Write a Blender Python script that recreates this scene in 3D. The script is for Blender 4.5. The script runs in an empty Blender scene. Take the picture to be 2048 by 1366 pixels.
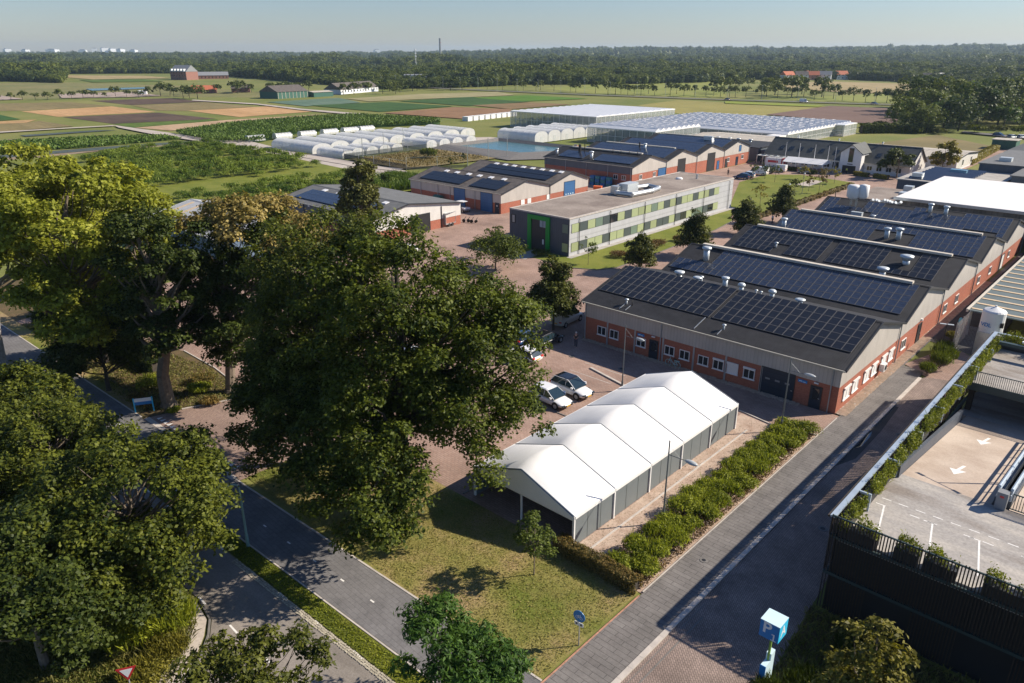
import bpy, math, random
import numpy as np
from mathutils import Vector, Matrix
random.seed(7)
SC = bpy.context.scene
COL = SC.collection

# ---------------------------------------------------------------- camera, light, exposure
cam_d = bpy.data.cameras.new('camera')
cam = bpy.data.objects.new('camera', cam_d); COL.objects.link(cam)
cam.location = (0.0, 0.0, 30.0)
cam.rotation_euler = (math.radians(90 - 21.366), 0.0, math.radians(42.7))
cam_d.sensor_width = 36.0
cam_d.lens = 36.0 * 1480.0 / 2048.0
cam_d.clip_start = 0.3
cam_d.clip_end = 40000.0
SC.camera = cam

SUN_AZ = math.radians(51.0)      # direction towards the sun, from +X counter-clockwise
SUN_EL = math.radians(34.0)
world = bpy.data.worlds.new('World'); SC.world = world
world.use_nodes = True
wn = world.node_tree
wn.nodes.clear()
w_out = wn.nodes.new('ShaderNodeOutputWorld')
w_bg = wn.nodes.new('ShaderNodeBackground')
w_sky = wn.nodes.new('ShaderNodeTexSky')
w_sky.sky_type = 'NISHITA'
w_sky.sun_disc = False
w_sky.sun_elevation = SUN_EL
w_sky.sun_rotation = math.radians(90.0) - SUN_AZ
w_sky.air_density = 1.15
w_sky.dust_density = 0.2
w_sky.ozone_density = 5.0
w_bg.inputs['Strength'].default_value = 0.063
w_tint = wn.nodes.new('ShaderNodeMix'); w_tint.data_type = 'RGBA'; w_tint.blend_type = 'MULTIPLY'; w_tint.inputs[0].default_value = 1.0
w_tint.inputs[7].default_value = (0.97, 1.0, 1.17, 1)      # the photograph's cool white balance, the same over the whole sky
wn.links.new(w_sky.outputs['Color'], w_tint.inputs[6]); wn.links.new(w_tint.outputs[2], w_bg.inputs['Color'])
wn.links.new(w_bg.outputs['Background'], w_out.inputs['Surface'])

sun_d = bpy.data.lights.new('sun', 'SUN')
sun = bpy.data.objects.new('sun', sun_d); COL.objects.link(sun)
sun_d.energy = 5.0
sun_d.angle = math.radians(0.55)
sun_d.color = (1.0, 0.90, 0.76)
sv = Vector((math.cos(SUN_EL)*math.cos(SUN_AZ), math.cos(SUN_EL)*math.sin(SUN_AZ), math.sin(SUN_EL)))
sun.rotation_euler = sv.to_track_quat('Z', 'Y').to_euler()
sun.location = (0, 0, 60)

SC.view_settings.view_transform = 'Standard'
SC.view_settings.look = 'None'
SC.view_settings.exposure = 0.6
SC.view_settings.gamma = 1.0
SC.view_settings.use_curve_mapping = False
SC.render.engine = 'CYCLES'
SC.cycles.max_bounces = 6
SC.cycles.diffuse_bounces = 2
SC.cycles.glossy_bounces = 2
SC.cycles.transmission_bounces = 4
SC.cycles.transparent_max_bounces = 8
SC.cycles.volume_bounces = 0
SC.cycles.use_denoising = True

# ---------------------------------------------------------------- helpers
def tag(o, label=None, cat=None, group=None, kind=None):
    if label: o['label'] = label
    if cat: o['category'] = cat
    if group: o['group'] = group
    if kind: o['kind'] = kind
    return o

def thing(name, label, cat, loc=(0, 0, 0), rz=0.0, group=None):
    o = bpy.data.objects.new(name, None); COL.objects.link(o)
    o.empty_display_size = 0.3
    o.location = loc; o.rotation_euler = (0, 0, rz)
    return tag(o, label, cat, group)

class MB:
    """collects simple shapes into ONE mesh"""
    def __init__(s): s.v = []; s.f = []
    def add(s, vs, fs):
        b = len(s.v); s.v.extend([tuple(p) for p in vs]); s.f.extend([tuple(i + b for i in f) for f in fs]); return s
    def box(s, x0, x1, y0, y1, z0, z1):
        return s.add([(x0,y0,z0),(x1,y0,z0),(x1,y1,z0),(x0,y1,z0),(x0,y0,z1),(x1,y0,z1),(x1,y1,z1),(x0,y1,z1)],
                     [(3,2,1,0),(4,5,6,7),(0,1,5,4),(1,2,6,5),(2,3,7,6),(3,0,4,7)])
    def cbox(s, c, d, rz=0.0):
        h = [k/2 for k in d]; ca, sa = math.cos(rz), math.sin(rz); vs = []
        for z in (-h[2], h[2]):
            for x, y in ((-h[0],-h[1]),(h[0],-h[1]),(h[0],h[1]),(-h[0],h[1])):
                vs.append((c[0]+x*ca-y*sa, c[1]+x*sa+y*ca, c[2]+z))
        return s.add(vs, [(3,2,1,0),(4,5,6,7),(0,1,5,4),(1,2,6,5),(2,3,7,6),(3,0,4,7)])
    def poly(s, pts, z0, z1):
        """vertical prism over a ccw polygon"""
        a = 0.0
        for i in range(len(pts)):
            x0, y0 = pts[i][:2]; x1, y1 = pts[(i+1) % len(pts)][:2]; a += x0*y1-x1*y0
        if a < 0: pts = list(reversed(pts))
        n = len(pts); vs = [(p[0], p[1], z0) for p in pts] + [(p[0], p[1], z1) for p in pts]
        fs = [tuple(range(n, 2*n)), tuple(range(n-1, -1, -1))]
        fs += [(i, (i+1) % n, n+(i+1) % n, n+i) for i in range(n)]
        return s.add(vs, fs)
    def sheet(s, pts, z):
        a = 0.0
        for i in range(len(pts)):
            x0, y0 = pts[i][:2]; x1, y1 = pts[(i+1) % len(pts)][:2]; a += x0*y1-x1*y0
        if a < 0: pts = list(reversed(pts))
        return s.add([(p[0], p[1], z) for p in pts], [tuple(range(len(pts)))])
    def quad(s, a, b, c, d): return s.add([a, b, c, d], [(0, 1, 2, 3)])
    def slab(s, a, b, c, d, t):
        """thick slab: four top corners (ccw from above), thickness t downwards along normal"""
        a, b, c, d = map(Vector, (a, b, c, d)); n = (b-a).cross(d-a).normalized()*t
        return s.add([a-n, b-n, c-n, d-n, a, b, c, d], [(3,2,1,0),(4,5,6,7),(0,1,5,4),(1,2,6,5),(2,3,7,6),(3,0,4,7)])
    def xprism(s, prof, x0, x1):
        """profile in (y,z), ccw seen from +x, extruded along x"""
        n = len(prof); vs = [(x0, p[0], p[1]) for p in prof] + [(x1, p[0], p[1]) for p in prof]
        fs = [tuple(range(n-1, -1, -1)), tuple(range(n, 2*n))] + [(i, (i+1) % n, n+(i+1) % n, n+i) for i in range(n)]
        return s.add(vs, fs)
    def yprism(s, prof, y0, y1):
        n = len(prof); vs = [(p[0], y0, p[1]) for p in prof] + [(p[0], y1, p[1]) for p in prof]
        fs = [tuple(range(n)), tuple(range(2*n-1, n-1, -1))] + [(i, n+i, n+(i+1) % n, (i+1) % n) for i in range(n)]
        return s.add(vs, fs)
    def tube(s, p, q, r0, r1=None, n=6, cap=True):
        r1 = r0 if r1 is None else r1
        p, q = Vector(p), Vector(q); d = (q-p)
        if d.length < 1e-6: return s
        d.normalize(); u = d.orthogonal().normalized(); w = d.cross(u)
        vs = []
        for c, r in ((p, r0), (q, r1)):
            for i in range(n):
                t = 2*math.pi*i/n; vs.append(c + u*(r*math.cos(t)) + w*(r*math.sin(t)))
        fs = [(i, (i+1) % n, n+(i+1) % n, n+i) for i in range(n)]
        if cap: fs += [tuple(range(n-1, -1, -1)), tuple(range(n, 2*n))]
        return s.add(vs, fs)
    def path(s, pts, r, n=6):
        for a, b in zip(pts[:-1], pts[1:]): s.tube(a, b, r, r, n)
        return s
    def lathe(s, prof, c=(0, 0, 0), n=16):
        """profile list of (r,z) from bottom to top"""
        vs = []; fs = []
        for r, z in prof:
            for i in range(n):
                t = 2*math.pi*i/n; vs.append((c[0]+r*math.cos(t), c[1]+r*math.sin(t), c[2]+z))
        for k in range(len(prof)-1):
            for i in range(n):
                fs.append((k*n+i, k*n+(i+1) % n, (k+1)*n+(i+1) % n, (k+1)*n+i))
        fs.append(tuple(range(n-1, -1, -1))); m = (len(prof)-1)*n; fs.append(tuple(range(m, m+n)))
        return s.add(vs, fs)
    def build(s, name, mat, parent=None, world=True, smooth=False):
        me = bpy.data.meshes.new(name); vs = s.v
        if parent is not None and world:
            L = parent_offset(parent); vs = [(v[0]-L[0], v[1]-L[1], v[2]-L[2]) for v in vs]
        me.from_pydata(vs, [], s.f); me.materials.append(mat)
        if smooth: me.polygons.foreach_set('use_smooth', [True]*len(me.polygons))
        me.update()
        o = bpy.data.objects.new(name, me); COL.objects.link(o)
        if parent is not None: o.parent = parent
        return o

def parent_offset(p):
    L = Vector((0, 0, 0))
    while p is not None:
        L += p.location; p = p.parent
    return L

def part(name, me_or_obj, parent, loc=(0, 0, 0), rot=(0, 0, 0)):
    """another object on shared mesh data, placed in parent space"""
    me = me_or_obj.data if hasattr(me_or_obj, 'data') else me_or_obj
    o = bpy.data.objects.new(name, me); COL.objects.link(o); o.parent = parent
    o.location = loc; o.rotation_euler = rot
    return o

def copy_tree(o, parent=None):
    c = o.copy(); COL.objects.link(c)
    if parent is not None: c.parent = parent
    for ch in list(KIDS.get(o.name, [])) or [k for k in o.children]:
        copy_tree(ch, c)
    return c
KIDS = {}

def dup(src, loc, rz=0.0, scale=None, label=None, group=None):
    c = copy_tree(src); c.location = loc; c.rotation_euler = (0, 0, rz)
    if scale is not None: c.scale = (scale,)*3 if isinstance(scale, (int, float)) else scale
    if label: c['label'] = label
    if group: c['group'] = group
    return c

ORD = ['first','second','third','fourth','fifth','sixth','seventh','eighth','ninth','tenth','eleventh','twelfth','thirteenth','fourteenth','fifteenth','sixteenth','seventeenth','eighteenth','nineteenth','twentieth']
def nth(i):
    if i < 20: return ORD[i]
    t = {2: 'twenty', 3: 'thirty', 4: 'forty', 5: 'fifty', 6: 'sixty'}[(i+1)//10]
    r = (i+1) % 10
    return (t[:-1]+'ieth') if r == 0 else t + '-' + ORD[r-1]

# ---------------------------------------------------------------- materials
class NT:
    def __init__(s, name):
        s.m = bpy.data.materials.new(name); s.m.use_nodes = True; s.t = s.m.node_tree; s.t.nodes.clear()
        s.out = s.t.nodes.new('ShaderNodeOutputMaterial')
    def n(s, typ, **kw):
        nd = s.t.nodes.new(typ)
        for k, v in kw.items():
            if k.startswith('i_'):
                key = k[2:].replace('_', ' ')
                nd.inputs[key].default_value = v
            else: setattr(nd, k, v)
        return nd
    def l(s, a, b): s.t.links.new(a, b)
    def coords(s, scale=(1, 1, 1), rot=(0, 0, 0), kind='Position'):
        if kind == 'Position': g = s.n('ShaderNodeNewGeometry').outputs['Position']
        else: g = s.n('ShaderNodeTexCoord').outputs[kind]
        mp = s.n('ShaderNodeMapping'); mp.inputs['Scale'].default_value = scale; mp.inputs['Rotation'].default_value = rot
        s.l(g, mp.inputs['Vector']); return mp.outputs['Vector']
    def noise(s, vec, scale, detail=4, rough=0.55):
        nd = s.n('ShaderNodeTexNoise'); nd.inputs['Scale'].default_value = scale; nd.inputs['Detail'].default_value = detail
        nd.inputs['Roughness'].default_value = rough; s.l(vec, nd.inputs['Vector']); return nd.outputs['Fac']
    def ramp(s, fac, stops):
        r = s.n('ShaderNodeValToRGB'); e = r.color_ramp.elements
        while len(e) < len(stops): e.new(0.5)
        for el, (p, c) in zip(e, stops): el.position = p; el.color = (*c, 1)
        s.l(fac, r.inputs['Fac']); return r.outputs['Color']
    def mix(s, fac, a, b, mode='MIX'):
        m = s.n('ShaderNodeMix'); m.data_type = 'RGBA'; m.blend_type = mode
        for sock, v in ((m.inputs[0], fac), (m.inputs[6], a), (m.inputs[7], b)):
            if isinstance(v, (int, float)): sock.default_value = v
            elif isinstance(v, tuple): sock.default_value = (*v, 1)
            else: s.l(v, sock)
        return m.outputs[2]
    def math(s, op, a, b=0.0):
        m = s.n('ShaderNodeMath'); m.operation = op
        for sock, v in ((m.inputs[0], a), (m.inputs[1], b)):
            if isinstance(v, (int, float)): sock.default_value = v
            else: s.l(v, sock)
        return m.outputs[0]
    def bsdf(s, color, rough=0.7, metal=0.0, spec=0.5, bump=None, bstr=0.3, bdist=0.02, coat=0.0):
        b = s.n('ShaderNodeBsdfPrincipled')
        for key, v in (('Base Color', color), ('Roughness', rough), ('Metallic', metal), ('Specular IOR Level', spec), ('Coat Weight', coat)):
            if isinstance(v, (int, float)): b.inputs[key].default_value = v
            elif isinstance(v, tuple): b.inputs[key].default_value = (*v, 1)
            else: s.l(v, b.inputs[key])
        if bump is not None:
            bp = s.n('ShaderNodeBump'); bp.inputs['Strength'].default_value = bstr; bp.inputs['Distance'].default_value = bdist
            s.l(bump, bp.inputs['Height']); s.l(bp.outputs['Normal'], b.inputs['Normal'])
        s.l(b.outputs['BSDF'], s.out.inputs['Surface']); return b

M = {}
def plain(name, col, rough=0.6, metal=0.0, var=0.12, scale=1.5, bump=0.0, spec=0.5, coat=0.0):
    t = NT(name); v = t.coords()
    f = t.noise(v, scale, 5, 0.6)
    lo = tuple(c*(1-var) for c in col); hi = tuple(min(1, c*(1+var)) for c in col)
    c = t.ramp(f, [(0.25, lo), (0.75, hi)])
    t.bsdf(c, rough, metal, spec, f if bump else None, bump, 0.02, coat)
    M[name] = t.m; return t.m

def two(name, a, b, scale, rough=0.85, c=None, fine=12.0, finevar=0.25, bump=0.25, lo=0.35, hi=0.65, bdist=0.03, stretch=(1, 1, 1)):
    """patchy ground: two (three) colours mixed by large noise, fine grain on top"""
    t = NT(name); v = t.coords(stretch)
    f = t.noise(v, scale, 6, 0.6); g = t.noise(t.coords((0.10, 1.6, 1) if name.startswith('f_') else (1, 1, 1)), fine, 5, 0.65)
    if name.startswith('f_'): finevar = min(0.5, finevar*1.5)
    stops = [(lo, a), (hi, b)] if c is None else [(lo, a), ((lo+hi)/2, c), (hi, b)]
    base = t.ramp(f, stops)
    col = t.mix(1.0, base, t.ramp(g, [(0.3, (1-finevar,)*3), (0.7, (1+finevar*0.4,)*3)]), 'MULTIPLY')
    t.bsdf(col, rough, 0, 0.2, g, bump, bdist)
    M[name] = t.m; return t.m

def brickmat(name, c1, c2, mortar, bw, bh, ms=0.012, rz=0.0, plane='xy', rough=0.85, blotch=0.25, squash=1.0, bump=0.4, offset=0.5, patch=0.35):
    t = NT(name)
    if plane == 'wall':    # object wall: u = x+y, v = z
        g = t.n('ShaderNodeNewGeometry').outputs['Position']; sp = t.n('ShaderNodeSeparateXYZ'); t.l(g, sp.inputs[0])
        cb = t.n('ShaderNodeCombineXYZ'); t.l(t.math('ADD', sp.outputs[0], sp.outputs[1]), cb.inputs[0]); t.l(sp.outputs[2], cb.inputs[1])
        v = cb.outputs[0]
    else: v = t.coords(rot=(0, 0, rz))
    b = t.n('ShaderNodeTexBrick'); t.l(v, b.inputs['Vector'])
    b.inputs['Color1'].default_value = (*c1, 1); b.inputs['Color2'].default_value = (*c2, 1); b.inputs['Mortar'].default_value = (*mortar, 1)
    b.inputs['Scale'].default_value = 1.0; b.inputs['Brick Width'].default_value = bw; b.inputs['Row Height'].default_value = bh
    b.inputs['Mortar Size'].default_value = ms; b.inputs['Mortar Smooth'].default_value = 0.2; b.offset = offset
    f = t.noise(t.coords(), patch, 5, 0.6); g2 = t.noise(t.coords(), 7.0, 4, 0.6)
    c = t.mix(1.0, b.outputs['Color'], t.ramp(f, [(0.3, (1-blotch,)*3), (0.7, (1+blotch*0.5,)*3)]), 'MULTIPLY')
    c = t.mix(1.0, c, t.ramp(g2, [(0.3, (0.86,)*3), (0.7, (1.08,)*3)]), 'MULTIPLY')
    inv = t.math('SUBTRACT', 1.0, b.outputs['Fac'])
    t.bsdf(c, rough, 0, 0.25, inv, bump, 0.01)
    M[name] = t.m; return t.m

def ribmat(name, col, pitch=0.25, axis='u', rough=0.55, var=0.12, bstr=0.6, metal=0.0, streak=0.15, dist=0.03):
    """profiled sheet: ribs by bump. axis u = run along (x+y) so ribs are vertical; z = horizontal boards; x / y = across that axis"""
    t = NT(name)
    g = t.n('ShaderNodeNewGeometry').outputs['Position']; sp = t.n('ShaderNodeSeparateXYZ'); t.l(g, sp.inputs[0])
    u = {'u': t.math('ADD', sp.outputs[0], sp.outputs[1]), 'z': sp.outputs[2], 'x': sp.outputs[0], 'y': sp.outputs[1]}[axis]
    ph = t.math('FRACT', t.math('DIVIDE', u, pitch))
    tri = t.math('ABSOLUTE', t.math('SUBTRACT', ph, 0.5))
    rib = t.math('MINIMUM', t.math('MULTIPLY', tri, 6.0), 1.0)
    f = t.noise(t.coords((1, 1, 0.35)), 0.9, 6, 0.65)
    c = t.ramp(f, [(0.3, tuple(k*(1-var-streak*0.5) for k in col)), (0.7, tuple(min(1, k*(1+var)) for k in col))])
    c = t.mix(1.0, c, t.ramp(rib, [(0.0, (0.8,)*3), (0.8, (1.0,)*3)]), 'MULTIPLY')
    t.bsdf(c, rough, metal, 0.4, rib, bstr, dist)
    M[name] = t.m; return t.m

def leafmat(name, dark, light, trans=0.35, rough=0.55, third=None, lump=0.25):
    t = NT(name)
    g = t.n('ShaderNodeNewGeometry'); r = g.outputs['Random Per Island']
    f = t.noise(t.coords(), lump, 3, 0.5)
    k = t.math('ADD', t.math('MULTIPLY', r, 0.7), t.math('MULTIPLY', t.math('SUBTRACT', f, 0.35), 0.9))
    if lump < 0.1:      # far trees: each one its own tone
        oi = t.n('ShaderNodeObjectInfo'); k = t.math('ADD', k, t.math('MULTIPLY', t.math('SUBTRACT', oi.outputs['Random'], 0.5), 0.75))
    stops = [(0.1, dark), (0.85, light)] + ([(1.0, third)] if third else [])
    c = t.ramp(k, stops)
    d = t.n('ShaderNodeBsdfPrincipled'); t.l(c, d.inputs['Base Color']); d.inputs['Roughness'].default_value = rough
    d.inputs['Specular IOR Level'].default_value = 0.22
    tr = t.n('ShaderNodeBsdfTranslucent'); t.l(t.mix(1.0, c, (1.0, 1.0, 0.55), 'MULTIPLY'), tr.inputs['Color'])
    mx = t.n('ShaderNodeMixShader'); mx.inputs[0].default_value = trans
    t.l(d.outputs[0], mx.inputs[1]); t.l(tr.outputs[0], mx.inputs[2]); t.l(mx.outputs[0], t.out.inputs['Surface'])
    M[name] = t.m; return t.m

def glass(name, col, rough=0.08, spec=0.8):
    t = NT(name); t.bsdf(col, rough, 0.0, spec); M[name] = t.m; return t.m

# grounds
two('grass_far', (0.14, 0.17, 0.035), (0.24, 0.23, 0.07), 0.02, fine=1.5)
two('lawn_dry', (0.15, 0.175, 0.03), (0.36, 0.26, 0.13), 0.16, c=(0.26, 0.23, 0.07), fine=9, finevar=0.45, bump=0.7, lo=0.38, hi=0.60)
two('lawn', (0.14, 0.17, 0.022), (0.21, 0.22, 0.04), 0.25, fine=6, finevar=0.3, bump=0.5)
two('grass_verge', (0.10, 0.125, 0.018), (0.16, 0.165, 0.03), 0.5, fine=10, finevar=0.4, bump=0.7)
two('soil_verge', (0.10, 0.085, 0.035), (0.17, 0.115, 0.06), 0.5, fine=8, finevar=0.4, bump=0.7)
two('sand', (0.40, 0.285, 0.215), (0.54, 0.42, 0.33), 0.8, c=(0.48, 0.36, 0.28), fine=9, finevar=0.3, bump=0.5)
two('asphalt_warm', (0.21, 0.185, 0.16), (0.32, 0.28, 0.245), 0.35, fine=14, finevar=0.28, bump=0.2, c=(0.27, 0.24, 0.21), stretch=(0.5, 1.3, 1))
two('asphalt_far', (0.13, 0.125, 0.12), (0.17, 0.16, 0.155), 0.2, fine=3, finevar=0.15)
two('asphalt_dark', (0.055, 0.055, 0.055), (0.085, 0.08, 0.078), 0.4, fine=10, finevar=0.25)
two('gravel', (0.42, 0.36, 0.31), (0.52, 0.46, 0.40), 0.15, fine=6, finevar=0.2)
two('concrete', (0.36, 0.335, 0.30), (0.48, 0.45, 0.41), 0.7, fine=8, finevar=0.18)
two('deck_concrete', (0.27, 0.235, 0.205), (0.49, 0.45, 0.40), 0.30, c=(0.38, 0.355, 0.33), fine=6, finevar=0.25, stretch=(0.5, 1.8, 1))
two('ramp_concrete', (0.40, 0.315, 0.25), (0.55, 0.46, 0.38), 0.25, fine=8, finevar=0.14)
two('flat_roof', (0.24, 0.195, 0.165), (0.37, 0.31, 0.265), 0.22, c=(0.31, 0.26, 0.22), fine=4, finevar=0.3)
brickmat('yard_brick', (0.36, 0.235, 0.185), (0.42, 0.29, 0.235), (0.26, 0.19, 0.15), 0.42, 0.21, 0.02, 0.0, blotch=0.34, patch=0.18)
brickmat('road_brick', (0.27, 0.205, 0.175), (0.33, 0.25, 0.215), (0.13, 0.105, 0.09), 0.24, 0.12, 0.015, math.radians(45), blotch=0.34, patch=0.5)
brickmat('entry_brick', (0.29, 0.20, 0.165), (0.35, 0.25, 0.20), (0.18, 0.13, 0.11), 0.24, 0.12, 0.012, math.radians(45), blotch=0.2)
brickmat('footpath_tile', (0.185, 0.17, 0.16), (0.205, 0.19, 0.178), (0.085, 0.078, 0.074), 1.3, 0.36, 0.016, 0.0, blotch=0.26, offset=0.5, patch=0.7)
brickmat('bike_tile', (0.175, 0.168, 0.168), (0.195, 0.188, 0.188), (0.13, 0.125, 0.124), 0.6, 0.3, 0.014, math.radians(2), blotch=0.24, patch=0.6)
brickmat('facade_brick', (0.36, 0.105, 0.065), (0.43, 0.14, 0.085), (0.38, 0.22, 0.16), 0.22, 0.072, 0.008, plane='wall', blotch=0.12, bump=0.3)
plain('kerb', (0.50, 0.45, 0.40), 0.85, var=0.2, scale=1.5, bump=0.3)
plain('kerb_dark', (0.16, 0.15, 0.14), 0.9, var=0.2)
plain('kerb_red', (0.42, 0.22, 0.14), 0.9, var=0.35, scale=3)
plain('paint', (0.78, 0.76, 0.72), 0.6, var=0.12, scale=6)
plain('cobble', (0.42, 0.38, 0.29), 0.9, var=0.4, scale=4, bump=0.5)
# fields
two('f_dull', (0.20, 0.165, 0.07), (0.27, 0.21, 0.095), 0.03, fine=0.8, stretch=(0.3, 2, 1))
two('f_orange', (0.47, 0.28, 0.125), (0.57, 0.35, 0.17), 0.03, fine=0.8, finevar=0.3, stretch=(0.3, 2, 1))
two('f_orange2', (0.40, 0.25, 0.11), (0.47, 0.30, 0.14), 0.05, fine=0.8)
two('f_sand', (0.42, 0.285, 0.17), (0.54, 0.38, 0.24), 0.05, fine=0.8)
two('f_brown', (0.09, 0.062, 0.045), (0.135, 0.09, 0.062), 0.04, fine=0.6, finevar=0.4)
two('f_plough', (0.165, 0.105, 0.08), (0.205, 0.135, 0.105), 0.02, fine=0.5, finevar=0.15)
two('f_green', (0.07, 0.13, 0.02), (0.125, 0.18, 0.03), 0.06, fine=0.8, finevar=0.4, stretch=(0.4, 2, 1))
two('f_green2', (0.04, 0.10, 0.02), (0.06, 0.13, 0.025), 0.06, fine=0.8)
two('f_corn', (0.032, 0.085, 0.014), (0.06, 0.125, 0.022), 0.15, fine=0.9, finevar=0.5, bump=1.0, bdist=0.6)
two('f_corn2', (0.045, 0.10, 0.022), (0.06, 0.12, 0.028), 0.04, fine=0.7, finevar=0.35)
two('f_bright', (0.085, 0.18, 0.015), (0.105, 0.21, 0.02), 0.04, fine=0.7)
two('f_bright2', (0.22, 0.27, 0.03), (0.27, 0.31, 0.045), 0.04, fine=0.7)
two('f_teal', (0.10, 0.17, 0.115), (0.14, 0.20, 0.14), 0.04, fine=0.7)
two('f_pale', (0.30, 0.27, 0.13), (0.37, 0.32, 0.165), 0.03, fine=0.7)
two('f_pale2', (0.33, 0.26, 0.12), (0.42, 0.32, 0.16), 0.03, fine=0.5)
two('f_yellow', (0.26, 0.235, 0.07), (0.32, 0.28, 0.085), 0.03, fine=0.5, finevar=0.2)
two('f_meadow2', (0.20, 0.235, 0.045), (0.29, 0.29, 0.075), 0.02, fine=0.5)
two('f_meadow3', (0.17, 0.18, 0.06), (0.25, 0.22, 0.09), 0.02, fine=0.5)
two('f_redsoil', (0.25, 0.145, 0.075), (0.31, 0.18, 0.095), 0.04, fine=0.7, finevar=0.4)
two('f_redsoil2', (0.20, 0.14, 0.065), (0.26, 0.17, 0.08), 0.04, fine=0.7)
two('f_net', (0.07, 0.09, 0.085), (0.10, 0.12, 0.11), 0.1, fine=0.8)
two('f_bare', (0.26, 0.20, 0.13), (0.34, 0.26, 0.17), 0.05, fine=0.8)
two('f_pink', (0.38, 0.30, 0.25), (0.44, 0.35, 0.29), 0.05, fine=0.8)
# buildings
ribmat('clad_light', (0.50, 0.465, 0.42), 0.3, 'u', 0.6, 0.06, 0.35)
ribmat('clad_beige', (0.49, 0.455, 0.41), 0.36, 'u', 0.6, 0.07, 0.35)
ribmat('clad_white', (0.68, 0.66, 0.62), 0.3, 'u', 0.6, 0.06, 0.3)
ribmat('clad_grey', (0.40, 0.40, 0.41), 0.3, 'u', 0.5, 0.05, 0.3)
ribmat('clad_anthracite', (0.085, 0.10, 0.125), 0.45, 'u', 0.5, 0.08, 0.3)
ribmat('clad_dark', (0.11, 0.13, 0.155), 0.3, 'u', 0.5, 0.08, 0.3)
ribmat('clad_blue', (0.14, 0.20, 0.28), 0.3, 'u', 0.5, 0.08, 0.3)
ribmat('clad_panel', (0.50, 0.505, 0.52), 1.1, 'z', 0.5, 0.04, 0.2, dist=0.01)
ribmat('roof_dark', (0.023, 0.023, 0.026), 0.2, 'x', 0.7, 0.3, 0.5, streak=0.5)
ribmat('roof_brown', (0.135, 0.115, 0.10), 0.25, 'x', 0.75, 0.2, 0.6, streak=0.5)
ribmat('roof_grey', (0.16, 0.16, 0.155), 0.25, 'x', 0.7, 0.15, 0.6)
ribmat('roof_silver', (0.50, 0.50, 0.49), 0.25, 'x', 0.45, 0.12, 0.5)
ribmat('roof_slate', (0.085, 0.09, 0.085), 0.3, 'x', 0.7, 0.12, 0.3, streak=0.4)
ribmat('roof_beige', (0.50, 0.45, 0.37), 1.2, 'x', 0.7, 0.2, 0.3)
ribmat('roof_rust', (0.27, 0.22, 0.17), 0.9, 'x', 0.8, 0.3, 0.4, streak=0.6)
ribmat('door_blue', (0.035, 0.13, 0.30), 0.5, 'z', 0.45, 0.06, 0.3)
ribmat('door_navy', (0.02, 0.035, 0.06), 0.5, 'z', 0.4, 0.06, 0.3)
plain('trim_dark', (0.03, 0.032, 0.036), 0.5)
plain('trim_light', (0.60, 0.54, 0.45), 0.6)
plain('trim_white', (0.78, 0.77, 0.75), 0.5, var=0.05)
plain('gutter', (0.42, 0.40, 0.34), 0.5)
plain('pipe_grey', (0.36, 0.39, 0.41), 0.4, 0.3)
plain('galvanised', (0.50, 0.52, 0.53), 0.35, 0.6, var=0.15, scale=5)
plain('vent_metal', (0.58, 0.62, 0.63), 0.4, 0.35, var=0.12, scale=6)
plain('lamp_grey', (0.13, 0.15, 0.16), 0.45, 0.3)
plain('lamp_head', (0.38, 0.40, 0.40), 0.35)
plain('lamp_green', (0.20, 0.34, 0.33), 0.5)
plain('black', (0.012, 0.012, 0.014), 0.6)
plain('rubber', (0.02, 0.02, 0.02), 0.8)
plain('white_fabric', (0.80, 0.79, 0.765), 0.6, var=0.045, scale=0.8, bump=0.25)
plain('tent_wall', (0.155, 0.175, 0.18), 0.6, var=0.05)
plain('white_roof', (0.80, 0.77, 0.73), 0.6, var=0.03, scale=0.3)
plain('green_frame', (0.0, 0.28, 0.035), 0.5, var=0.05)
plain('pale_green', (0.36, 0.41, 0.22), 0.5, var=0.04)
plain('olive_panel', (0.30, 0.34, 0.18), 0.5, var=0.04)
plain('sage_panel', (0.16, 0.22, 0.17), 0.4, var=0.04)
plain('grey_panel', (0.075, 0.095, 0.095), 0.4, var=0.04)
plain('wood_dark', (0.04, 0.028, 0.02), 0.8, var=0.3, scale=3)
plain('rail_blue', (0.40, 0.47, 0.54), 0.4, 0.2)
plain('rail_teal', (0.035, 0.06, 0.06), 0.5, 0.1)
plain('stripe_green', (0.115, 0.145, 0.145), 0.6, var=0.15, scale=0.8)
plain('stripe_beige', (0.62, 0.47, 0.30), 0.7, var=0.1)
plain('sign_blue', (0.012, 0.20, 0.52), 0.4, var=0.03)
plain('sign_cyan', (0.05, 0.52, 0.80), 0.4, var=0.03)
plain('sign_pale', (0.60, 0.78, 0.84), 0.4, var=0.05)
plain('sign_white', (0.80, 0.80, 0.80), 0.4, var=0.02)
plain('sign_red', (0.55, 0.03, 0.04), 0.4, var=0.03)
plain('pole_lime', (0.22, 0.36, 0.06), 0.5, var=0.05)
plain('car_white', (0.80, 0.80, 0.80), 0.25, 0.0, var=0.02, coat=0.7)
plain('car_black', (0.012, 0.013, 0.016), 0.25, 0.0, var=0.02, coat=0.8)
plain('car_blue', (0.02, 0.06, 0.16), 0.25, 0.0, var=0.02, coat=0.7)
plain('car_silver', (0.36, 0.38, 0.40), 0.3, 0.6, var=0.02, coat=0.5)
plain('car_cream', (0.55, 0.55, 0.48), 0.35, 0.0, var=0.02, coat=0.4)
plain('car_red', (0.40, 0.02, 0.04), 0.35, 0.0, var=0.02, coat=0.4)
plain('plate', (0.75, 0.42, 0.05), 0.5)
plain('tail_light', (0.65, 0.03, 0.02), 0.3)
plain('bike_mint', (0.40, 0.62, 0.60), 0.4)
plain('skin', (0.48, 0.27, 0.19), 0.6)
plain('cloth_black', (0.02, 0.02, 0.024), 0.9)
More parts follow.
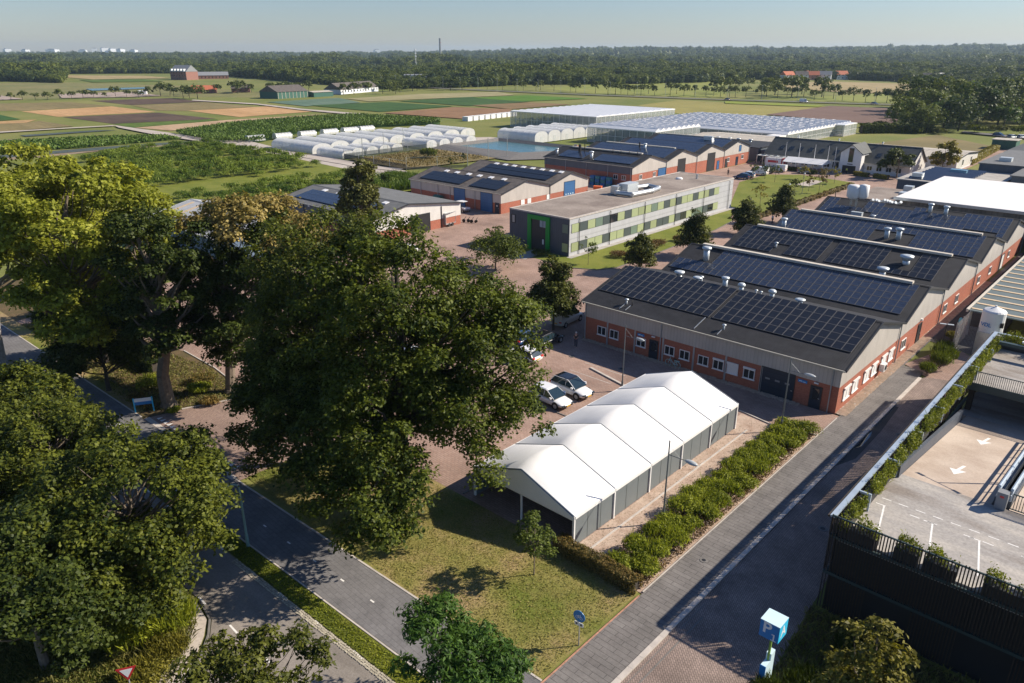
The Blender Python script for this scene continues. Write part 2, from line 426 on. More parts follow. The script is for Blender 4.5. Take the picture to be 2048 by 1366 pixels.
plain('cloth_navy', (0.03, 0.04, 0.07), 0.9)
plain('cloth_blue', (0.35, 0.50, 0.68), 0.9)
plain('cloth_lime', (0.45, 0.75, 0.08), 0.9)
plain('hair_grey', (0.55, 0.53, 0.50), 0.9)
plain('hair_dark', (0.05, 0.035, 0.025), 0.9)
plain('orange_plastic', (0.75, 0.16, 0.03), 0.5)
plain('blue_plastic', (0.01, 0.16, 0.40), 0.5)
plain('teal_plastic', (0.02, 0.22, 0.26), 0.5)
plain('terracotta', (0.45, 0.13, 0.06), 0.8, var=0.2)
plain('red_brick_far', (0.27, 0.13, 0.10), 0.85, var=0.2)
plain('far_white', (0.72, 0.74, 0.76), 0.7, var=0.05)
plain('far_grey', (0.22, 0.23, 0.24), 0.7, var=0.1)
plain('farm_green', (0.035, 0.115, 0.085), 0.6, var=0.15)
plain('pebble', (0.44, 0.33, 0.24), 0.85, var=0.35, scale=3)
plain('bark', (0.17, 0.135, 0.10), 0.95, var=0.35, scale=4, bump=0.8)
plain('bark_light', (0.30, 0.27, 0.23), 0.95, var=0.3, scale=4, bump=0.6)
plain('bark_dark', (0.055, 0.045, 0.035), 0.95, var=0.3, scale=4, bump=0.6)
plain('mesh_metal', (0.40, 0.42, 0.43), 0.4, 0.4)
glass('window_glass', (0.02, 0.025, 0.03), 0.06, 1.0)
glass('car_glass', (0.018, 0.035, 0.045), 0.04, 1.0)
glass('sky_window', (0.16, 0.30, 0.40), 0.1, 1.0)
t = NT('solar_black'); t.bsdf((0.013, 0.014, 0.018), 0.28, 0.0, 0.4); M['solar_black'] = t.m
t = NT('solar_blue'); f = t.noise(t.coords(kind='Object'), 2.0); t.bsdf(t.ramp(f, [(0.3, (0.024, 0.031, 0.052)), (0.7, (0.036, 0.046, 0.072))]), 0.2, 0.0, 0.7); M['solar_blue'] = t.m
plain('solar_frame', (0.13, 0.125, 0.12), 0.5, 0.2)
t = NT('pond_water'); f = t.noise(t.coords(), 0.8); t.bsdf((0.06, 0.155, 0.18), 0.22, 0, 0.5, f, 0.1, 0.05); M['pond_water'] = t.m
t = NT('puddle_water'); t.bsdf((0.03, 0.04, 0.045), 0.03, 0, 0.9); M['puddle_water'] = t.m
# thin plastic film of the tunnels / greenhouse glass: partly see-through
def film(name, col, alpha, rough=0.35):
    t = NT(name); b = t.bsdf(col, rough, 0, 0.5)
    tr = t.n('ShaderNodeBsdfTransparent'); mx = t.n('ShaderNodeMixShader'); mx.inputs[0].default_value = alpha
    f = t.noise(t.coords(), 0.5, 4); 
    t.l(t.math('ADD', t.math('MULTIPLY', f, 0.25), alpha-0.12), mx.inputs[0])
    t.l(tr.outputs[0], mx.inputs[1]); t.l(b.outputs[0], mx.inputs[2]); t.l(mx.outputs[0], t.out.inputs['Surface']); M[name] = t.m
film('tunnel_film', (0.80, 0.80, 0.78), 0.68)
film('greenhouse_glass', (0.70, 0.73, 0.72), 0.55, 0.1)
film('clear_glass', (0.55, 0.60, 0.58), 0.42, 0.05)
film('netting', (0.02, 0.035, 0.045), 0.72, 0.9)
# foliage
leafmat('leaf_oak', (0.020, 0.040, 0.006), (0.15, 0.18, 0.018), 0.34)
leafmat('leaf_oak2', (0.022, 0.040, 0.006), (0.17, 0.19, 0.022), 0.34)
leafmat('leaf_lime', (0.12, 0.14, 0.012), (0.44, 0.46, 0.06), 0.45, third=(0.52, 0.50, 0.09))
leafmat('leaf_dark', (0.016, 0.032, 0.006), (0.085, 0.11, 0.016), 0.28)
leafmat('leaf_ash', (0.022, 0.06, 0.010), (0.095, 0.18, 0.025), 0.32)
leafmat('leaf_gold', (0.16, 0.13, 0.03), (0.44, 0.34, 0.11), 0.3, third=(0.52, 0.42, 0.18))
leafmat('leaf_maple', (0.07, 0.07, 0.008), (0.26, 0.23, 0.035), 0.32)
leafmat('leaf_poplar', (0.06, 0.07, 0.015), (0.20, 0.20, 0.05), 0.3)
leafmat('leaf_young', (0.045, 0.075, 0.012), (0.17, 0.21, 0.035), 0.38)
leafmat('leaf_pyramid', (0.020, 0.034, 0.006), (0.14, 0.15, 0.02), 0.28)
leafmat('leaf_shrub', (0.10, 0.135, 0.010), (0.38, 0.41, 0.04), 0.42)
leafmat('leaf_shrub_red', (0.12, 0.065, 0.03), (0.22, 0.15, 0.045), 0.2)
leafmat('leaf_hedge', (0.07, 0.075, 0.018), (0.26, 0.17, 0.05), 0.25)
leafmat('leaf_planter', (0.075, 0.10, 0.010), (0.30, 0.32, 0.035), 0.35)
leafmat('leaf_tussock', (0.06, 0.11, 0.015), (0.22, 0.28, 0.04), 0.35, lump=0.05)
leafmat('leaf_wood', (0.030, 0.058, 0.014), (0.17, 0.20, 0.032), 0.28, lump=0.01)
leafmat('leaf_row', (0.045, 0.065, 0.014), (0.14, 0.165, 0.035), 0.25, lump=0.05)
leafmat('leaf_yellow', (0.16, 0.14, 0.02), (0.36, 0.30, 0.05), 0.3)
leafmat('blade_lawn', (0.14, 0.16, 0.025), (0.40, 0.34, 0.12), 0.35)
leafmat('blade_wild', (0.08, 0.10, 0.02), (0.28, 0.25, 0.07), 0.3)
# ---------------------------------------------------------------- foliage helpers
def unit(n, rng):
    d = rng.normal(size=(n, 3)); return d / np.linalg.norm(d, axis=1)[:, None]

def quads_object(name, V, mat, parent=None, loc=(0, 0, 0)):
    """V: (N,4,3) array of leaf corner points"""
    n = len(V); me = bpy.data.meshes.new(name)
    me.vertices.add(n*4); me.vertices.foreach_set('co', V.reshape(-1).astype(np.float32))
    me.loops.add(n*4); me.loops.foreach_set('vertex_index', np.arange(n*4, dtype=np.int32))
    me.polygons.add(n); me.polygons.foreach_set('loop_start', np.arange(0, n*4, 4, dtype=np.int32))
    me.update(calc_edges=True); me.materials.append(mat)
    o = bpy.data.objects.new(name, me); COL.objects.link(o); o.parent = parent; o.location = loc
    return o

def leaf_quads(P, out, size, rng, aspect=0.55, up=0.5, rnd=0.8, var=0.35):
    n = len(P)
    N = out*0.7 + np.array([0, 0, up]) + rng.normal(size=(n, 3))*rnd*0.6
    N /= np.linalg.norm(N, axis=1)[:, None]
    T = np.cross(N, unit(n, rng)); T /= np.linalg.norm(T, axis=1)[:, None] + 1e-9
    B = np.cross(N, T); s = (size*(1 + rng.uniform(-var, var, n)))[:, None]
    a = P + T*s; c = P - T*s*0.8
    b = P + B*s*aspect + N*s*0.12; d = P - B*s*aspect + N*s*0.12
    return np.stack([a, b, c, d], axis=1)

def blade_quads(P, h, w, rng, lean=0.35):
    """upright grass / twig blades"""
    n = len(P); az = rng.uniform(0, 2*np.pi, n); hh = (h*(1+rng.uniform(-0.4, 0.3, n)))[:, None]
    side = np.stack([np.cos(az), np.sin(az), np.zeros(n)], 1)*w
    tip = P + np.array([0, 0, 1.0])*hh + rng.normal(size=(n, 3))*lean*hh*np.array([1, 1, 0.1])
    mid = (P+tip)/2 + np.array([0, 0, 0.1])*hh
    return np.stack([P-side*0.5, mid+side, tip, mid-side], 1)

def lobes_of(masses, count, lr, rng, zmin=-0.45, spread=(0.55, 0.95)):
    vols = np.array([(m[3]*m[4]*m[5])**(2/3) for m in masses]); vols /= vols.sum(); L = []
    for m, w in zip(masses, vols):
        k = max(2, int(round(count*w)))
        for i in range(k):
            while True:
                d = unit(1, rng)[0]
                if d[2] > zmin: break
            f = rng.uniform(*spread)
            L.append((m[0]+d[0]*m[3]*f, m[1]+d[1]*m[4]*f, m[2]+d[2]*m[5]*f, lr*rng.uniform(0.7, 1.35)))
    return L

def crown_quads(L, n, size, rng, flat=0.72, per=7, aspect=0.55, up=0.55, clump=0.16, shell=0.5):
    L = np.array(L); w = L[:, 3]**2; w /= w.sum()
    tw = max(1, n//per); idx = rng.choice(len(L), tw, p=w); d = unit(tw, rng)
    low = d[:, 2] < -0.25; d[low, 2] *= -1
    rad = L[idx, 3]*(shell + (1-shell)*np.sqrt(rng.uniform(0, 1, tw)))*rng.choice([1, 1, 1, 1.18], tw)
    C = L[idx, :3] + d*rad[:, None]*np.array([1, 1, flat])
    C = np.repeat(C, per, 0); D = np.repeat(d, per, 0); R = np.repeat(L[idx, 3], per)
    P = C + rng.normal(size=C.shape)*(clump*np.maximum(R, 0.35))[:, None]
    return leaf_quads(P, D, size, rng, aspect, up)

def limbs(mb, base, top, r, L, rng, share=0.5, seg=3, nside=6):
    """tapered trunk with curved limbs to a share of the lobes"""
    base, top = Vector(base), Vector(top); pts = []
    for i in range(6):
        f = i/5; p = base.lerp(top, f) + Vector((rng.normal()*r*0.35, rng.normal()*r*0.35, 0))*(0 if i in (0,) else 1)
        pts.append((p, r*(1-0.75*f)))
    mb.tube(pts[0][0]-Vector((0, 0, 0.3)), pts[0][0]+Vector((0, 0, r*0.8)), r*1.5, r*1.02, 10)
    for (a, ra), (b, rb) in zip(pts[:-1], pts[1:]): mb.tube(a, b, ra, rb, 9)
    for l in L:
        if rng.uniform() > share: continue
        q = Vector(l[:3]); H = max(0.5, top.z-base.z)
        f = min(0.98, max(0.32, ((q.z-base.z)*0.75 - (q-base).to_2d().length*0.25)/H)); k = min(4, int(f*5))
        p0 = pts[k][0].lerp(pts[k+1][0], f*5-k); r0 = r*(1-0.75*f)*0.5
        prev = p0; pr = r0
        for s in range(1, seg+1):
            g = s/seg; c = p0.lerp(q, g) + Vector((rng.normal(), rng.normal(), rng.normal()*0.5))*(0.08*(q-p0).length*(1-g)) - Vector((0, 0, 0.35*g*(1-g)*(q-p0).length*0.5))
            rr = max(0.012, r0*(1-0.85*g)); mb.tube(prev, c, pr, rr, nside, cap=False); prev, pr = c, rr

def make_tree(name, label, cat, base, masses, n, size, leaf, bark='bark', r=0.3, top=None, lobes=60, lr=1.3, seed=1,
              group=None, share=0.5, flat=0.72, zmin=-0.45, spread=(0.55, 0.95), extra=None, per=7, clump=0.16, aspect=0.55, up=0.55, rz=0.0):
    """masses are relative to the base: (dx,dy,cz,rx,ry,rz)"""
    rng = np.random.default_rng(seed)
    t = thing(name, label, cat, base, rz, group)
    L = lobes_of(masses, lobes, lr, rng, zmin, spread)
    if top is None:
        m = max(masses, key=lambda q: q[2]); top = (m[0], m[1], m[2]+m[5]*0.4)
    mb = MB(); limbs(mb, (0, 0, 0), top, r, L, rng, share); mb.build('trunk', M[bark], t, world=False)
    V = crown_quads(L, n, size, rng, flat, per, aspect, up, clump)
    if extra is not None: V = np.concatenate([V, extra(rng)])
    quads_object('crown', V, M[leaf], t)
    return t

def small_tree(name, label, cat, base, h, rr, leaf, n=500, size=0.5, bark='bark', group=None, seed=1, cz=None, rz_=None, trunk=0.14, lobes=14, lr=None, zmin=-0.6):
    cz = h*0.62 if cz is None else cz; rz_ = h-cz if rz_ is None else rz_
    return make_tree(name, label, cat, base, [(0, 0, cz, rr, rr, rz_)], n, size, leaf, bark, trunk, (0, 0, h*0.85), lobes, lr or rr*0.45, seed, group, 0.5, zmin=zmin)

def bush(name, label, cat, base, rx, ry, h, leaf, n=900, size=0.12, seed=1, group=None, lobes=12, upright=0.0, rz=0.0, core='bark_dark'):
    rng = np.random.default_rng(seed); t = thing(name, label, cat, base, rz, group)
    L = []
    for i in range(lobes):
        a = rng.uniform(0, 2*np.pi); f = math.sqrt(rng.uniform())*0.75
        L.append((rx*f*math.cos(a), ry*f*math.sin(a), h*(0.72-0.35*f*f)*rng.uniform(0.8, 1.05), min(rx, ry)*0.42*rng.uniform(0.7, 1.2)))
    V = crown_quads(L, int(n*(1-upright)), size, rng, 0.8, 5, 0.5, 0.5)
    if upright > 0:
        k = int(n*upright); a = rng.uniform(0, 2*np.pi, k); f = np.sqrt(rng.uniform(0, 1, k))*0.85
        P = np.stack([rx*f*np.cos(a), ry*f*np.sin(a), h*(0.55-0.25*f*f)], 1)
        V = np.concatenate([V, blade_quads(P, h*0.55, size*0.35, rng, 0.3)])
    quads_object('foliage', V, M[leaf], t)
    mb = MB()
    for i in range(5):
        a = i*1.3; mb.tube((0, 0, -0.02), (rx*0.5*math.cos(a), ry*0.5*math.sin(a), h*0.6), 0.03, 0.01, 5)
    mb.build('stem', M[core], t, world=False)
    return t

def scatter(name, pts, scl, rot, idx, sources, label, cat=None):
    """one 'stuff' object: geometry-node instances of source meshes on points"""
    me = bpy.data.meshes.new(name); me.from_pydata([tuple(p) for p in pts], [], [])
    a = me.attributes.new('scl', 'FLOAT_VECTOR', 'POINT'); a.data.foreach_set('vector', np.array(scl, dtype=np.float32).reshape(-1))
    a = me.attributes.new('rot', 'FLOAT_VECTOR', 'POINT'); a.data.foreach_set('vector', np.array([(0, 0, r) for r in rot], dtype=np.float32).reshape(-1))
    a = me.attributes.new('idx', 'INT', 'POINT'); a.data.foreach_set('value', np.array(idx, dtype=np.int32))
    o = bpy.data.objects.new(name, me); COL.objects.link(o)
    cc = bpy.data.collections.new(name+'_sources')
    for s in sources: cc.objects.link(s)
    ng = bpy.data.node_groups.new(name+'_scatter', 'GeometryNodeTree')
    ng.interface.new_socket(name='Geometry', in_out='INPUT', socket_type='NodeSocketGeometry')
    ng.interface.new_socket(name='Geometry', in_out='OUTPUT', socket_type='NodeSocketGeometry')
    gi = ng.nodes.new('NodeGroupInput'); go = ng.nodes.new('NodeGroupOutput')
    ip = ng.nodes.new('GeometryNodeInstanceOnPoints'); ci = ng.nodes.new('GeometryNodeCollectionInfo')
    ci.inputs['Collection'].default_value = cc; ci.inputs['Separate Children'].default_value = True; ci.inputs['Reset Children'].default_value = True
    def attr(nm, ty):
        k = ng.nodes.new('GeometryNodeInputNamedAttribute'); k.data_type = ty; k.inputs['Name'].default_value = nm; return k.outputs[0]
    ip.inputs['Pick Instance'].default_value = True
    ng.links.new(gi.outputs[0], ip.inputs['Points']); ng.links.new(ci.outputs[0], ip.inputs['Instance'])
    ng.links.new(attr('idx', 'INT'), ip.inputs['Instance Index']); ng.links.new(attr('scl', 'FLOAT_VECTOR'), ip.inputs['Scale'])
    ng.links.new(attr('rot', 'FLOAT_VECTOR'), ip.inputs['Rotation']); ng.links.new(ip.outputs[0], go.inputs[0])
    md = o.modifiers.new('scatter', 'NODES'); md.node_group = ng
    return tag(o, label, cat, kind='stuff')

def source_tree(name, seed, r=1.0, h=2.4, n=260, size=0.24, leaf='leaf_wood', core=True, lobes=14):
    """mesh object (not in the scene) used as a scatter source; crown radius r, height h"""
    rng = np.random.default_rng(seed)
    L = lobes_of([(0, 0, h*0.55, r*0.8, r*0.8, h*0.38)], lobes, r*0.42, rng, -0.7)
    V = crown_quads(L, n, size, rng, 0.8, 4)
    me = bpy.data.meshes.new(name); vs = V.reshape(-1, 3).tolist(); fs = [(4*i, 4*i+1, 4*i+2, 4*i+3) for i in range(len(V))]
    if core:
        mb = MB(); mb.lathe([(r*0.3, 0.0), (r*0.6, h*0.2), (r*0.74, h*0.42), (r*0.66, h*0.6), (r*0.42, h*0.74), (r*0.12, h*0.8)], n=9)
        b = len(vs); vs += [list(p) for p in mb.v]; fs += [tuple(i+b for i in f) for f in mb.f]
    me.from_pydata([tuple(v) for v in vs], [], fs); me.materials.append(M[leaf]); me.update()
    return bpy.data.objects.new(name, me)

# ---------------------------------------------------------------- the ground
def ground(name, pts, z, mat, thick=None):
    mb = MB()
    if thick: mb.poly(pts, z-thick, z)
    else: mb.sheet(pts, z)
    o = mb.build(name, M[mat]); o['kind'] = 'structure'; return o

rngh = np.random.default_rng(3)
# farmland sheet to the horizon, gently rising wooded hills far off
def hill(x, y):
    r = math.hypot(x, y)
    az = math.atan2(-(x*math.cos(math.radians(42.7))+y*math.sin(math.radians(42.7))), 1)  # unused sign helper
    lx = x*math.cos(math.radians(42.7))+y*math.sin(math.radians(42.7))      # metres to the right of the view axis
    side = min(1.0, max(0.0, (lx/max(r, 1)+0.25)/0.9))
    k = min(1.0, max(0.0, (r-2200.0)/2600.0)); k = k*k*(3-2*k)
    w = 0.75+0.18*math.sin(lx*0.0011+1.0)+0.12*math.sin(lx*0.0031)
    return k*(12.0+62.0*side)*w
n_a, rs = 96, [0, 60, 150, 300, 500, 800, 1200, 1700, 2200, 2700, 3200, 3800, 4500, 5500, 7000, 9500, 13000, 20000]
vs = [(0, 0, 0)]; fs = []
for r in rs[1:]:
    for i in range(n_a):
        a = 2*math.pi*i/n_a; x, y = r*math.cos(a), r*math.sin(a); vs.append((x, y, hill(x, y)-(0.35 if r > 60 else 0)*0))
for i in range(n_a): fs.append((0, 1+i, 1+(i+1) % n_a))
for k in range(len(rs)-2):
    for i in range(n_a):
        a, b = 1+k*n_a, 1+(k+1)*n_a
        fs.append((a+i, b+i, b+(i+1) % n_a, a+(i+1) % n_a))
mb = MB(); mb.add(vs, fs); o = mb.build('ground', M['grass_far'], smooth=True); o['kind'] = 'structure'

FIELDS=[
 ('dull_field','dull',[(-560.8, 117.8), (-564.5, 139.5), (-546.5, 173.8), (-488.8, 176.4), (-484.8, 129.5), (-504.0, 105.2)]),
 ('stubble_field','orange',[(-479.9, 127.5), (-485.2, 176.6), (-421.5, 174.9), (-424.8, 128.3)]),
 ('ploughed_field','brown',[(-420.3, 129.2), (-415.8, 173.9), (-356.1, 175.9), (-364.6, 131.8)]),
 ('crop_strip','green',[(-363.2, 131.3), (-354.6, 175.2), (-347.4, 172.8), (-339.4, 129.8)]),
 ('ploughed_field','brown',[(-551.3, 188.1), (-542.7, 236.7), (-485.1, 234.2), (-487.4, 188.8)]),
 ('dull_field','dull',[(-482.5, 186.9), (-481.2, 232.2), (-420.1, 232.0), (-415.6, 189.5), (-430.1, 180.0)]),
 ('stubble_field','orange',[(-416.9, 190.5), (-416.1, 237.5), (-361.4, 233.3), (-357.1, 188.4)]),
 ('sandy_field','sand',[(-337.9, 130.5), (-344.8, 175.7), (-341.7, 227.5), (-330.5, 182.6), (-315.3, 161.9), (-314.4, 135.3)]),
 ('maize_field','corn',[(-297.6, 129.9), (-315.3, 161.9), (-318.8, 193.4), (-316.0, 226.3), (-266.0, 238.4), (-254.5, 229.0), (-264.8, 198.0), (-267.5, 166.5), (-248.2, 136.1), (-258.9, 126.3)]),
 ('crop_strip','green',[(-316.7, 63.6), (-318.2, 75.8), (-310.3, 103.8), (-297.7, 123.0), (-280.2, 124.2), (-277.9, 88.2), (-289.5, 57.5)]),
 ('net_strip','net',[(-269.8, 53.1), (-275.6, 64.7), (-275.4, 94.0), (-271.3, 123.0), (-265.9, 122.3), (-268.6, 62.9), (-263.3, 51.7)]),
 ('bare_strip','bare',[(-262.6, 51.5), (-267.9, 62.7), (-264.9, 122.1), (-258.5, 122.6), (-264.2, 87.5), (-251.1, 49.0)]),
 ('crop_strip','green2',[(-462.3, 95.9), (-459.2, 112.2), (-420.9, 111.0), (-419.1, 101.9), (-426.8, 88.0)]),
 ('stubble_field','orange2',[(-422.8, 87.2), (-415.1, 100.8), (-412.9, 115.4), (-396.9, 106.5), (-403.6, 82.9)]),
 ('dull_field','dull',[(-402.1, 82.5), (-396.2, 106.2), (-404.0, 113.9), (-363.9, 115.3), (-358.2, 86.1), (-363.8, 74.0)]),
 ('net_strip','net',[(-338.3, 87.5), (-337.9, 113.6), (-331.7, 121.5), (-331.1, 87.8)]),
 ('bare_strip','bare',[(-331.0, 66.7), (-324.5, 77.4), (-325.2, 83.9), (-319.6, 76.1), (-321.4, 64.6)]),
 ('gravel_track','road',[(-354.6, 128.1), (-341.0, 128.3), (-302.3, 129.9), (-267.0, 129.8), (-236.0, 131.7), (-199.7, 128.6), (-177.4, 127.0), (-160.6, 130.5), (-157.8, 126.5), (-177.6, 123.6), (-177.0, 124.2), (-198.3, 124.7), (-232.5, 127.2), (-261.5, 123.9), (-303.5, 123.0), (-340.5, 124.9)]),
 ('farm_track','road',[(-507.5, 236.5), (-441.6, 245.3), (-381.5, 239.0), (-340.4, 239.7), (-323.4, 241.3), (-318.1, 237.3), (-334.1, 233.0), (-374.3, 233.3), (-432.9, 240.4), (-499.4, 231.5)]),
 ('farm_track','road',[(-355.0, 72.1), (-357.1, 85.8), (-355.5, 109.4), (-353.3, 127.6), (-349.1, 126.5), (-351.8, 108.2), (-352.4, 84.6), (-350.5, 71.1)]),
 ('cabbage_field','teal',[(-451.8, 258.6), (-457.5, 317.4), (-403.4, 296.3), (-398.8, 253.4)]),
 ('crop_field','corn2',[(-403.8, 259.0), (-395.6, 310.5), (-335.1, 312.2), (-331.9, 255.6)]),
 ('crop_field','corn2',[(-396.8, 321.3), (-397.5, 387.1), (-330.4, 375.4), (-330.6, 320.4)]),
 ('bright_crop_field','bright',[(-389.1, 380.6), (-382.7, 430.9), (-323.2, 427.5), (-334.8, 373.7)]),
 ('mown_field','pale',[(-445.6, 314.6), (-453.0, 388.7), (-433.1, 452.5), (-389.2, 424.9), (-403.2, 345.8), (-407.8, 306.3)]),
 ('red_soil_field','redsoil',[(-324.0, 251.6), (-329.1, 307.9), (-293.0, 317.1), (-274.9, 296.9), (-266.4, 254.6)]),
 ('red_soil_field','redsoil2',[(-332.3, 324.9), (-325.8, 370.2), (-293.5, 371.2), (-293.0, 317.1)]),
 ('meadow','yellow',[(-261.9, 396.0), (-271.2, 457.0), (-224.8, 454.4), (-173.9, 463.6), (-169.6, 372.5), (-206.9, 354.1)]),
 ('ploughed_field','plough',[(-171.7, 376.9), (-172.6, 464.7), (-133.3, 468.4), (-105.9, 365.6), (-123.8, 359.0), (-137.0, 367.7)]),
 ('meadow','bright2',[(-240.3, 464.4), (-176.7, 466.2), (-174.3, 451.4), (-229.8, 444.4)]),
 ('meadow','meadow2',[(-216.9, 511.7), (-215.9, 572.7), (-178.0, 710.7), (-145.1, 516.9), (-181.2, 506.7)]),
 ('mown_field','pale2',[(-339.2, 766.5), (-326.3, 859.4), (-210.7, 837.0), (-181.6, 724.4), (-211.2, 618.2), (-292.4, 677.1)]),
 ('meadow','meadow2',[(-448.6, 525.9), (-479.4, 680.7), (-414.5, 797.8), (-379.4, 729.4), (-257.5, 497.2), (-295.8, 493.9), (-374.0, 491.9)]),
 ('meadow','meadow3',[(-961.0, 218.3), (-940.9, 236.9), (-915.3, 284.8), (-763.3, 333.7), (-555.8, 321.6), (-498.7, 288.2), (-565.1, 238.2), (-612.1, 151.8), (-608.1, 135.7)]),
 ('bare_strip','pink',[(-652.7, 146.1), (-664.3, 165.3), (-600.3, 162.7), (-598.6, 148.3), (-608.1, 135.7)]),
 ('bare_strip','pink',[(-652.8, 200.5), (-646.2, 252.1), (-571.5, 243.8), (-573.2, 219.4), (-594.6, 184.5)]),
 ('mown_field','pale2',[(-1180.0, 373.9), (-1073.7, 439.6), (-953.0, 421.2), (-974.9, 338.6), (-1109.0, 346.3)]),
 ('meadow','green',[(-976.8, 325.0), (-938.9, 383.8), (-851.9, 368.7), (-881.9, 305.7)]),
 ('canal','water',[(-728.7, 246.3), (-722.0, 293.9), (-696.0, 283.1), (-690.0, 237.9)]),
]
FC = dict(dull='f_dull', orange='f_orange', orange2='f_orange2', brown='f_brown', green='f_green', green2='f_green2', sand='f_sand', corn='f_corn', net='f_net', bare='f_bare',
          road='gravel', teal='f_teal', corn2='f_corn2', bright='f_bright', bright2='f_bright2', pale='f_pale', pale2='f_pale2', redsoil='f_redsoil', redsoil2='f_redsoil2',
          yellow='f_yellow', plough='f_plough', meadow2='f_meadow2', meadow3='f_meadow3', pink='f_pink', water='pond_water')
order = ['meadow3', 'meadow2', 'yellow', 'pale2', 'pale', 'dull', 'bare', 'pink', 'plough']
FIELDS.sort(key=lambda f: (0 if f[1] in ('meadow3',) else 1 if f[1] in ('meadow2', 'yellow') else 4 if f[1] == 'road' else 2))
for i, (nm, c, p) in enumerate(FIELDS):
    h = 0.012 + 0.012*i
    ground(nm, p, h, FC[c])

# maize: real height and rows, one stuff object
def in_poly(x, y, P):
    c = False; j = len(P)-1
    for i in range(len(P)):
        if (P[i][1] > y) != (P[j][1] > y) and x < (P[j][0]-P[i][0])*(y-P[i][1])/(P[j][1]-P[i][1]+1e-9)+P[i][0]: c = not c
        j = i
    return c
maize = [p for nm, c, p in FIELDS if c == 'corn'][0]
mx0, mx1 = min(p[0] for p in maize), max(p[0] for p in maize); my0, my1 = min(p[1] for p in maize), max(p[1] for p in maize)
rg = np.random.default_rng(11); X = rg.uniform(mx0, mx1, 60000); Y = rg.uniform(my0, my1, 60000)
keep = np.array([in_poly(x, y, maize) for x, y in zip(X, Y)]); X, Y = X[keep][:26000], Y[keep][:26000]
Y = np.round(Y/1.5)*1.5 + rg.normal(size=len(Y))*0.22
P = np.stack([X, Y, rg.uniform(0.6, 1.3, len(X))], 1)
leafmat('leaf_maize', (0.045, 0.09, 0.015), (0.125, 0.19, 0.035), 0.2, lump=0.06)
o = quads_object('maize_crop', blade_quads(P, 1.1, 0.28, rg, 0.5), M['leaf_maize']); tag(o, 'dense dark green maize standing behind the tunnels', kind='stuff')
c_ = [p for nm, c, p in FIELDS if c == 'green'][1]
cx0, cx1 = -420, max(p[0] for p in c_); cy0, cy1 = min(p[1] for p in c_), max(p[1] for p in c_)
X = rg.uniform(cx0, cx1, 30000); Y = rg.uniform(cy0, cy1, 30000); keep = np.array([in_poly(x, y, c_) for x, y in zip(X, Y)]); X, Y = X[keep][:9000], Y[keep][:9000]
Y = np.round(Y/2.2)*2.2+rg.normal(size=len(Y))*0.3
o = quads_object('row_crop', blade_quads(np.stack([X, Y, np.full(len(X), 0.1)], 1), 0.9, 0.4, rg, 0.5), M['leaf_maize']); tag(o, 'leafy green row crop beside the gravel track', kind='stuff')

# nearer ground: paving, roads, lawns
bk = lambda x: 20.05+0.035*(x+29.0)        # centre line of the cycle road
def strip(x0, x1, f0, f1, n=12):
    xs = [x0+(x1-x0)*i/n for i in range(n+1)]
    return [(x, f0(x)) for x in xs] + [(x, f1(x)) for x in reversed(xs)]
ground('lawn', [(-49, 22.0), (-18.6, 21.5), (-18.6, 31.5), (-47, 31.5)], 0.03, 'lawn_dry')
ground('verge', strip(-120, -62, lambda x: bk(x)+1.7, lambda x: 34.0), 0.03, 'soil_verge')
ground('brick_yard', [(-100, 21), (-60, 24), (-49, 31.3), (-24.2, 31.3), (-18.35, 58), (-18.35, 62.6), (-47, 62.6), (-47, 141), (-37, 141), (-37, 150), (-41, 230), (-98, 232), (-98.5, 148), (-133, 148), (-133, 100), (-137, 80), (-137, 60), (-105, 60)], 0.036, 'yard_brick')
ground('verge_bed', [(-76, 19.0), (-64.5, 20.4), (-62.3, 23.6), (-60.3, 29.4), (-69, 30.2), (-76, 30.2), (-98, 25.5), (-98, 18.5)], 0.048, 'soil_verge')
ground('verge_lawn', [(-98, 26.5), (-86, 26.2), (-98.2, 33.2)], 0.044, 'lawn')
ground('roadside_lawn', strip(-120, -64.5, lambda x: bk(x)+1.75, lambda x: bk(x)+3.4), 0.056, 'lawn_dry')
ground('entry_road', [(-63.1, 20.4), (-47.5, 21.4), (-47.5, 33), (-60.6, 29.3), (-62.2, 24.2)], 0.056, 'entry_brick')
ground('cycle_road', strip(-140, 10, lambda x: bk(x)-1.72, lambda x: bk(x)+1.78), 0.062, 'bike_tile')
ground('verge_strip', strip(-140, 10, lambda x: bk(x)-3.05, lambda x: bk(x)-1.86), 0.05, 'grass_verge')
ground('road', [(-140, 11.5)]+[(x, bk(x)-3.12) for x in (-140, -100, -60, -40, -20, 10)][0:]+[(10, 9), (-20, 3), (-26, 6.0), (-31.9, 9.9), (-32.7, 11.2), (-34.0, 12.3), (-35.1, 12.95), (-37.1, 13.25), (-60, 12.3), (-100, 11)], 0.042, 'asphalt_warm')
ground('grass_island', [(-140, 11.3), (-100, 10.9), (-60, 12.1), (-37.3, 13.0), (-35.4, 12.7), (-34.4, 12.0), (-33.1, 10.8), (-32.3, 9.6), (-27, 5.5), (-20, 0), (-20, -20), (-140, -20)], 0.046, 'grass_verge')
ground('paved_shoulder', [(-37.3, 13.05), (-35.3, 12.75), (-34.2, 12.05), (-32.9, 10.9), (-32.0, 9.7), (-26.6, 5.6), (-27.6, 5.1), (-33.2, 9.3), (-34.3, 11.0), (-36.2, 12.2)], 0.052, 'gravel')
ground('footpath', [(-18.3, -5), (-15.78, -5), (-15.78, 78), (-17.8, 78.5), (-18.0, 140), (-18.45, 140)], 0.10, 'footpath_tile', 0.1)
ground('brick_road', [(-15.45, -5), (-10.4, -5), (-10.4, 20), (-9.9, 26), (-10.2, 33), (-10.7, 39), (-11.4, 46), (-11.4, 78), (-13.2, 82), (-13.9, 79.9), (-14.9, 77.4), (-15.45, 76.6)], 0.05, 'road_brick')
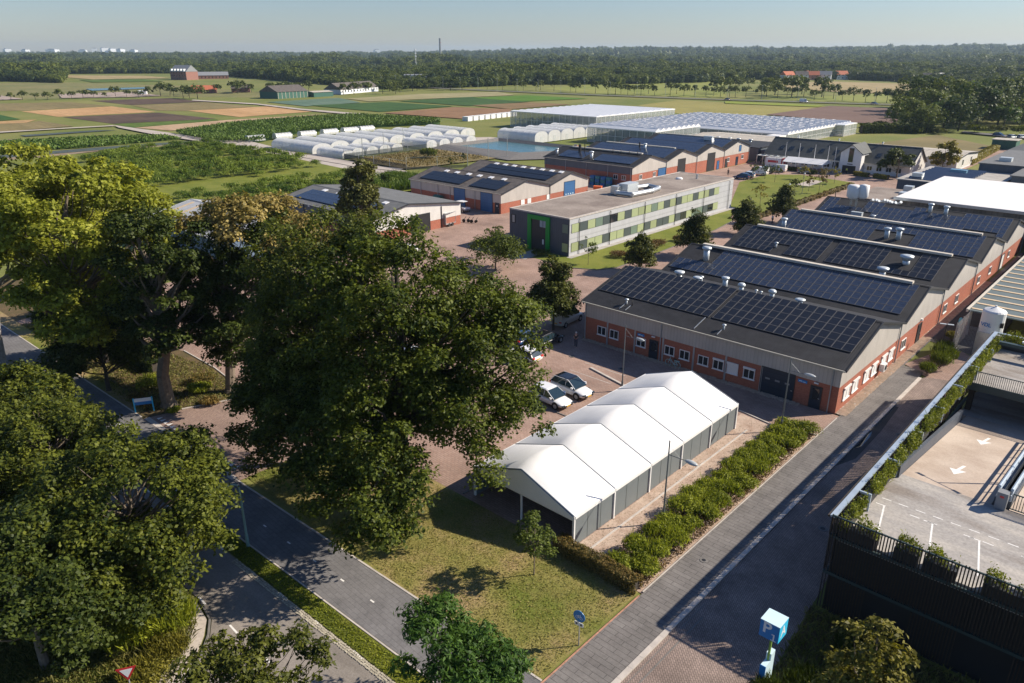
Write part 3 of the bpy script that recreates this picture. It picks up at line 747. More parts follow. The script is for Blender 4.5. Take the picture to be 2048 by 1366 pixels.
ground('alley', [(-15.2, 76.9), (-11.4, 78.1), (-11.4, 84), (-15.6, 88), (-17.9, 79), (-17.3, 78.6)], 0.056, 'yard_brick')
ground('side_alley', [(-18.0, 88), (-12.0, 86), (-14, 150), (-18.2, 150)], 0.058, 'asphalt_dark')
ground('sand_strip', [(-24.1, 31.3), (-18.35, 31.3), (-18.35, 57.6), (-21.2, 56.6), (-25.0, 57.2), (-25.0, 54.3), (-24.1, 54.3)], 0.042, 'sand')
ground('wild_bed', [(-10.4, -5), (40, -5), (40, 37), (-10.6, 37), (-10.1, 33), (-9.8, 26), (-10.3, 20)], 0.05, 'soil_verge')
ground('office_lawn', [(-81, 84), (-74, 85.0), (-66, 84.4), (-62.4, 86.2), (-61.0, 89.0), (-61.4, 102), (-62.6, 122), (-64, 131.3), (-66.2, 135), (-67, 143.5), (-83.7, 143.5), (-83.7, 89)], 0.044, 'lawn')
ground('office_path', [(-78.6, 82.4), (-74.2, 83.4), (-74.6, 89.1), (-77.2, 89.1), (-77.2, 86)], 0.052, 'concrete')
ground('office_apron', [(-70.2, 88.6), (-69.2, 88.6), (-69.2, 143.2), (-70.2, 143.2)], 0.056, 'concrete')
ground('park_lawn', [(-61.8, 134.6), (-60.9, 151), (-61.1, 170), (-61.4, 188), (-62.8, 192.3), (-77.7, 196), (-84.5, 190), (-84, 174), (-72, 146), (-66.7, 136.5)], 0.044, 'lawn')
ground('paved_square', [(-72.3, 179.2), (-68.8, 179.6), (-69.2, 189.2), (-72.3, 189.8)], 0.052, 'gravel')
ground('field_margin', [(-260, 62), (-133, 62), (-133, 122), (-150, 124), (-190, 124), (-244, 132), (-262, 110)], 0.32, 'lawn')
ground('gravel_track', [(-262, 128), (-186, 121), (-150, 118), (-145, 122), (-158, 129), (-189, 130.5), (-205, 133), (-205, 150), (-192, 205), (-200, 205), (-204, 200), (-206, 129.5), (-262, 138)], 0.335, 'gravel')
ground('north_yard', [(-48.5, 236), (-53.5, 238), (-56, 258), (-53, 300), (-48.7, 300), (-48.5, 270)], 0.05, 'yard_brick')
ground('rough_field', [(-92, 258), (-57, 240), (-54, 300), (-80, 330)], 0.06, 'f_dull')
ground('north_road', [(-75, 342), (-48, 332), (-30, 333), (-30, 338), (-48, 338), (-75, 349)], 0.5, 'asphalt_far')
ground('garden_plot', [(-188, 132), (-160, 131), (-157, 168), (-188, 172)], 0.345, 'f_dull')
# far road
FR = [(-760, 462), (-600, 460), (-467, 459), (-397, 460), (-339, 464), (-275, 471), (-237, 478), (-143, 500), (-60, 528), (60, 575)]
ground('highway', [(x, y-4.0) for x, y in FR]+[(x, y+4.0) for x, y in reversed(FR)], 0.62, 'asphalt_far')

# kerbs
def kerb(name, pts, w, h, z0, mat):
    mb = MB()
    for (x0, y0), (x1, y1) in zip(pts[:-1], pts[1:]):
        d = Vector((x1-x0, y1-y0, 0)); L = d.length; d.normalize(); nn = Vector((-d.y, d.x, 0))*w/2
        n = max(1, int(L/1.0))
        for i in range(n):
            a = Vector((x0, y0, 0))+d*(L*i/n+0.006); b = Vector((x0, y0, 0))+d*(L*(i+1)/n-0.006)
            mb.poly([(a-nn)[:2], (b-nn)[:2], (b+nn)[:2], (a+nn)[:2]], z0, h+random.uniform(-0.004, 0.004))
    o = mb.build(name, M[mat]); o['kind'] = 'structure'; return o
kerb('kerb', [(-15.62, -5), (-15.62, 60), (-15.62, 76.2)], 0.30, 0.16, 0, 'kerb')
kerb('gutter_line', [(-14.75, -5), (-14.75, 32)], 0.08, 0.056, 0, 'kerb_dark')
kerb('kerb_edging', [(-18.38, -5), (-18.38, 31)], 0.10, 0.105, 0, 'kerb_red')
kerb('kerb_edging', [(-18.4, 31.4), (-18.4, 62)], 0.08, 0.12, 0, 'kerb')
kerb('kerb_edging', [(x, bk(x)+1.86) for x in (-48, -40, -30, -18.5)], 0.12, 0.085, 0, 'kerb')
kerb('kerb_edging', [(x, bk(x)-1.8) for x in (-130, -90, -60, -40, -30, -18.5)], 0.10, 0.08, 0, 'kerb')
kerb('kerb_edging', [(x, bk(x)+1.86) for x in (-120, -90, -63.5)], 0.12, 0.085, 0, 'kerb')
kerb('kerb_edging', [(-37.1, 13.2), (-35.2, 12.88), (-34.1, 12.25), (-32.8, 11.15), (-32.0, 9.85), (-26.6, 5.8)], 0.10, 0.10, 0, 'kerb_dark')
kerb('kerb_edging', [(-36.0, 54.95), (-41.0, 56.2)], 0.25, 0.16, 0, 'kerb')
kerb('kerb_edging', [(-25.4, 57.6), (-21.2, 56.8), (-18.4, 57.8)], 0.12, 0.12, 0, 'kerb')
kerb('kerb_edging', [(-23.2, 31.6), (-23.2, 54.6)], 0.14, 0.10, 0, 'kerb')
kerb('kerb_edging', [(-72, 84.7), (-66, 84.2), (-62.4, 86.0), (-60.9, 89.0), (-61.2, 102), (-62.4, 122), (-63.8, 131.3)], 0.14, 0.13, 0, 'kerb_dark')
kerb('kerb_edging', [(-62.4, 23.8), (-60.4, 29.4), (-69, 30.3), (-76, 30.3)], 0.12, 0.12, 0, 'kerb')
kerb('kerb_edging', [(-37.4, 46.2), (-33.6, 46.2), (-33.6, 56), (-33.9, 31.5)], 0.12, 0.10, 0, 'kerb_dark')

# cobble gutter along the road: loose rows of real stones
mb = MB(); rk = random.Random(5)
for i in range(150):
    for j in range(3):
        x = -39+i*0.17+rk.uniform(-.02, .02); y = bk(x)-3.12+0.02-j*0.13-0.06+rk.uniform(-.02, .02)
        mb.cbox((x, y, 0.05), (0.13*rk.uniform(.7, 1.05), 0.10, 0.05*rk.uniform(.8, 1.6)), rk.uniform(-.2, .2))
o = mb.build('cobble_gutter', M['cobble']); tag(o, 'rows of pale cobbles along the road edge', kind='stuff')

# painted markings
def marks(name, rects, z, mat='paint'):
    mb = MB()
    for (x0, y0, x1, y1, w) in rects:
        d = Vector((x1-x0, y1-y0, 0)); d.normalize(); nn = Vector((-d.y, d.x, 0))*w/2; a, b = Vector((x0, y0, 0)), Vector((x1, y1, 0))
        mb.sheet([(a-nn)[:2], (b-nn)[:2], (b+nn)[:2], (a+nn)[:2]], z)
    o = mb.build(name, M[mat]); o['kind'] = 'structure'; return o
marks('cycle_road_dashes', [(x, bk(x), x+0.33, bk(x+0.33), 0.10) for x in [-29.78+2.83*i for i in range(-20, 5)]], 0.068)
marks('road_dashes', [(x, 16.62+0.035*(x+37.7), x+0.85, 16.62+0.035*(x+36.9), 0.11) for x in [-37.74+3.5*i for i in range(-14, 7)]], 0.048)
marks('road_dashes', [(x, 13.42+0.03*(x+34), x+0.88, 13.42+0.03*(x+33.1), 0.11) for x in [-33.94+3.5*i for i in (-12, -11, -8, -5, -3, -1, 0, 1, 2, 3)]], 0.049)
mb = MB()
for i in range(22):
    x = -62.3+i*0.6; y = 21.5+0.02*i; mb.sheet([(x, y), (x+0.42, y), (x+0.21, y+0.5)], 0.066)
o = mb.build('give_way_teeth', M['paint']); o['kind'] = 'structure'
marks('give_way_apron', [(-63.0, 20.95, -48.0, 21.2, 0.45)], 0.065, 'kerb')
marks('parking_lines', [(-37.3+0*i, 44.5+2.5*i, -42.3, 44.5+2.5*i, 0.08) for i in range(6)], 0.042, 'kerb')
marks('footpath_rut', [(-15.2, 0, -15.2, 33, 0.05)], 0.055, 'kerb_dark')
ground('puddle', [(-15.35, 57.6), (-15.05, 58.4), (-15.08, 60.4), (-15.3, 61.6), (-15.42, 60.0)], 0.0545, 'puddle_water')
ground('wet_patch', [(-15.44, 53.8), (-14.7, 56.0), (-14.75, 62.0), (-15.1, 68.0), (-15.44, 68.0)], 0.0535, 'asphalt_dark')

for i, (x, y, r) in enumerate(((-38.6, 58.2, .35), (-44.3, 57.4, .3), (-31.0, 59.5, .3), (-13.0, 45, .32), (-13.4, 62.5, .32), (-17.2, 36.5, .25), (-30.6, 14.8, .33), (-24.5, 20.9, .25), (-58, 70, .35), (-62, 50, .35))):
    t = thing('drain_cover', 'round dark iron drain cover in the paving, %s of ten from the shaded yard on' % nth(i), 'drain cover', (x, y, 0.058 if x < -20 else 0.108 if -18.3 < x < -15.7 else 0.056), 0, 'drain covers in the paving')
    MB().lathe([(r, 0.0), (r, 0.016), (r*0.95, 0.018)], n=16).build('lid', M['kerb_dark'], t, world=False); MB().lathe([(r*0.55, 0.0185), (r*0.5, 0.024)], n=12).build('boss', M['black'], t, world=False)
# ---------------------------------------------------------------- gabled halls
def shared(mb, name, mat):
    me = bpy.data.meshes.new(name); me.from_pydata(mb.v, [], mb.f); me.materials.append(M[mat]); me.update(); return me
PAN = {}
def solar_mesh(kind):
    if kind in PAN: return PAN[kind]
    # 0.88 x 1.18 m module: dark glass set inside a pale frame
    fr = MB(); w, h = 0.89, 1.19
    fr.box(0.005, w, 0.005, 0.035, 0.05, 0.10).box(0.005, w, h-0.028, h, 0.05, 0.10).box(0.005, 0.033, 0.035, h-0.028, 0.05, 0.10).box(w-0.026, w, 0.035, h-0.028, 0.05, 0.10)
    gl = MB(); gl.box(0.033, w-0.026, 0.035, h*0.5-0.006, 0.055, 0.088).box(0.033, w-0.026, h*0.5+0.006, h-0.028, 0.055, 0.088)
    me = bpy.data.meshes.new('solar_panel_'+kind)
    nv = len(fr.v); me.from_pydata(fr.v+gl.v, [], fr.f+[tuple(i+nv for i in f) for f in gl.f])
    me.materials.append(M['solar_frame']); me.materials.append(M['solar_'+kind])
    for i, p in enumerate(me.polygons): p.material_index = 0 if i < len(fr.f) else 1
    me.update(); PAN[kind] = me; return me

def solar_far(kind):
    k = 'far_'+kind
    if k not in PAN:
        PAN[k] = shared(MB().box(0.01, 0.895, 0.01, 1.195, 0.05, 0.10), 'solar_panel_far', 'solar_'+kind)
    return PAN[k]

def panels(root, x0, x1, y0, rows, slope, kind, z_at, skip=None, pw=0.91, ph=1.21, scale=1.0):
    me = solar_mesh(kind) if scale == 1.0 else solar_far(kind); cs, sn = math.cos(slope), math.sin(slope); L = parent_offset(root)
    n = int((x1-x0)/(pw*scale)+0.03); k = 0
    for r in range(rows):
        y = y0 + r*ph*scale*cs
        for i in range(n):
            x = x0 + i*pw*scale
            if skip and skip(x, y): continue
            o = bpy.data.objects.new('solar_panel', me); COL.objects.link(o); o.parent = root
            o.location = (x-L.x, y-L.y, z_at(y)-L.z); o.rotation_euler = (slope, 0, 0)
            if scale != 1.0: o.scale = (scale,)*3
            k += 1
    return k

WIN = {}
def window_mesh(w, h, panes=2, blind=False):
    key = (w, h, panes, blind)
    if key in WIN: return WIN[key]
    f = MB(); t = 0.07
    f.box(-w/2, w/2, -0.05, 0.03, 0, t).box(-w/2, w/2, -0.05, 0.03, h-t, h)
    f.box(-w/2, -w/2+t, -0.05, 0.03, t, h-t).box(w/2-t, w/2, -0.05, 0.03, t, h-t)
    for k in range(1, panes):
        x = -w/2+w*k/panes; f.box(x-t/2, x+t/2, -0.045, 0.03, t, h-t)
    f.box(-w/2-0.05, w/2+0.05, -0.11, 0.03, -0.06, -0.002)
    g = MB(); g.box(-w/2+t, w/2-t, -0.02, 0.02, t, h-t)
    WIN[key] = (shared(f, 'window_frame', 'trim_white'), shared(g, 'pane', 'trim_white' if blind else 'window_glass'))
    return WIN[key]
def window(root, x, y, z, w, h, rz=0.0, panes=2, blind=False, shutter=False):
    """rz=0 faces -y ; rz=90deg faces +x"""
    L = parent_offset(root); fm, gm = window_mesh(w, h, panes, blind)
    o = bpy.data.objects.new('window', fm); COL.objects.link(o); o.parent = root; o.location = (x-L.x, y-L.y, z-L.z); o.rotation_euler = (0, 0, rz)
    part('pane', gm, o)
    if shutter:
        key = ('sh', w)
        if key not in WIN:
            b = MB(); b.box(-w/2-0.02, w/2+0.02, -0.14, 0.0, h-0.02, h+0.17); WIN[key] = shared(b, 'shutter_box', 'trim_white')
        part('shutter_box', WIN[key], o)
    return o

def door(root, x, y, z, w, h, rz, mat='door_navy', glassy=False, proud=0.05, name='door', trim='trim_dark', handle=True):
    L = parent_offset(root); mb = MB(); mb.box(-w/2, w/2, -proud, 0.03, 0, h)
    o = mb.build(name, M[mat], root, world=False); o.location = (x-L.x, y-L.y, z-L.z); o.rotation_euler = (0, 0, rz)
    f = MB(); t = 0.08; f.box(-w/2-t, -w/2, -proud-0.03, 0.03, 0, h+t).box(w/2, w/2+t, -proud-0.03, 0.03, 0, h+t).box(-w/2, w/2, -proud-0.03, 0.03, h, h+t)
    f.build('door_frame', M[trim], o, world=False)
    if glassy:
        g = MB(); g.box(-w/2+0.15, w/2-0.15, -proud-0.02, -proud+0.002, 0.9, h-0.15); g.build('door_glass', M['window_glass'], o, world=False)
    if handle:
        g = MB(); g.cbox((w/2-0.12, -proud-0.05, 1.05), (0.14, 0.05, 0.04)); g.build('handle', M['galvanised'], o, world=False)
    return o

def hall(name, label, x0, x1, y0, yr, y1, ze, zr, zb, clad='clad_beige', brick='facade_brick', roof='roof_dark', south=None, e0=0.0, e1=0.0,
         over=0.22, verge='trim_dark', gutter_south=True, cat='building', ridge=None):
    """gable ends at x0 and x1, ridge along x at yr; e0/e1 pull the hidden party walls inwards"""
    t = thing(name, label, cat, ((x0+x1)/2, (y0+y1)/2, 0))
    ya, yb = y0+e0, y1-e1
    mb = MB(); mb.box(x0, x1, ya, yb, -0.1, zb); mb.build('brick_wall', M[brick], t)
    c = 0.03; mb = MB()   # cladding 3 cm proud of the brick
    def zl(y): return ze+(zr-ze)*(y-y0)/(yr-y0) if y < yr else ze+(zr-ze)*(y1-y)/(y1-yr)
    prof = [(ya-(c if e0 == 0 else 0), zb+0.002), (yb+(c if e1 == 0 else 0), zb+0.002), (yb+(c if e1 == 0 else 0), zl(yb)-0.06), (yr, zr-0.06), (ya-(c if e0 == 0 else 0), zl(ya)-0.06)]
    mb.xprism(prof, x0-c, x1+c); o = mb.build('wall_cladding', M[clad], t)
    if south:
        mb = MB(); mb.box(x0-c-0.004, x1+c+0.004, y0-c-0.03, y0-c-0.002, zb, ze-0.1); mb.build('front_cladding', M[south], t)
    xo = 0.35
    th = 0.12
    mb = MB(); ys = y0-over if e0 == 0 else y0+0.02; zs = ze-(zr-ze)*(y0-ys)/(yr-y0)
    mb.slab((x0-xo, ys, zs), (x1+xo, ys, zs), (x1+xo, yr-0.004, zr), (x0-xo, yr-0.004, zr), th)
    mb.build('roof_south', M[roof], t)
    mb = MB(); yn = y1+over if e1 == 0 else y1-0.02; zn = ze-(zr-ze)*(yn-y1)/(y1-yr)
    mb.slab((x0-xo, yr+0.004, zr), (x1+xo, yr+0.004, zr), (x1+xo, yn, zn), (x0-xo, yn, zn), th)
    mb.build('roof_north', M[roof], t)
    # verge trims on both gables
    for xs, xe in ((x1+xo+0.003, x1+xo+0.10), (x0-xo-0.10, x0-xo-0.003)):
        mb = MB(); mb.add([(xs, ys, zs+0.06), (xe, ys, zs+0.06), (xe, yr, zr+0.06), (xs, yr, zr+0.06), (xs, ys, zs-0.16), (xe, ys, zs-0.16), (xe, yr, zr-0.16), (xs, yr, zr-0.16)],
                          [(0,1,2,3),(7,6,5,4),(4,5,1,0),(5,6,2,1),(6,7,3,2),(7,4,0,3)])
        mb.add([(xs, yr, zr+0.06), (xe, yr, zr+0.06), (xe, yn, zn+0.06), (xs, yn, zn+0.06), (xs, yr, zr-0.16), (xe, yr, zr-0.16), (xe, yn, zn-0.16), (xs, yn, zn-0.16)],
               [(0,1,2,3),(7,6,5,4),(4,5,1,0),(5,6,2,1),(6,7,3,2),(7,4,0,3)])
        mb.build('verge_trim', M[verge], t)
    mb = MB(); mb.xprism([(yr-0.22, zr-0.02), (yr+0.22, zr-0.02), (yr, zr+0.07)], x0-xo, x1+xo); mb.build('ridge_cap', M[roof], t)
    if ridge:
        mb = MB(); mb.box(ridge[0], ridge[1], yr-0.35, yr+0.25, zr+0.02, zr+0.30); mb.build('ridge_skylight', M['trim_light'], t)
    if gutter_south and e0 == 0:
        mb = MB(); mb.box(x0-xo, x1+xo, ys-0.14, ys-0.005, zs-0.14, zs-0.02); mb.build('gutter', M['gutter'], t)
    return t, zl

def pipe(root, x, y, z1, z0=0.0, r=0.05, mat='pipe_grey', off=(0, -0.12)):
    mb = MB(); mb.tube((x+off[0], y+off[1], z0), (x+off[0], y+off[1], z1), r, r, 7)
    mb.tube((x+off[0], y+off[1], z1), (x, y, z1+0.12), r, r, 7); mb.build('downpipe', M[mat], root)

VENT = {}
def vent(root, x, y, z, kind='cowl', s=1.0):
    if kind not in VENT:
        a = MB(); b = MB()
        if kind == 'cowl':
            a.lathe([(0.26, -0.3), (0.26, 0.55)], n=12); b.lathe([(0.26, 0.5), (0.42, 0.62), (0.46, 0.82), (0.30, 0.98), (0.1, 1.02)], n=14)
        elif kind == 'tall':
            a.lathe([(0.30, -0.3), (0.30, 1.05)], n=12); b.lathe([(0.30, 1.02), (0.46, 1.10), (0.46, 1.28), (0.2, 1.36)], n=14)
        elif kind == 'bowl':
            a.lathe([(0.34, -0.3), (0.34, 0.35)], n=12); b.lathe([(0.34, 0.3), (0.42, 0.45), (0.62, 0.62), (0.64, 0.80), (0.2, 0.86)], n=16)
        elif kind == 'flat':
            a.lathe([(0.30, -0.3), (0.28, 0.40)], n=12); b.lathe([(0.5, 0.42), (0.58, 0.50), (0.58, 0.56), (0.3, 0.64)], n=16)
        elif kind == 'box':
            a.box(-1.0, 1.0, -0.45, 0.45, -0.3, 0.75); b.box(-1.03, 1.03, -0.48, 0.48, 0.752, 0.82)
        elif kind == 'small':
            a.lathe([(0.10, -0.2), (0.10, 0.42)], n=8); b.lathe([(0.12, 0.40), (0.22, 0.46), (0.22, 0.55), (0.05, 0.62)], n=10)
        elif kind == 'stack':
            a.lathe([(0.11, -0.2), (0.11, 1.5)], n=8); b.lathe([(0.15, 1.5), (0.15, 1.62)], n=8)
        VENT[kind] = (shared(a, 'vent_pipe', 'black' if kind in ('stack',) else 'vent_metal'), shared(b, 'vent_cap', 'black' if kind == 'stack' else 'vent_metal'))
        for k in VENT[kind]:
            for p in k.polygons: p.use_smooth = kind not in ('box',) and len(p.vertices) == 4
    L = parent_offset(root); a, b = VENT[kind]
    o = bpy.data.objects.new('roof_vent', a); COL.objects.link(o); o.parent = root; o.location = (x-L.x, y-L.y, z-L.z); o.scale = (s, s, s)
    part('vent_cap', b, o)

X0, X1 = -46.75, -18.85
BY = [62.7, 78.9, 94.5, 110.0, 125.4, 141.0]
RY = [70.8, 85.9, 101.5, 116.7, 132.2]
names = ['gabled red brick workshop nearest the white tent', 'second gabled brick workshop, blue solar panels stepped round a tall white vent',
         'third gabled brick workshop, black solar panels with a wide flat vent near its right end', 'fourth gabled brick workshop, two tall vents in a gap in its blue panels',
         'fifth gabled brick workshop, farthest of the row, beside the white roofed building']
SLOPES = []
for k in range(5):
    y0, yr, y1 = BY[k], RY[k], BY[k+1]
    t, zl = hall('workshop', names[k], X0, X1, y0, yr, y1, 4.45, 6.65, 2.62, 'clad_beige', south=None, e0=0.0 if k == 0 else 0.03, e1=0.03 if k < 4 else 0.0,
                 ridge=None if k in (0, 4) else (-45.4, -20.2))
    sl = math.atan2(2.2, yr-y0); kind = ['black', 'blue', 'black', 'blue', 'blue'][k]
    if k == 0:
        panels(t, -46.75, -33.1, 65.1, 5, sl, kind, zl); panels(t, -32.75, -19.0, 65.1, 5, sl, kind, zl)
    if k == 1:
        panels(t, -46.75, -19.0, 79.95, 5, sl, kind, zl, lambda x, y: x < -42.4 and y > 82.2)
    if k == 2:
        panels(t, -46.1, -33.6, 95.5, 5, sl, kind, zl, lambda x, y: -41.3 < x < -39.4 and y < 97.5)
        panels(t, -33.3, -19.7, 95.5, 5, sl, kind, zl, lambda x, y: -27.3 < x < -23.3 and 96.4 < y < 102)
    if k == 3:
        panels(t, -46.9, -19.0, 110.8, 5, sl, kind, zl, lambda x, y: -33.9 < x < -28.5 and y < 114.2)
    if k == 4:
        panels(t, -46.6, -19.0, 126.2, 5, sl, kind, zl, lambda x, y: (x < -40.3 and y > 129.0 and x > -44.8) or (y > 130.0 and (-37.8 < x < -33.6 or -32 < x < -26)) or (-42 < x < -38.5 and y < 127.5) or (y < 127 and -25.5 < x < -21))
    # east wall items
    pipe(t, X1, y1-0.35 if k < 4 else y1-0.2, zl(y1)-0.15, mat='pipe_grey', off=(0.14, 0), r=0.065)
    if k == 0:
        for yc, w, bl in ((64.75, 1.55, True), (66.9, 1.5, True), (69.9, 1.5, True), (72.0, 1.45, True), (74.75, 1.5, True), (76.95, 1.4, True)):
            window(t, X1+0.03, yc, 0.92, w, 1.05, math.pi/2, 2, bl, shutter=True)
        mb = MB(); mb.cbox((X1+0.33, 73.9, 1.15), (0.45, 0.9, 0.75)); o = mb.build('air_conditioner', M['trim_white'], t)
        mb = MB(); mb.tube((X1+0.565, 73.9, 1.15), (X1+0.6, 73.9, 1.15), 0.28, 0.28, 12); mb.build('fan_grille', M['black'], o, world=True) if False else mb.build('fan_grille', M['black'], t)
        for xc, pn, bl in ((-44.4, 2, False), (-42.75, 2, False), (-39.3, 2, False), (-35.85, 2, False), (-34.1, 2, False), (-32.0, 2, False), (-30.35, 2, False), (-28.85, 1, True), (-27.15, 2, False)):
            window(t, xc, y0-0.03, 0.98, 1.15, 0.98, 0.0, pn, bl, shutter=bl or xc in (-30.35, -27.15))
        door(t, -37.75, y0, 0.0, 0.9, 2.05, 0, 'door_navy', True); door(t, -20.75, y0, 0.0, 0.9, 2.1, 0, 'door_navy', True)
        door(t, -24.35, y0, 0.0, 3.1, 2.6, 0, 'door_navy', False, name='double_door')
        for xs in (-25.3, -24.35, -23.4):
            mb = MB(); mb.box(xs-0.22, xs+0.22, y0-0.07, y0-0.055, 1.5, 1.66); mb.build('door_sticker', M['far_grey'], t)
        for xs in (-43.66, -40.1, -36.65, -33.1, -29.6, -25.95):
            mb = MB(); mb.box(xs-0.09, xs+0.09, y0-0.06, y0-0.002, 0, 2.6); mb.build('wall_post', M['pipe_grey'], t)
        for xs in (-46.62, -36.95, -19.52): pipe(t, xs, y0, 4.2, mat='pipe_grey', r=0.055)
        for xs in (-39.35, -22.05):
            mb = MB(); mb.box(xs-0.42, xs+0.42, y0-0.09, y0-0.04, 2.15, 2.42); o = mb.build('name_board', M['sign_blue'], t)
            mb = MB(); mb.box(xs-0.30, xs-0.02, y0-0.094, y0-0.091, 2.25, 2.33).box(xs+0.04, xs+0.28, y0-0.094, y0-0.091, 2.22, 2.28); mb.build('board_print', M['sign_pale'], t)
        for xs in (-37.8, -20.8):
            mb = MB(); mb.cbox((xs, y0-0.14, 2.5), (0.38, 0.16, 0.1)); mb.build('wall_lamp', M['trim_white'], t)
        vent(t, -42.2, 63.9, zl(63.9), 'small', 1.0); vent(t, -41.45, 63.85, zl(63.85), 'stack', 0.42); vent(t, -30.75, 63.85, zl(63.85), 'small', 0.9)
        mb = MB()
        for xs, ya, yb in ((-42.35, 62.75, 63.8), (-41.6, 62.75, 63.75), (-33.4, 62.75, 64.9), (-30.9, 62.75, 63.7)):
            mb.add([(xs, ya, zl(ya)+0.02), (xs+0.07, ya, zl(ya)+0.02), (xs+0.07, yb, zl(yb)+0.02), (xs, yb, zl(yb)+0.02), (xs, ya, zl(ya)+0.07), (xs+0.07, ya, zl(ya)+0.07), (xs+0.07, yb, zl(yb)+0.07), (xs, yb, zl(yb)+0.07)], [(3,2,1,0),(4,5,6,7),(0,1,5,4),(1,2,6,5),(2,3,7,6),(3,0,4,7)])
        mb.build('cable_tray', M['galvanised'], t)
        for x, kd in ((-40.6, 'bowl'), (-38.3, 'flat'), (-35.0, 'tall'), (-33.1, 'cowl'), (-29.7, 'cowl'), (-26.75, 'flat')):
            vent(t, x, 71.75, zl(71.75)-0.05, kd, 0.9)
        vent(t, -31.4, 71.7, zl(71.7), 'small', 0.8); vent(t, -30.9, 71.8, zl(71.8), 'small', 0.7); vent(t, -38.0, 72.1, zl(72.1), 'small', 1.1)
    if k == 1:
        window(t, X1+0.03, 80.95, 0.95, 1.5, 1.05, math.pi/2, 2); door(t, X1, 86.4, 0.0, 1.15, 2.25, math.pi/2, 'black')
        window(t, X1+0.03, 91.6, 0.95, 1.2, 1.0, math.pi/2, 2) if False else None
        mb = MB(); mb.cbox((X1+0.12, 86.4, 2.75), (0.2, 0.25, 0.2)); mb.build('wall_lamp', M['trim_white'], t)
        vent(t, -43.35, 82.9, zl(82.9), 'tall', 1.25)
    if k == 2:
        window(t, X1+0.03, 96.7, 0.95, 1.4, 1.05, math.pi/2, 2); window(t, X1+0.03, 102.0, 0.9, 1.4, 1.05, math.pi/2, 2)
        vent(t, -40.45, 96.9, zl(96.9), 'small', 1.2); vent(t, -24.4, 98.3, zl(98.3), 'bowl', 1.25); vent(t, -25.9, 94.75, zl(95.2), 'bowl', 1.1)
    if k == 3:
        window(t, X1+0.03, 113.0, 0.95, 1.3, 1.0, math.pi/2, 2); window(t, X1+0.03, 119.5, 0.95, 1.3, 1.0, math.pi/2, 2)
        vent(t, -45.7, 111.3, zl(111.3), 'tall', 1.05); vent(t, -31.15, 112.6, zl(112.6), 'tall', 1.1); vent(t, -29.6, 112.7, zl(112.7), 'tall', 1.2)
    if k == 4:
        door(t, X1, 127.2, 0.0, 1.6, 2.2, math.pi/2, 'trim_white'); window(t, X1+0.03, 131.5, 1.0, 1.2, 1.0, math.pi/2, 2)
        vent(t, -30.6, 131.2, zl(131.2), 'tall', 1.0); vent(t, -28.3, 131.0, zl(131.0), 'tall', 1.0); vent(t, -40.2, 126.9, zl(126.9), 'box', 0.85); vent(t, -24.0, 125.95, zl(126), 'box', 0.55)
        vent(t, -46.0, 132.4, zl(132.3), 'stack', 0.6); vent(t, -37.7, 127.1, zl(127.1), 'flat', 0.7)
        mb = MB()
        for dx in (-0.45, 0.45):
            for dy in (-0.3, 0.3): mb.tube((-42.0+dx, 129.9+dy, zl(129.9)-0.1), (-42.0+dx, 129.9+dy, 7.2), 0.05, 0.05, 6)
        mb.build('tank_legs', M['galvanised'], t)
        mb = MB(); mb.lathe([(0.5, 7.0), (0.98, 7.5), (1.02, 9.2), (0.8, 9.4), (0.2, 9.5)], (-42.3, 129.9, 0), 16); o = mb.build('roof_tank', M['trim_white'], t, smooth=True)
        mb = MB(); mb.lathe([(0.5, 7.2), (0.85, 7.6), (0.85, 9.4), (0.2, 9.6)], (-40.9, 130.5, 0), 14); o = mb.build('roof_tank', M['trim_white'], t, smooth=True)
# pebble strip at the foot of the east wall
rg = np.random.default_rng(8); n = 5200
X = rg.uniform(-18.8, -17.95, n); Y = rg.uniform(62.8, 118, n); keep = X < -17.95-0.0*(Y-62); X, Y = X[keep], Y[keep]
V = []
for x, y in zip(X, Y):
    s = random.uniform(0.05, 0.12); V.append([(x-s, y-s*0.6, 0.13), (x+s*0.5, y-s, 0.12), (x+s, y+s*0.5, 0.13+s*0.5), (x-s*0.4, y+s, 0.13+s*0.3)])
o = quads_object('pebble_strip', np.array(V), M['pebble']); tag(o, 'strip of loose pebbles at the foot of the brick gables', kind='stuff')
ground('gravel_bed', [(-18.85, 62.75), (-17.95, 62.75), (-17.95, 118), (-18.85, 118)], 0.118, 'gravel')
rg = np.random.default_rng(9); n = 1800; X = rg.uniform(-46.7, -22, n); Y = rg.uniform(61.95, 62.65, n); V = []
for x, y in zip(X, Y):
    s = random.uniform(0.05, 0.11); V.append([(x-s, y-s*0.6, 0.06), (x+s*0.5, y-s, 0.05), (x+s, y+s*0.5, 0.06+s*0.5), (x-s*0.4, y+s, 0.06+s*0.3)])
o = quads_object('pebble_strip', np.array(V), M['pebble']); tag(o, 'strip of loose pebbles along the shaded workshop front', kind='stuff')

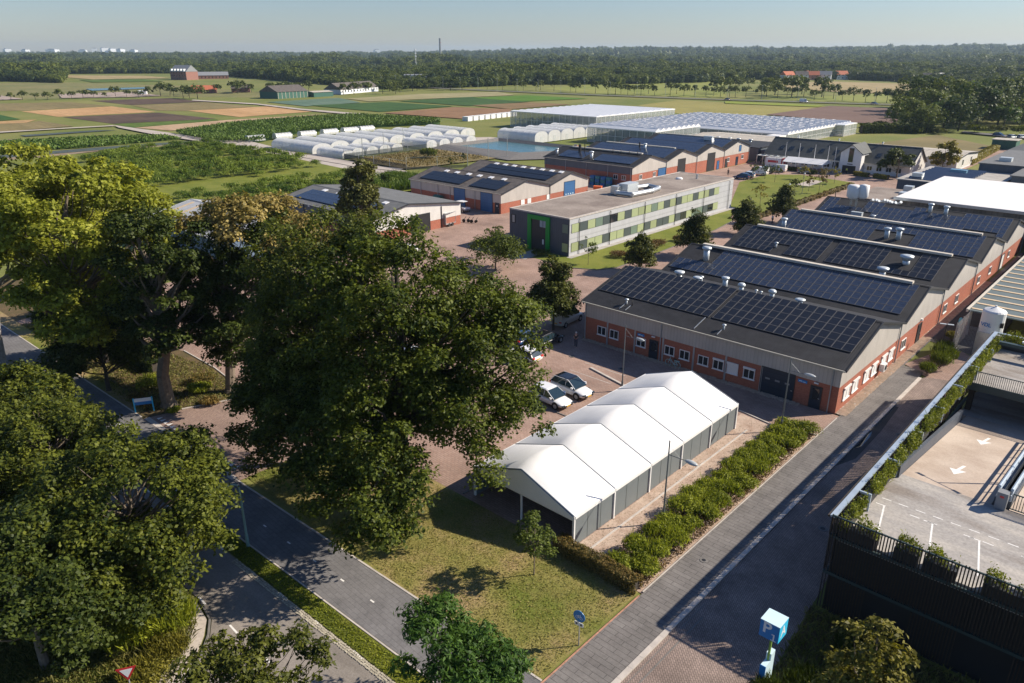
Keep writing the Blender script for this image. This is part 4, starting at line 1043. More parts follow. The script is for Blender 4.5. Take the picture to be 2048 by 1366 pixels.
# ---------------------------------------------------------------- two storey office with green door frame
off = thing('office_building', 'two storey flat roofed office with grey front and bright green door surround', 'building', (-76.45, 116, 0))
mb = MB(); mb.box(-82.7, -70.2, 89.2, 142.7, -0.1, 5.88); mb.build('wall', M['clad_panel'], off)
mb = MB(); mb.box(-82.75, -70.15, 89.10, 89.197, 0.0, 5.9); mb.build('front_wall', M['clad_anthracite'], off)
mb = MB(); mb.box(-82.78, -70.12, 89.08, 142.78, 5.9, 6.02); mb.box(-82.78, -70.12, 89.08, 89.38, 6.02, 6.12).box(-82.78, -70.12, 142.48, 142.78, 6.02, 6.12).box(-82.78, -82.48, 89.38, 142.48, 6.02, 6.12).box(-70.42, -70.12, 89.38, 142.48, 6.02, 6.12)
mb.build('roof_edge', M['kerb'], off)
mb = MB(); mb.box(-82.47, -70.43, 89.39, 142.47, 6.025, 6.06); mb.build('roof', M['flat_roof'], off)
U = 'GDGMDWGDGOGMGDODGGDGODG'; Lw = 'ODGGDGGDMGDODDGDWGMMDWG'
pc = dict(G='pale_green', D='grey_panel', M='sage_panel', O='olive_panel')
pm = {k: shared(MB().box(0.04, 1.98, -0.06, 0.02, 0.04, 1.40), 'window_panel', v) for k, v in pc.items()}
fm = MB(); fm.box(0, 2.02, -0.035, 0.02, 0, 1.44); fme = shared(fm, 'window_surround', 'trim_dark')
wgm = MB(); wgm.box(0.06, 0.98, -0.06, 0.0, 0.06, 1.38).box(1.04, 1.96, -0.06, 0.0, 0.06, 1.38); wge = shared(wgm, 'pane', 'window_glass')
for row, zz in ((U, 3.66), (Lw, 0.66)):
    for i, ch in enumerate(row):
        y = 89.72+i*2.05
        o = bpy.data.objects.new('window', fme); COL.objects.link(o); o.parent = off; o.location = (-70.2+76.45+0.003, y-116, zz); o.rotation_euler = (0, 0, math.pi/2)
        part('pane' if ch == 'W' else 'window_panel', wge if ch == 'W' else pm[ch], o)
for zz, ch in ((3.66, 'M'), (0.66, 'G')):
    o = bpy.data.objects.new('window', fme); COL.objects.link(o); o.parent = off; o.location = (-71.5+76.45, 89.095-116, zz); o.scale = (0.58, 1, 1)
    part('window_panel', pm[ch], o)
mb = MB(); mb.box(-82.3, -81.4, 89.03, 89.09, 3.75, 5.2); o = mb.build('window_frame', M['trim_dark'], off)
mb = MB(); mb.box(-82.05, -81.55, 89.0, 89.028, 3.9, 5.05); mb.build('pane', M['kerb'], off)
mb = MB(); mb.box(-78.62, -77.85, 88.85, 89.09, 0, 5.7).box(-74.75, -73.98, 88.85, 89.09, 0, 5.7).box(-77.848, -74.752, 88.85, 89.09, 5.05, 5.7); mb.build('door_surround', M['green_frame'], off)
mb = MB(); mb.box(-77.84, -74.76, 89.0, 89.09, 0, 5.04); mb.build('entrance_door', M['trim_dark'], off)
mb = MB(); mb.box(-76.05, -75.45, 88.96, 88.999, 3.95, 5.0).box(-75.35, -74.85, 88.96, 88.999, 3.95, 5.0); mb.build('door_window', M['sky_window'], off)
mb = MB(); mb.box(-75.5, -75.2, 88.95, 88.999, 1.2, 2.0); mb.build('notice', M['sign_white'], off)
for y in (91.6, 99.9, 110.2, 120.5, 130.8, 141.0): pipe(off, -70.2, y, 5.6, mat='trim_dark', off=(0.14, 0), r=0.05)
# roof plant
def duct(mb, pts, r):
    for a, b in zip(pts[:-1], pts[1:]): mb.tube(a, b, r, r, 10)
    for p in pts: mb.lathe([(r*0.6, -r), (r, -r*0.6), (r, r*0.6), (r*0.6, r)], p, 10)
mb = MB(); mb.cbox((-76.2, 113.8, 7.1), (1.9, 3.4, 1.7)); mb.build('air_handler', M['vent_metal'], off)
mb = MB(); mb.cbox((-77.3, 111.4, 6.85), (1.5, 1.2, 1.4)); mb.build('air_handler', M['galvanised'], off)
mb = MB(); duct(mb, [(-76.5, 110.4, 6.55), (-73.4, 110.8, 6.55), (-73.0, 116.8, 6.55), (-73.6, 119.8, 6.55), (-76.4, 120.6, 6.55), (-77.0, 116.0, 6.7)], 0.42); mb.build('air_duct', M['galvanised'], off, smooth=False)
mb = MB(); mb.lathe([(0.25, 6.05), (0.25, 7.0), (0.1, 7.05)], (-75.3, 136.8, 0), 8); mb.build('roof_vent', M['galvanised'], off)
mb = MB(); mb.lathe([(0.7, 6.05), (0.7, 6.25), (0.5, 6.4), (0.1, 6.45)], (-77.8, 134.2, 0), 14); mb.build('roof_light', M['trim_white'], off)

# ---------------------------------------------------------------- halls with blue doors
def skylights(t, xs, y, zl, sl, mat='sign_white', w=1.1, h=0.9):
    L = parent_offset(t); me = shared(MB().box(0, w, 0, h, 0.03, 0.16), 'skylight', mat)
    for x in xs:
        o = bpy.data.objects.new('skylight', me); COL.objects.link(o); o.parent = t; o.location = (x-L.x, y-L.y, zl(y)-L.z); o.rotation_euler = (sl, 0, 0)
tA, zl = hall('storage_hall', 'brown roofed brick hall with two blue roller doors in its shaded side', -128, -100.6, 105.8, 113.3, 120.9, 4.1, 5.95, 2.1, 'clad_light', roof='roof_brown', e1=0.03)
sl = math.atan2(1.85, 7.5); panels(tA, -125.8, -112.0, 106.7, 2, sl, 'black', zl, scale=1.75); panels(tA, -110.5, -102.4, 106.7, 2, sl, 'black', zl, scale=1.75)
skylights(tA, [-123.2, -119.9, -116.2, -113.0, -109.6, -105.9], 111.35, zl, sl)
for x in (-112.4, -104.55): door(tA, x, 105.8, 0, 3.3, 3.75, 0, 'door_blue', name='roller_door', handle=False)
door(tA, -101.6, 105.8, 0, 1.0, 2.1, 0, 'door_navy')
mb = MB(); mb.lathe([(0.16, 0), (0.16, 0.02)], (0, 0, 0), 12); o = mb.build('round_sign', M['sign_white'], tA, world=False); o.location = (-101.6+114.3, 105.72-113.35, 1.55); o.rotation_euler = (math.pi/2, 0, 0)
for x in (-124.5, -119.0, -115.2, -107.8): pipe(tA, x, 105.8, 3.9, mat='pipe_grey', r=0.06)
for y in (112.2, 114.2, 120.3): 
    mb = MB(); mb.box(-100.57, -100.53, y-0.55, y+0.55, 1.05, 2.05); mb.build('shutter', M['trim_white'], tA)
mb = MB(); mb.cbox((-116.5, 105.6, 3.9), (0.4, 0.2, 0.2)); mb.build('wall_lamp', M['sign_white'], tA)
pipe(tA, -100.6, 120.7, 3.9, mat='trim_dark', off=(0.1, 0))
tB, zl = hall('storage_hall', 'brown roofed brick hall with a blue roller door in its white gable', -128, -100.6, 120.95, 128.1, 134.0, 4.1, 5.95, 2.1, 'clad_light', roof='roof_brown', e0=0.03)
sl2 = math.atan2(1.85, 7.15); panels(tB, -123.5, -102.4, 122.2, 1, sl2, 'black', zl, scale=1.75); panels(tB, -123.5, -102.4, 124.4, 1, sl2, 'black', zl, scale=1.75)
skylights(tB, [-122.6, -119.8, -117.0, -114.2, -111.4, -108.6, -105.8, -103.2], 126.55, zl, sl2)
door(tB, -100.6, 127.4, 0.0, 3.7, 3.95, math.pi/2, 'door_blue', name='roller_door', handle=False)
for y in (126.2, 127.0, 127.8, 128.6):
    mb = MB(); mb.box(-100.545, -100.53, y-0.15, y+0.15, 1.15, 1.4); mb.build('door_window', M['sign_pale'], tB)

tC, zl = hall('storage_hall', 'low dark fronted hall with white gable beside the tall poplar', -128.6, -100.2, 74.4, 81.9, 94.4, 4.1, 5.55, 1.7, 'clad_white', roof='roof_grey', south='clad_dark')
sl = math.atan2(1.45, 7.5); panels(tC, -126.0, -103.5, 75.6, 2, sl, 'blue', zl, scale=1.75)
skylights(tC, [-123.5, -118.9, -114.2, -109.5, -105.0], 80.0, zl, sl)
door(tC, -100.2, 84.6, 0, 4.4, 3.2, math.pi/2, 'black', name='roller_door', handle=False)
for x in (-121.0, -116.0, -110.0, -105.0): pipe(tC, x, 74.4, 3.9, mat='trim_dark', r=0.07, off=(0, -0.16))
pipe(tC, -100.2, 89.6, 3.9, mat='trim_dark', off=(0.1, 0), r=0.08)
for x in (-119.0, -107.5):
    mb = MB(); mb.cbox((x, 74.15, 3.75), (0.45, 0.2, 0.22)); mb.build('wall_lamp', M['sign_white'], tC)
mb = MB()
for i in range(3): mb.box(-119.5, -114.5, 73.7, 74.3, 0.9+0.65*i, 1.0+0.65*i)
for x in (-119.4, -117, -114.6): mb.box(x-0.05, x+0.05, 73.7, 73.8, 0, 2.6)
mb.build('pipe_rack', M['galvanised'], tC)

tD, zl = hall('storage_hall', 'silver corrugated hall with yellowed roof strips, half hidden behind the oaks', -129.0, -103.5, 49.3, 57.3, 65.0, 4.2, 6.0, 0.6, 'clad_blue', roof='roof_silver', verge='galvanised')
me = shared(MB().box(0, 0.8, 0, 6.5, 0.02, 0.05), 'roof_strip', 'stripe_beige')
for x in (-127.5, -124.2, -119.0, -114.0):
    o = bpy.data.objects.new('roof_strip', me); COL.objects.link(o); o.parent = tD; L = parent_offset(tD); o.location = (x-L.x, 50.3-L.y, zl(50.3)-L.z); o.rotation_euler = (math.atan2(1.8, 8.0), 0, 0)

# ---------------------------------------------------------------- four gabled production hall
gy = [148.4, 163.5, 178.5, 193.4, 208.3]
gl = ['front bay of the dark roofed hall, its shaded wall lined with blue crates', 'second bay of the dark roofed hall, tall dark doorway in its white gable',
      'third bay of the dark roofed hall, tall open doorway with an orange glow of brick', 'fourth bay of the dark roofed hall, small blue hatch in its white gable']
for k in range(4):
    y0, y1 = gy[k], gy[k+1]; yr = (y0+y1)/2+0.1
    t, zl = hall('production_hall', gl[k], -125.5, -98.6, y0, yr, y1, 5.0, 6.95, 3.15, 'clad_light', roof='roof_dark', e0=0 if k == 0 else 0.03, e1=0.03 if k < 3 else 0,
                 ridge=(-122.5, -101.0) if k in (0, 1, 3) else None, south='clad_dark' if k == 0 else None)
    sl = math.atan2(1.95, yr-y0)
    if k == 0:
        panels(t, -122.2, -113.4, 149.6, 2, sl, 'blue', zl, scale=1.75); panels(t, -111.0, -99.9, 149.4, 2, sl, 'blue', zl, scale=1.75)
        mb = MB(); mb.lathe([(0.35, 5.3), (0.35, 8.2), (0.2, 8.3)], (-117.8, 153.0, 0), 10); mb.build('chimney', M['black'], t)
        mb = MB(); mb.lathe([(0.12, 5.3), (0.12, 8.6)], (-116.4, 153.2, 0), 6); mb.build('chimney', M['black'], t)
        for x in (-109.0, -106.6, -104.2, -101.8): vent(t, x, 155.0, zl(155.0), 'stack', 0.7)
        vent(t, -123.6, 151.0, zl(151.0), 'tall', 1.0); vent(t, -112.2, 150.5, zl(150.5), 'tall', 1.3)
        for x in (-125.2, -118.5, -112.0, -105.5, -98.9): pipe(t, x, 148.35, 4.8, mat='pipe_grey', r=0.06)
        for x in (-103.2, -100.9): window(t, x, 148.37, 1.7, 1.2, 1.1, 0, 2)
        for x, y in ((-98.6, 152.0), (-98.6, 158.0)): window(t, x+0.03, y, 1.7, 1.2, 1.1, math.pi/2, 2)
        door(t, -98.6, 161.4, 0, 3.4, 3.4, math.pi/2, 'door_blue', name='roller_door', handle=False)
    else:
        panels(t, -124.0, -99.6, y0+1.0, 3, sl, 'blue', zl, scale=1.75)
    if k == 1:
        door(t, -98.6, 170.6, 0, 3.6, 4.7, math.pi/2, 'black', name='open_doorway', handle=False)
        mb = MB(); mb.lathe([(0.2, 5.2), (0.2, 8.0)], (-110.8, 169.5, 0), 8); mb.build('chimney', M['black'], t); vent(t, -108.8, 169.0, zl(169.0), 'tall', 1.1)
    if k == 2:
        door(t, -98.6, 185.9, 0, 4.0, 4.75, math.pi/2, 'black', name='open_doorway', handle=False); door(t, -98.6, 190.0, 0, 1.2, 2.3, math.pi/2, 'door_blue')
    if k == 3:
        door(t, -98.6, 202.3, 3.7, 1.3, 1.7, math.pi/2, 'door_blue', name='hatch', handle=False)
        for y in (195.8, 204.2): window(t, -98.57, y, 1.5, 1.3, 1.1, math.pi/2, 2)
        door(t, -98.6, 193.6+1.2, 0, 1.4, 2.3, math.pi/2, 'black'); door(t, -98.6, 201.0, 0, 1.2, 2.3, math.pi/2, 'door_navy')
        vent(t, -107.0, 199.2, zl(199.2), 'box', 1.3)
    pipe(t, -98.6, y1-0.3, 4.9, mat='pipe_grey', off=(0.13, 0), r=0.07)

# ---------------------------------------------------------------- slate roofed main building with entrance gable
mn, zl = hall('main_building', 'long slate roofed building with a white gabled entrance and roof windows', -94.2, -55.4, 209.5, 216.0, 222.5, 2.9, 7.0, 1.2, 'clad_white', brick='far_white', roof='roof_slate')
sl = math.atan2(4.1, 6.5); me = shared(MB().box(0, 1.1, 0, 1.6, 0.02, 0.10), 'roof_window', 'window_glass')
for x in (-91.0, -88.2, -85.6, -82.8, -79.6, -75.6, -72.9, -64.6, -62.3, -60.0):
    o = bpy.data.objects.new('roof_window', me); COL.objects.link(o); o.parent = mn; L = parent_offset(mn); o.location = (x-L.x, 211.5-L.y, zl(211.5)-L.z); o.rotation_euler = (sl, 0, 0)
mb = MB(); mb.box(-72.2, -66.8, 207.0, 209.4, -0.1, 4.6)
mb.yprism([(-72.2, 4.602), (-66.8, 4.602), (-66.8, 5.3), (-69.5, 7.3), (-72.2, 5.3)], 207.0, 215.0); mb.build('entrance_gable', M['trim_white'], mn)
mb = MB(); mb.slab((-72.6, 206.7, 5.15), (-69.5, 206.7, 7.45), (-69.5, 216.0, 7.45), (-72.6, 216.0, 5.15), 0.12); mb.build('gable_roof', M['roof_slate'], mn)
mb = MB(); mb.slab((-69.5, 206.7, 7.46), (-66.4, 206.7, 5.15), (-66.4, 216.0, 5.15), (-69.5, 216.0, 7.46), 0.12); mb.build('gable_roof', M['roof_slate'], mn)
mb = MB(); mb.box(-70.1, -68.9, 206.93, 206.99, 2.9, 6.5); mb.build('tall_window', M['window_glass'], mn)
mb = MB(); mb.box(-71.3, -67.9, 206.93, 206.99, 0.0, 2.0); mb.build('entrance_door', M['black'], mn)
mb = MB(); mb.box(-70.2, -68.8, 206.9, 206.985, 2.3, 2.5); mb.build('sign_lettering', M['trim_dark'], mn)
mb = MB(); mb.box(-64.3, -64.1, 208.6, 208.8, 0, 0.1); 
for x in (-65.2, -62.8, -60.4, -58.0): window(mn, x, 209.45, 0.9, 1.4, 1.2, 0, 2)
for x in (-91.5, -88.5, -85.5, -82.5, -79.5, -76.5, -74.0): window(mn, x, 209.45, 0.7, 1.8, 1.7, 0, 2)
for x in (-88, -76.5, -65.0): vent(mn, x, 216.3, 6.9, 'small', 1.3)
mb = MB(); mb.box(-95.2, -86.2, 207.3, 209.4, 2.35, 2.5)
for i in range(6): mb.box(-95.2+i*1.8, -95.05+i*1.8, 206.2, 209.4, 2.52, 2.66)
for i in range(6): mb.box(-95.2+i*1.8, -95.08+i*1.8, 206.2, 206.35, 0, 2.52)
mb.build('pergola', M['galvanised'], mn)

# party tent in front of it
pt = thing('party_tent', 'small open white party tent in front of the slate roofed building', 'tent', (-79.6, 204.4, 0))
mb = MB(); mb.xprism([(201.4, 2.15), (207.4, 2.15), (207.4, 2.25), (204.4, 3.3), (201.4, 2.25)], -85.4, -74.4); mb.build('canopy', M['white_fabric'], pt)
for x in (-85.3, -81.7, -78.1, -74.5):
    for y in (201.5, 207.3):
        mb = MB(); mb.box(x-0.08, x+0.08, y-0.08, y+0.08, 0, 2.15); mb.build('leg', M['trim_white'], pt)

# buildings behind: dark shed, beige strip building, greenhouse end
sh = thing('shed', 'flat dark shed at the far end of the four gabled hall', 'shed', (-109, 220, 0))
mb = MB(); mb.box(-121, -97.5, 212.0, 228.5, -0.1, 3.8); mb.build('wall', M['clad_dark'], sh); mb = MB(); mb.box(-121.3, -97.2, 211.7, 228.8, 3.81, 4.0); mb.build('roof', M['roof_dark'], sh)
for x in (-117, -113, -110, -106): vent(sh, x, 224, 4.0, 'bowl', 1.0)
mb = MB(); mb.box(-97.4, -94.4, 213.0, 226.0, -0.1, 3.2); mb.build('lean_to', M['clad_anthracite'], sh)
bs, zl = hall('greenhouse_corridor', 'long low beige roofed building behind the slate roofed one', -131, -49.5, 229.5, 240, 252, 3.3, 4.1, 0.5, 'clad_white', brick='far_white', roof='roof_beige')
window(bs, -49.47, 236, 1.0, 1.6, 1.6, math.pi/2, 2); window(bs, -49.47, 245, 1.0, 1.6, 1.6, math.pi/2, 2)

# ---------------------------------------------------------------- right hand side: white roofed building, plant roofs, blocks
wr = thing('exhibition_building', 'wide building with a bright white sheet roof behind the workshops', 'building', (-28, 161, 0))
mb = MB(); mb.box(-39.8, 10, 146.3, 177.6, -0.1, 5.2); mb.build('wall', M['roof_rust'], wr)
for i in range(7):
    x = -40.2+i*7.2; mb = MB(); mb.slab((x, 145.8, 5.5), (x+7.17, 145.8, 5.5), (x+7.17, 178.2, 5.62), (x, 178.2, 5.62), 0.22); mb.build('roof_panel', M['white_roof'], wr)
mb = MB(); mb.box(-40.3, 10.2, 145.62, 145.78, 5.1, 5.6); mb.build('roof_edge', M['galvanised'], wr)
lw = thing('lean_to_roof', 'low rusty grating roof between the fifth workshop and the white roof', 'shed', (-20, 144, 0))
mb = MB(); mb.box(-38.5, 10, 141.5, 145.5, 2.2, 3.9); mb.build('grating_roof', M['roof_rust'], lw)
pl = thing('plant_equipment', 'cluster of white ventilation pipes beside the white sheet roof', 'machinery', (-40.8, 143.6, 0))
mb = MB(); rr = random.Random(4)
for i in range(9):
    x, y = -43.6+i*0.55, 142.6+rr.uniform(0, 1.8); mb.tube((x, y, 0), (x, y, 4.2+rr.uniform(0, .8)), 0.16, 0.16, 8); mb.tube((x, y, 4.4), (x+0.9, y-0.7, 5.2), 0.2, 0.26, 8)
mb.build('pipe_cluster', M['vent_metal'], pl); mb = MB(); mb.box(-44, -39.5, 142.2, 145.2, 0, 2.4); mb.build('base', M['galvanised'], pl)
cg = thing('service_building', 'low grey building with a pink gravel roof next to the white roof', 'building', (-45, 158, 0))
mb = MB(); mb.box(-49.5, -40.5, 151, 166, -0.1, 3.6); mb.build('wall', M['clad_anthracite'], cg); mb = MB(); mb.box(-49.7, -40.3, 150.8, 166.2, 3.61, 3.8); mb.build('roof', M['flat_roof'], cg)
mb = MB(); mb.cbox((-42.6, 163.0, 4.5), (1.6, 1.6, 1.3)); mb.build('air_handler', M['vent_metal'], cg); mb = MB(); mb.cbox((-41.6, 156.0, 4.4), (1.2, 1.8, 1.1)); mb.build('air_handler', M['vent_metal'], cg)
sg = thing('solar_roofed_building', 'flat roofed grey building covered with blue solar rows beyond the white roof', 'building', (-42, 184, 0))
mb = MB(); mb.box(-47.6, -30, 172.5, 197, -0.1, 4.8); mb.build('wall', M['clad_anthracite'], sg); mb = MB(); mb.box(-47.9, -29.7, 172.2, 197.3, 4.81, 5.0); mb.build('roof', M['concrete'], sg)
me = shared(MB().add([(0, 0, 0.05), (10.5, 0, 0.05), (10.5, 1.5, 0.45), (0, 1.5, 0.45), (0, 0, 0), (10.5, 0, 0), (10.5, 1.5, 0.0), (0, 1.5, 0.0)], [(0,1,2,3),(7,6,5,4),(4,5,1,0),(5,6,2,1),(6,7,3,2),(7,4,0,3)]), 'solar_panel', 'solar_blue')
for i in range(9): part('solar_panel', me, sg, (-4.0, -10.5+i*2.3, 5.02))
mb = MB(); mb.cbox((-44.6, 175.5, 5.6), (2.0, 1.6, 1.1)); mb.build('air_handler', M['vent_metal'], sg); mb = MB(); mb.cbox((-39.8, 188, 5.5), (3.2, 1.4, 0.9)); mb.build('roof_light', M['sky_window'], sg)
bb = thing('grey_block', 'tall plain grey block at the right edge with a flat roof', 'building', (-22, 196, 0))
mb = MB(); mb.box(-37.8, 8, 196.5, 228, -0.1, 6.6); mb.build('wall', M['clad_anthracite'], bb)
mb = MB(); mb.box(-38.1, 8.3, 196.2, 228.3, 6.61, 6.8); mb.build('roof', M['roof_grey'], bb); mb = MB(); mb.box(-29, 5, 183, 196.1, -0.1, 6.2); mb.build('wall', M['clad_dark'], bb); mb = MB(); mb.box(-29.3, 5, 182.7, 196.1, 6.21, 6.4); mb.build('roof', M['roof_grey'], bb)
for x, y in ((-34, 203), (-30, 214), (-24, 209)): mb = MB(); mb.cbox((x, y, 7.2), (2.4, 2.0, 0.9)); mb.build('roof_light', M['vent_metal'], bb)
b2 = thing('low_pitched_block', 'long low building with a rust red parapet beyond the grey block', 'building', (-20, 250, 0))
mb = MB(); mb.box(-40, 10, 236, 290, -0.1, 5.2); mb.build('wall', M['clad_anthracite'], b2); mb = MB(); mb.box(-40.4, 10, 235.6, 290, 5.21, 5.5); mb.build('roof', M['roof_slate'], b2); mb = MB(); mb.box(-38, 8, 262, 266, 5.51, 6.6); mb.build('parapet', M['terracotta'], b2)
gb = thing('container', 'dark green container beside the yellow hedge by the far yard', 'container', (-51, 298, 0))
mb = MB(); mb.box(-54.5, -47.6, 294.5, 301, 0, 2.9); mb.build('body', M['farm_green'], gb); mb = MB(); mb.box(-54.8, -47.3, 294.2, 301.3, 2.91, 3.1); mb.build('lid', M['roof_beige'], gb)
# striped roof canopy
sr = thing('striped_canopy', 'low carport roof of dark sheets between beige battens beside the alley', 'carport', (-8, 110, 0))
mb = MB(); mb.box(-15.6, 12, 92.3, 140, 3.0, 3.14); mb.build('roof', M['stripe_green'], sr)
for i in range(20):
    mb = MB(); mb.box(-15.5, 11.5, 92.9+i*2.42, 93.35+i*2.42, 3.145, 3.20); mb.build('batten', M['stripe_beige'], sr)
mb = MB(); mb.box(-15.85, -15.62, 92.2, 140.2, 2.9, 3.25); mb.build('fascia', M['trim_light'], sr)
for y in (93, 104, 115, 126, 137):
    mb = MB(); mb.box(-15.5, -15.3, y-0.1, y+0.1, 0, 2.98); mb.build('post', M['galvanised'], sr)
# ---------------------------------------------------------------- big white tent
tent = thing('event_tent', 'large white ridged event tent with grey side walls on the sand strip', 'tent', (-28.65, 43.1, 0))
TX0, TX1, TY0, TB = -33.1, -24.2, 32.0, 4.44
ZE, ZR = 2.42, 4.05
def tent_bay(y0, y1):
    """membrane bay: taut along the frames, slightly bellied between them"""
    nu, nv = 16, 10; vs = []; fs = []
    for j in range(nv+1):
        v = j/nv; y = y0+(y1-y0)*v
        for i in range(nu+1):
            u = i/nu; x = TX0-0.12+(TX1-TX0+0.24)*u; k = 1-abs(2*u-1)
            z = ZE+(ZR-ZE)*k
            z += 0.50*math.sin(math.pi*v)**0.75*(0.06+0.94*min(1.0, k*1.5)**0.8)*(1.0-0.30*k) - 0.02
            vs.append((x, y, z))
    for j in range(nv):
        for i in range(nu):
            a = j*(nu+1)+i; fs.append((a, a+1, a+nu+2, a+nu+1))
    return vs, fs
for i in range(5):
    y0 = TY0+i*TB+0.035; y1 = y0+TB-0.07
    mb = MB(); mb.add(*tent_bay(y0, y1)); mb.build('roof_membrane', M['white_fabric'], tent, smooth=True)
    # rolled eave edges
    for xs in (TX0-0.12, TX1+0.12):
        mb = MB(); mb.box(xs-0.06, xs+0.05, y0, y1, ZE-0.22, ZE-0.01); mb.build('eave_valance', M['white_fabric'], tent)
    for xs, sgn in ((TX1+0.02, 1), (TX0-0.02, -1)):
        mb = MB(); mb.box(xs-0.02, xs+0.02, y0+0.06, y1-0.06, 0.02, ZE-0.23); mb.build('side_wall', M['tent_wall'], tent)
        sw = MB()
        for q in (0.34, 0.67): sw.box(xs-0.03, xs+0.03, y0+(y1-y0)*q-0.02, y0+(y1-y0)*q+0.02, 0.03, ZE-0.24)
        sw = sw.build('wall_seam', M['grey_panel'], tent); sw['kind'] = 'stuff'
for i in range(6):
    y = TY0+i*TB
    mb = MB(); mb.box(TX1-0.02, TX1+0.14, y-0.06, y+0.06, 0, ZE-0.0); mb.build('leg', M['trim_white'], tent)
    mb = MB(); mb.box(TX0-0.14, TX0+0.02, y-0.06, y+0.06, 0, ZE-0.0); mb.build('leg', M['trim_white'], tent)
    mb = MB(); n = Vector((0, 0, 0))
    mb.tube((TX0-0.1, y, ZE-0.02), ((TX0+TX1)/2, y, ZR-0.02), 0.055, 0.055, 6); mb.tube(((TX0+TX1)/2, y, ZR-0.02), (TX1+0.1, y, ZE-0.02), 0.055, 0.055, 6)
    mb.build('roof_rafter', M['mesh_metal'], tent)
mb = MB(); mb.yprism([(TX0, ZE-0.25), (TX1, ZE-0.25), (TX1, ZE-0.04), ((TX0+TX1)/2, ZR-0.06), (TX0, ZE-0.04)], TY0-0.09, TY0-0.06); mb.build('gable_panel', M['white_fabric'], tent)
mb = MB(); mb.yprism([(TX0, 0.03), (TX1, 0.03), (TX1, ZE-0.04), ((TX0+TX1)/2, ZR-0.06), (TX0, ZE-0.04)], TY0+5*TB+0.07, TY0+5*TB+0.1); mb.build('gable_panel', M['tent_wall'], tent)
mb = MB(); mb.box((TX0+TX1)/2-0.06, (TX0+TX1)/2+0.06, TY0-0.05, TY0+0.05, 0, ZE-0.3).box(TX0-0.02, TX1+0.02, TY0-0.05, TY0+0.05, ZE-0.36, ZE-0.26); mb.build('front_post', M['trim_white'], tent)

# ---------------------------------------------------------------- street lamps
def lamp_arm(label, x, y, h, az, group, arm=1.5, za=None, head='lamp_head'):
    t = thing('street_lamp', label, 'street lamp', (x, y, 0), az, group)
    za = h*0.84 if za is None else za
    mb = MB(); mb.lathe([(0.10, 0), (0.10, 1.0), (0.06, 1.1), (0.045, h)], n=10); mb.build('pole', M['lamp_grey'], t, world=False)
    mb = MB(); mb.tube((0, 0, za), (arm, 0, za+0.12), 0.028, 0.024, 6); mb.tube((0, 0, h*0.95), (arm*0.6, 0, za+0.08), 0.01, 0.01, 4); mb.build('arm', M['lamp_grey'], t, world=False)
    mb = MB(); mb.lathe([(0.05, -0.06), (0.24, -0.04), (0.30, 0.02), (0.22, 0.10), (0.06, 0.15)], n=14); o = mb.build('lamp_head', M[head], t, world=False, smooth=True)
    o.location = (arm+0.25, 0, za+0.12); o.scale = (1.7, 0.8, 1.0)
    return t
G1 = 'tall grey street lamps round the tent'
A0 = math.radians(-5)
lamp_arm('tall dark street lamp standing in the shrub bed, second bay of the tent behind it', -21.27, 38.2, 6.45, A0, G1)
lamp_arm('tall dark street lamp at the far end of the shrub bed before the double door', -21.05, 56.45, 6.7, A0, G1)
lamp_arm('tall grey street lamp behind the tent ridge in front of the workshop door', -35.55, 53.9, 6.7, A0, G1)
# curved green lamp by the cycle road
t = thing('street_lamp', 'curved green street lamp between the cycle road and the road, in the oak shade', 'street lamp', (-39.74, 17.75, 0), math.radians(-95))
mb = MB(); mb.lathe([(0.11, 0), (0.11, 0.9), (0.085, 1.0), (0.07, 4.4)], n=10); mb.build('pole', M['lamp_green'], t, world=False)
pts = [(0.0, 0, 4.4)]+[(0.55*(1-math.cos(a))+0.0, 0, 4.4+0.5*math.sin(a)) for a in [math.pi/2*k/5 for k in range(1, 6)]]+[(1.5, 0, 4.86)]
mb = MB(); mb.path(pts, 0.06, 7); mb.build('arm', M['lamp_green'], t, world=False)
mb = MB(); mb.cbox((1.75, 0, 4.82), (0.7, 0.26, 0.12)); mb.build('lamp_head', M['vent_metal'], t, world=False)
# low double headed lamp in the alley
t = thing('street_lamp', 'short black lamp with two flat heads behind the bushes of the alley', 'street lamp', (-16.2, 86.0, 0), math.radians(20))
mb = MB(); mb.lathe([(0.06, 0), (0.045, 2.9)], n=8); mb.build('pole', M['trim_dark'], t, world=False)
for s in (-1, 1):
    mb = MB(); mb.cbox((s*0.35, 0, 2.95), (0.6, 0.28, 0.06)); mb.build('lamp_head', M['vent_metal'], t, world=False)
for i, (x, y) in enumerate(((-62.3, 152), (-66.0, 168.5), (-83.5, 193.0))):
    t = thing('lamp_post', ['thin lamp post in the park lawn nearest the workshops', 'thin lamp post in the middle of the park lawn', 'thin lamp post at the far left of the park lawn'][i], 'street lamp', (x, y, 0), 0, 'thin lamp posts in the park lawn')
    mb = MB(); mb.lathe([(0.06, 0), (0.04, 4.5)], n=6); mb.build('pole', M['pipe_grey'], t, world=False); mb = MB(); mb.lathe([(0.1, 4.5), (0.28, 4.6), (0.05, 4.75)], n=8); mb.build('lamp_head', M['vent_metal'], t, world=False)
for i, (x, y) in enumerate(((-87.2, 208.0), (-83.3, 207.9), (-79.0, 207.8), (-75.3, 207.6), (-72.9, 206.2))):
    t = thing('flagpole', nth(i)+' white flagpole from the left before the slate roofed building', 'flagpole', (x, y-1.0, 0), 0, 'white flagpoles by the party tent')
    mb = MB(); mb.lathe([(0.09, 0), (0.05, 6.6), (0.08, 6.7)], n=6); mb.build('pole', M['trim_white'], t, world=False)

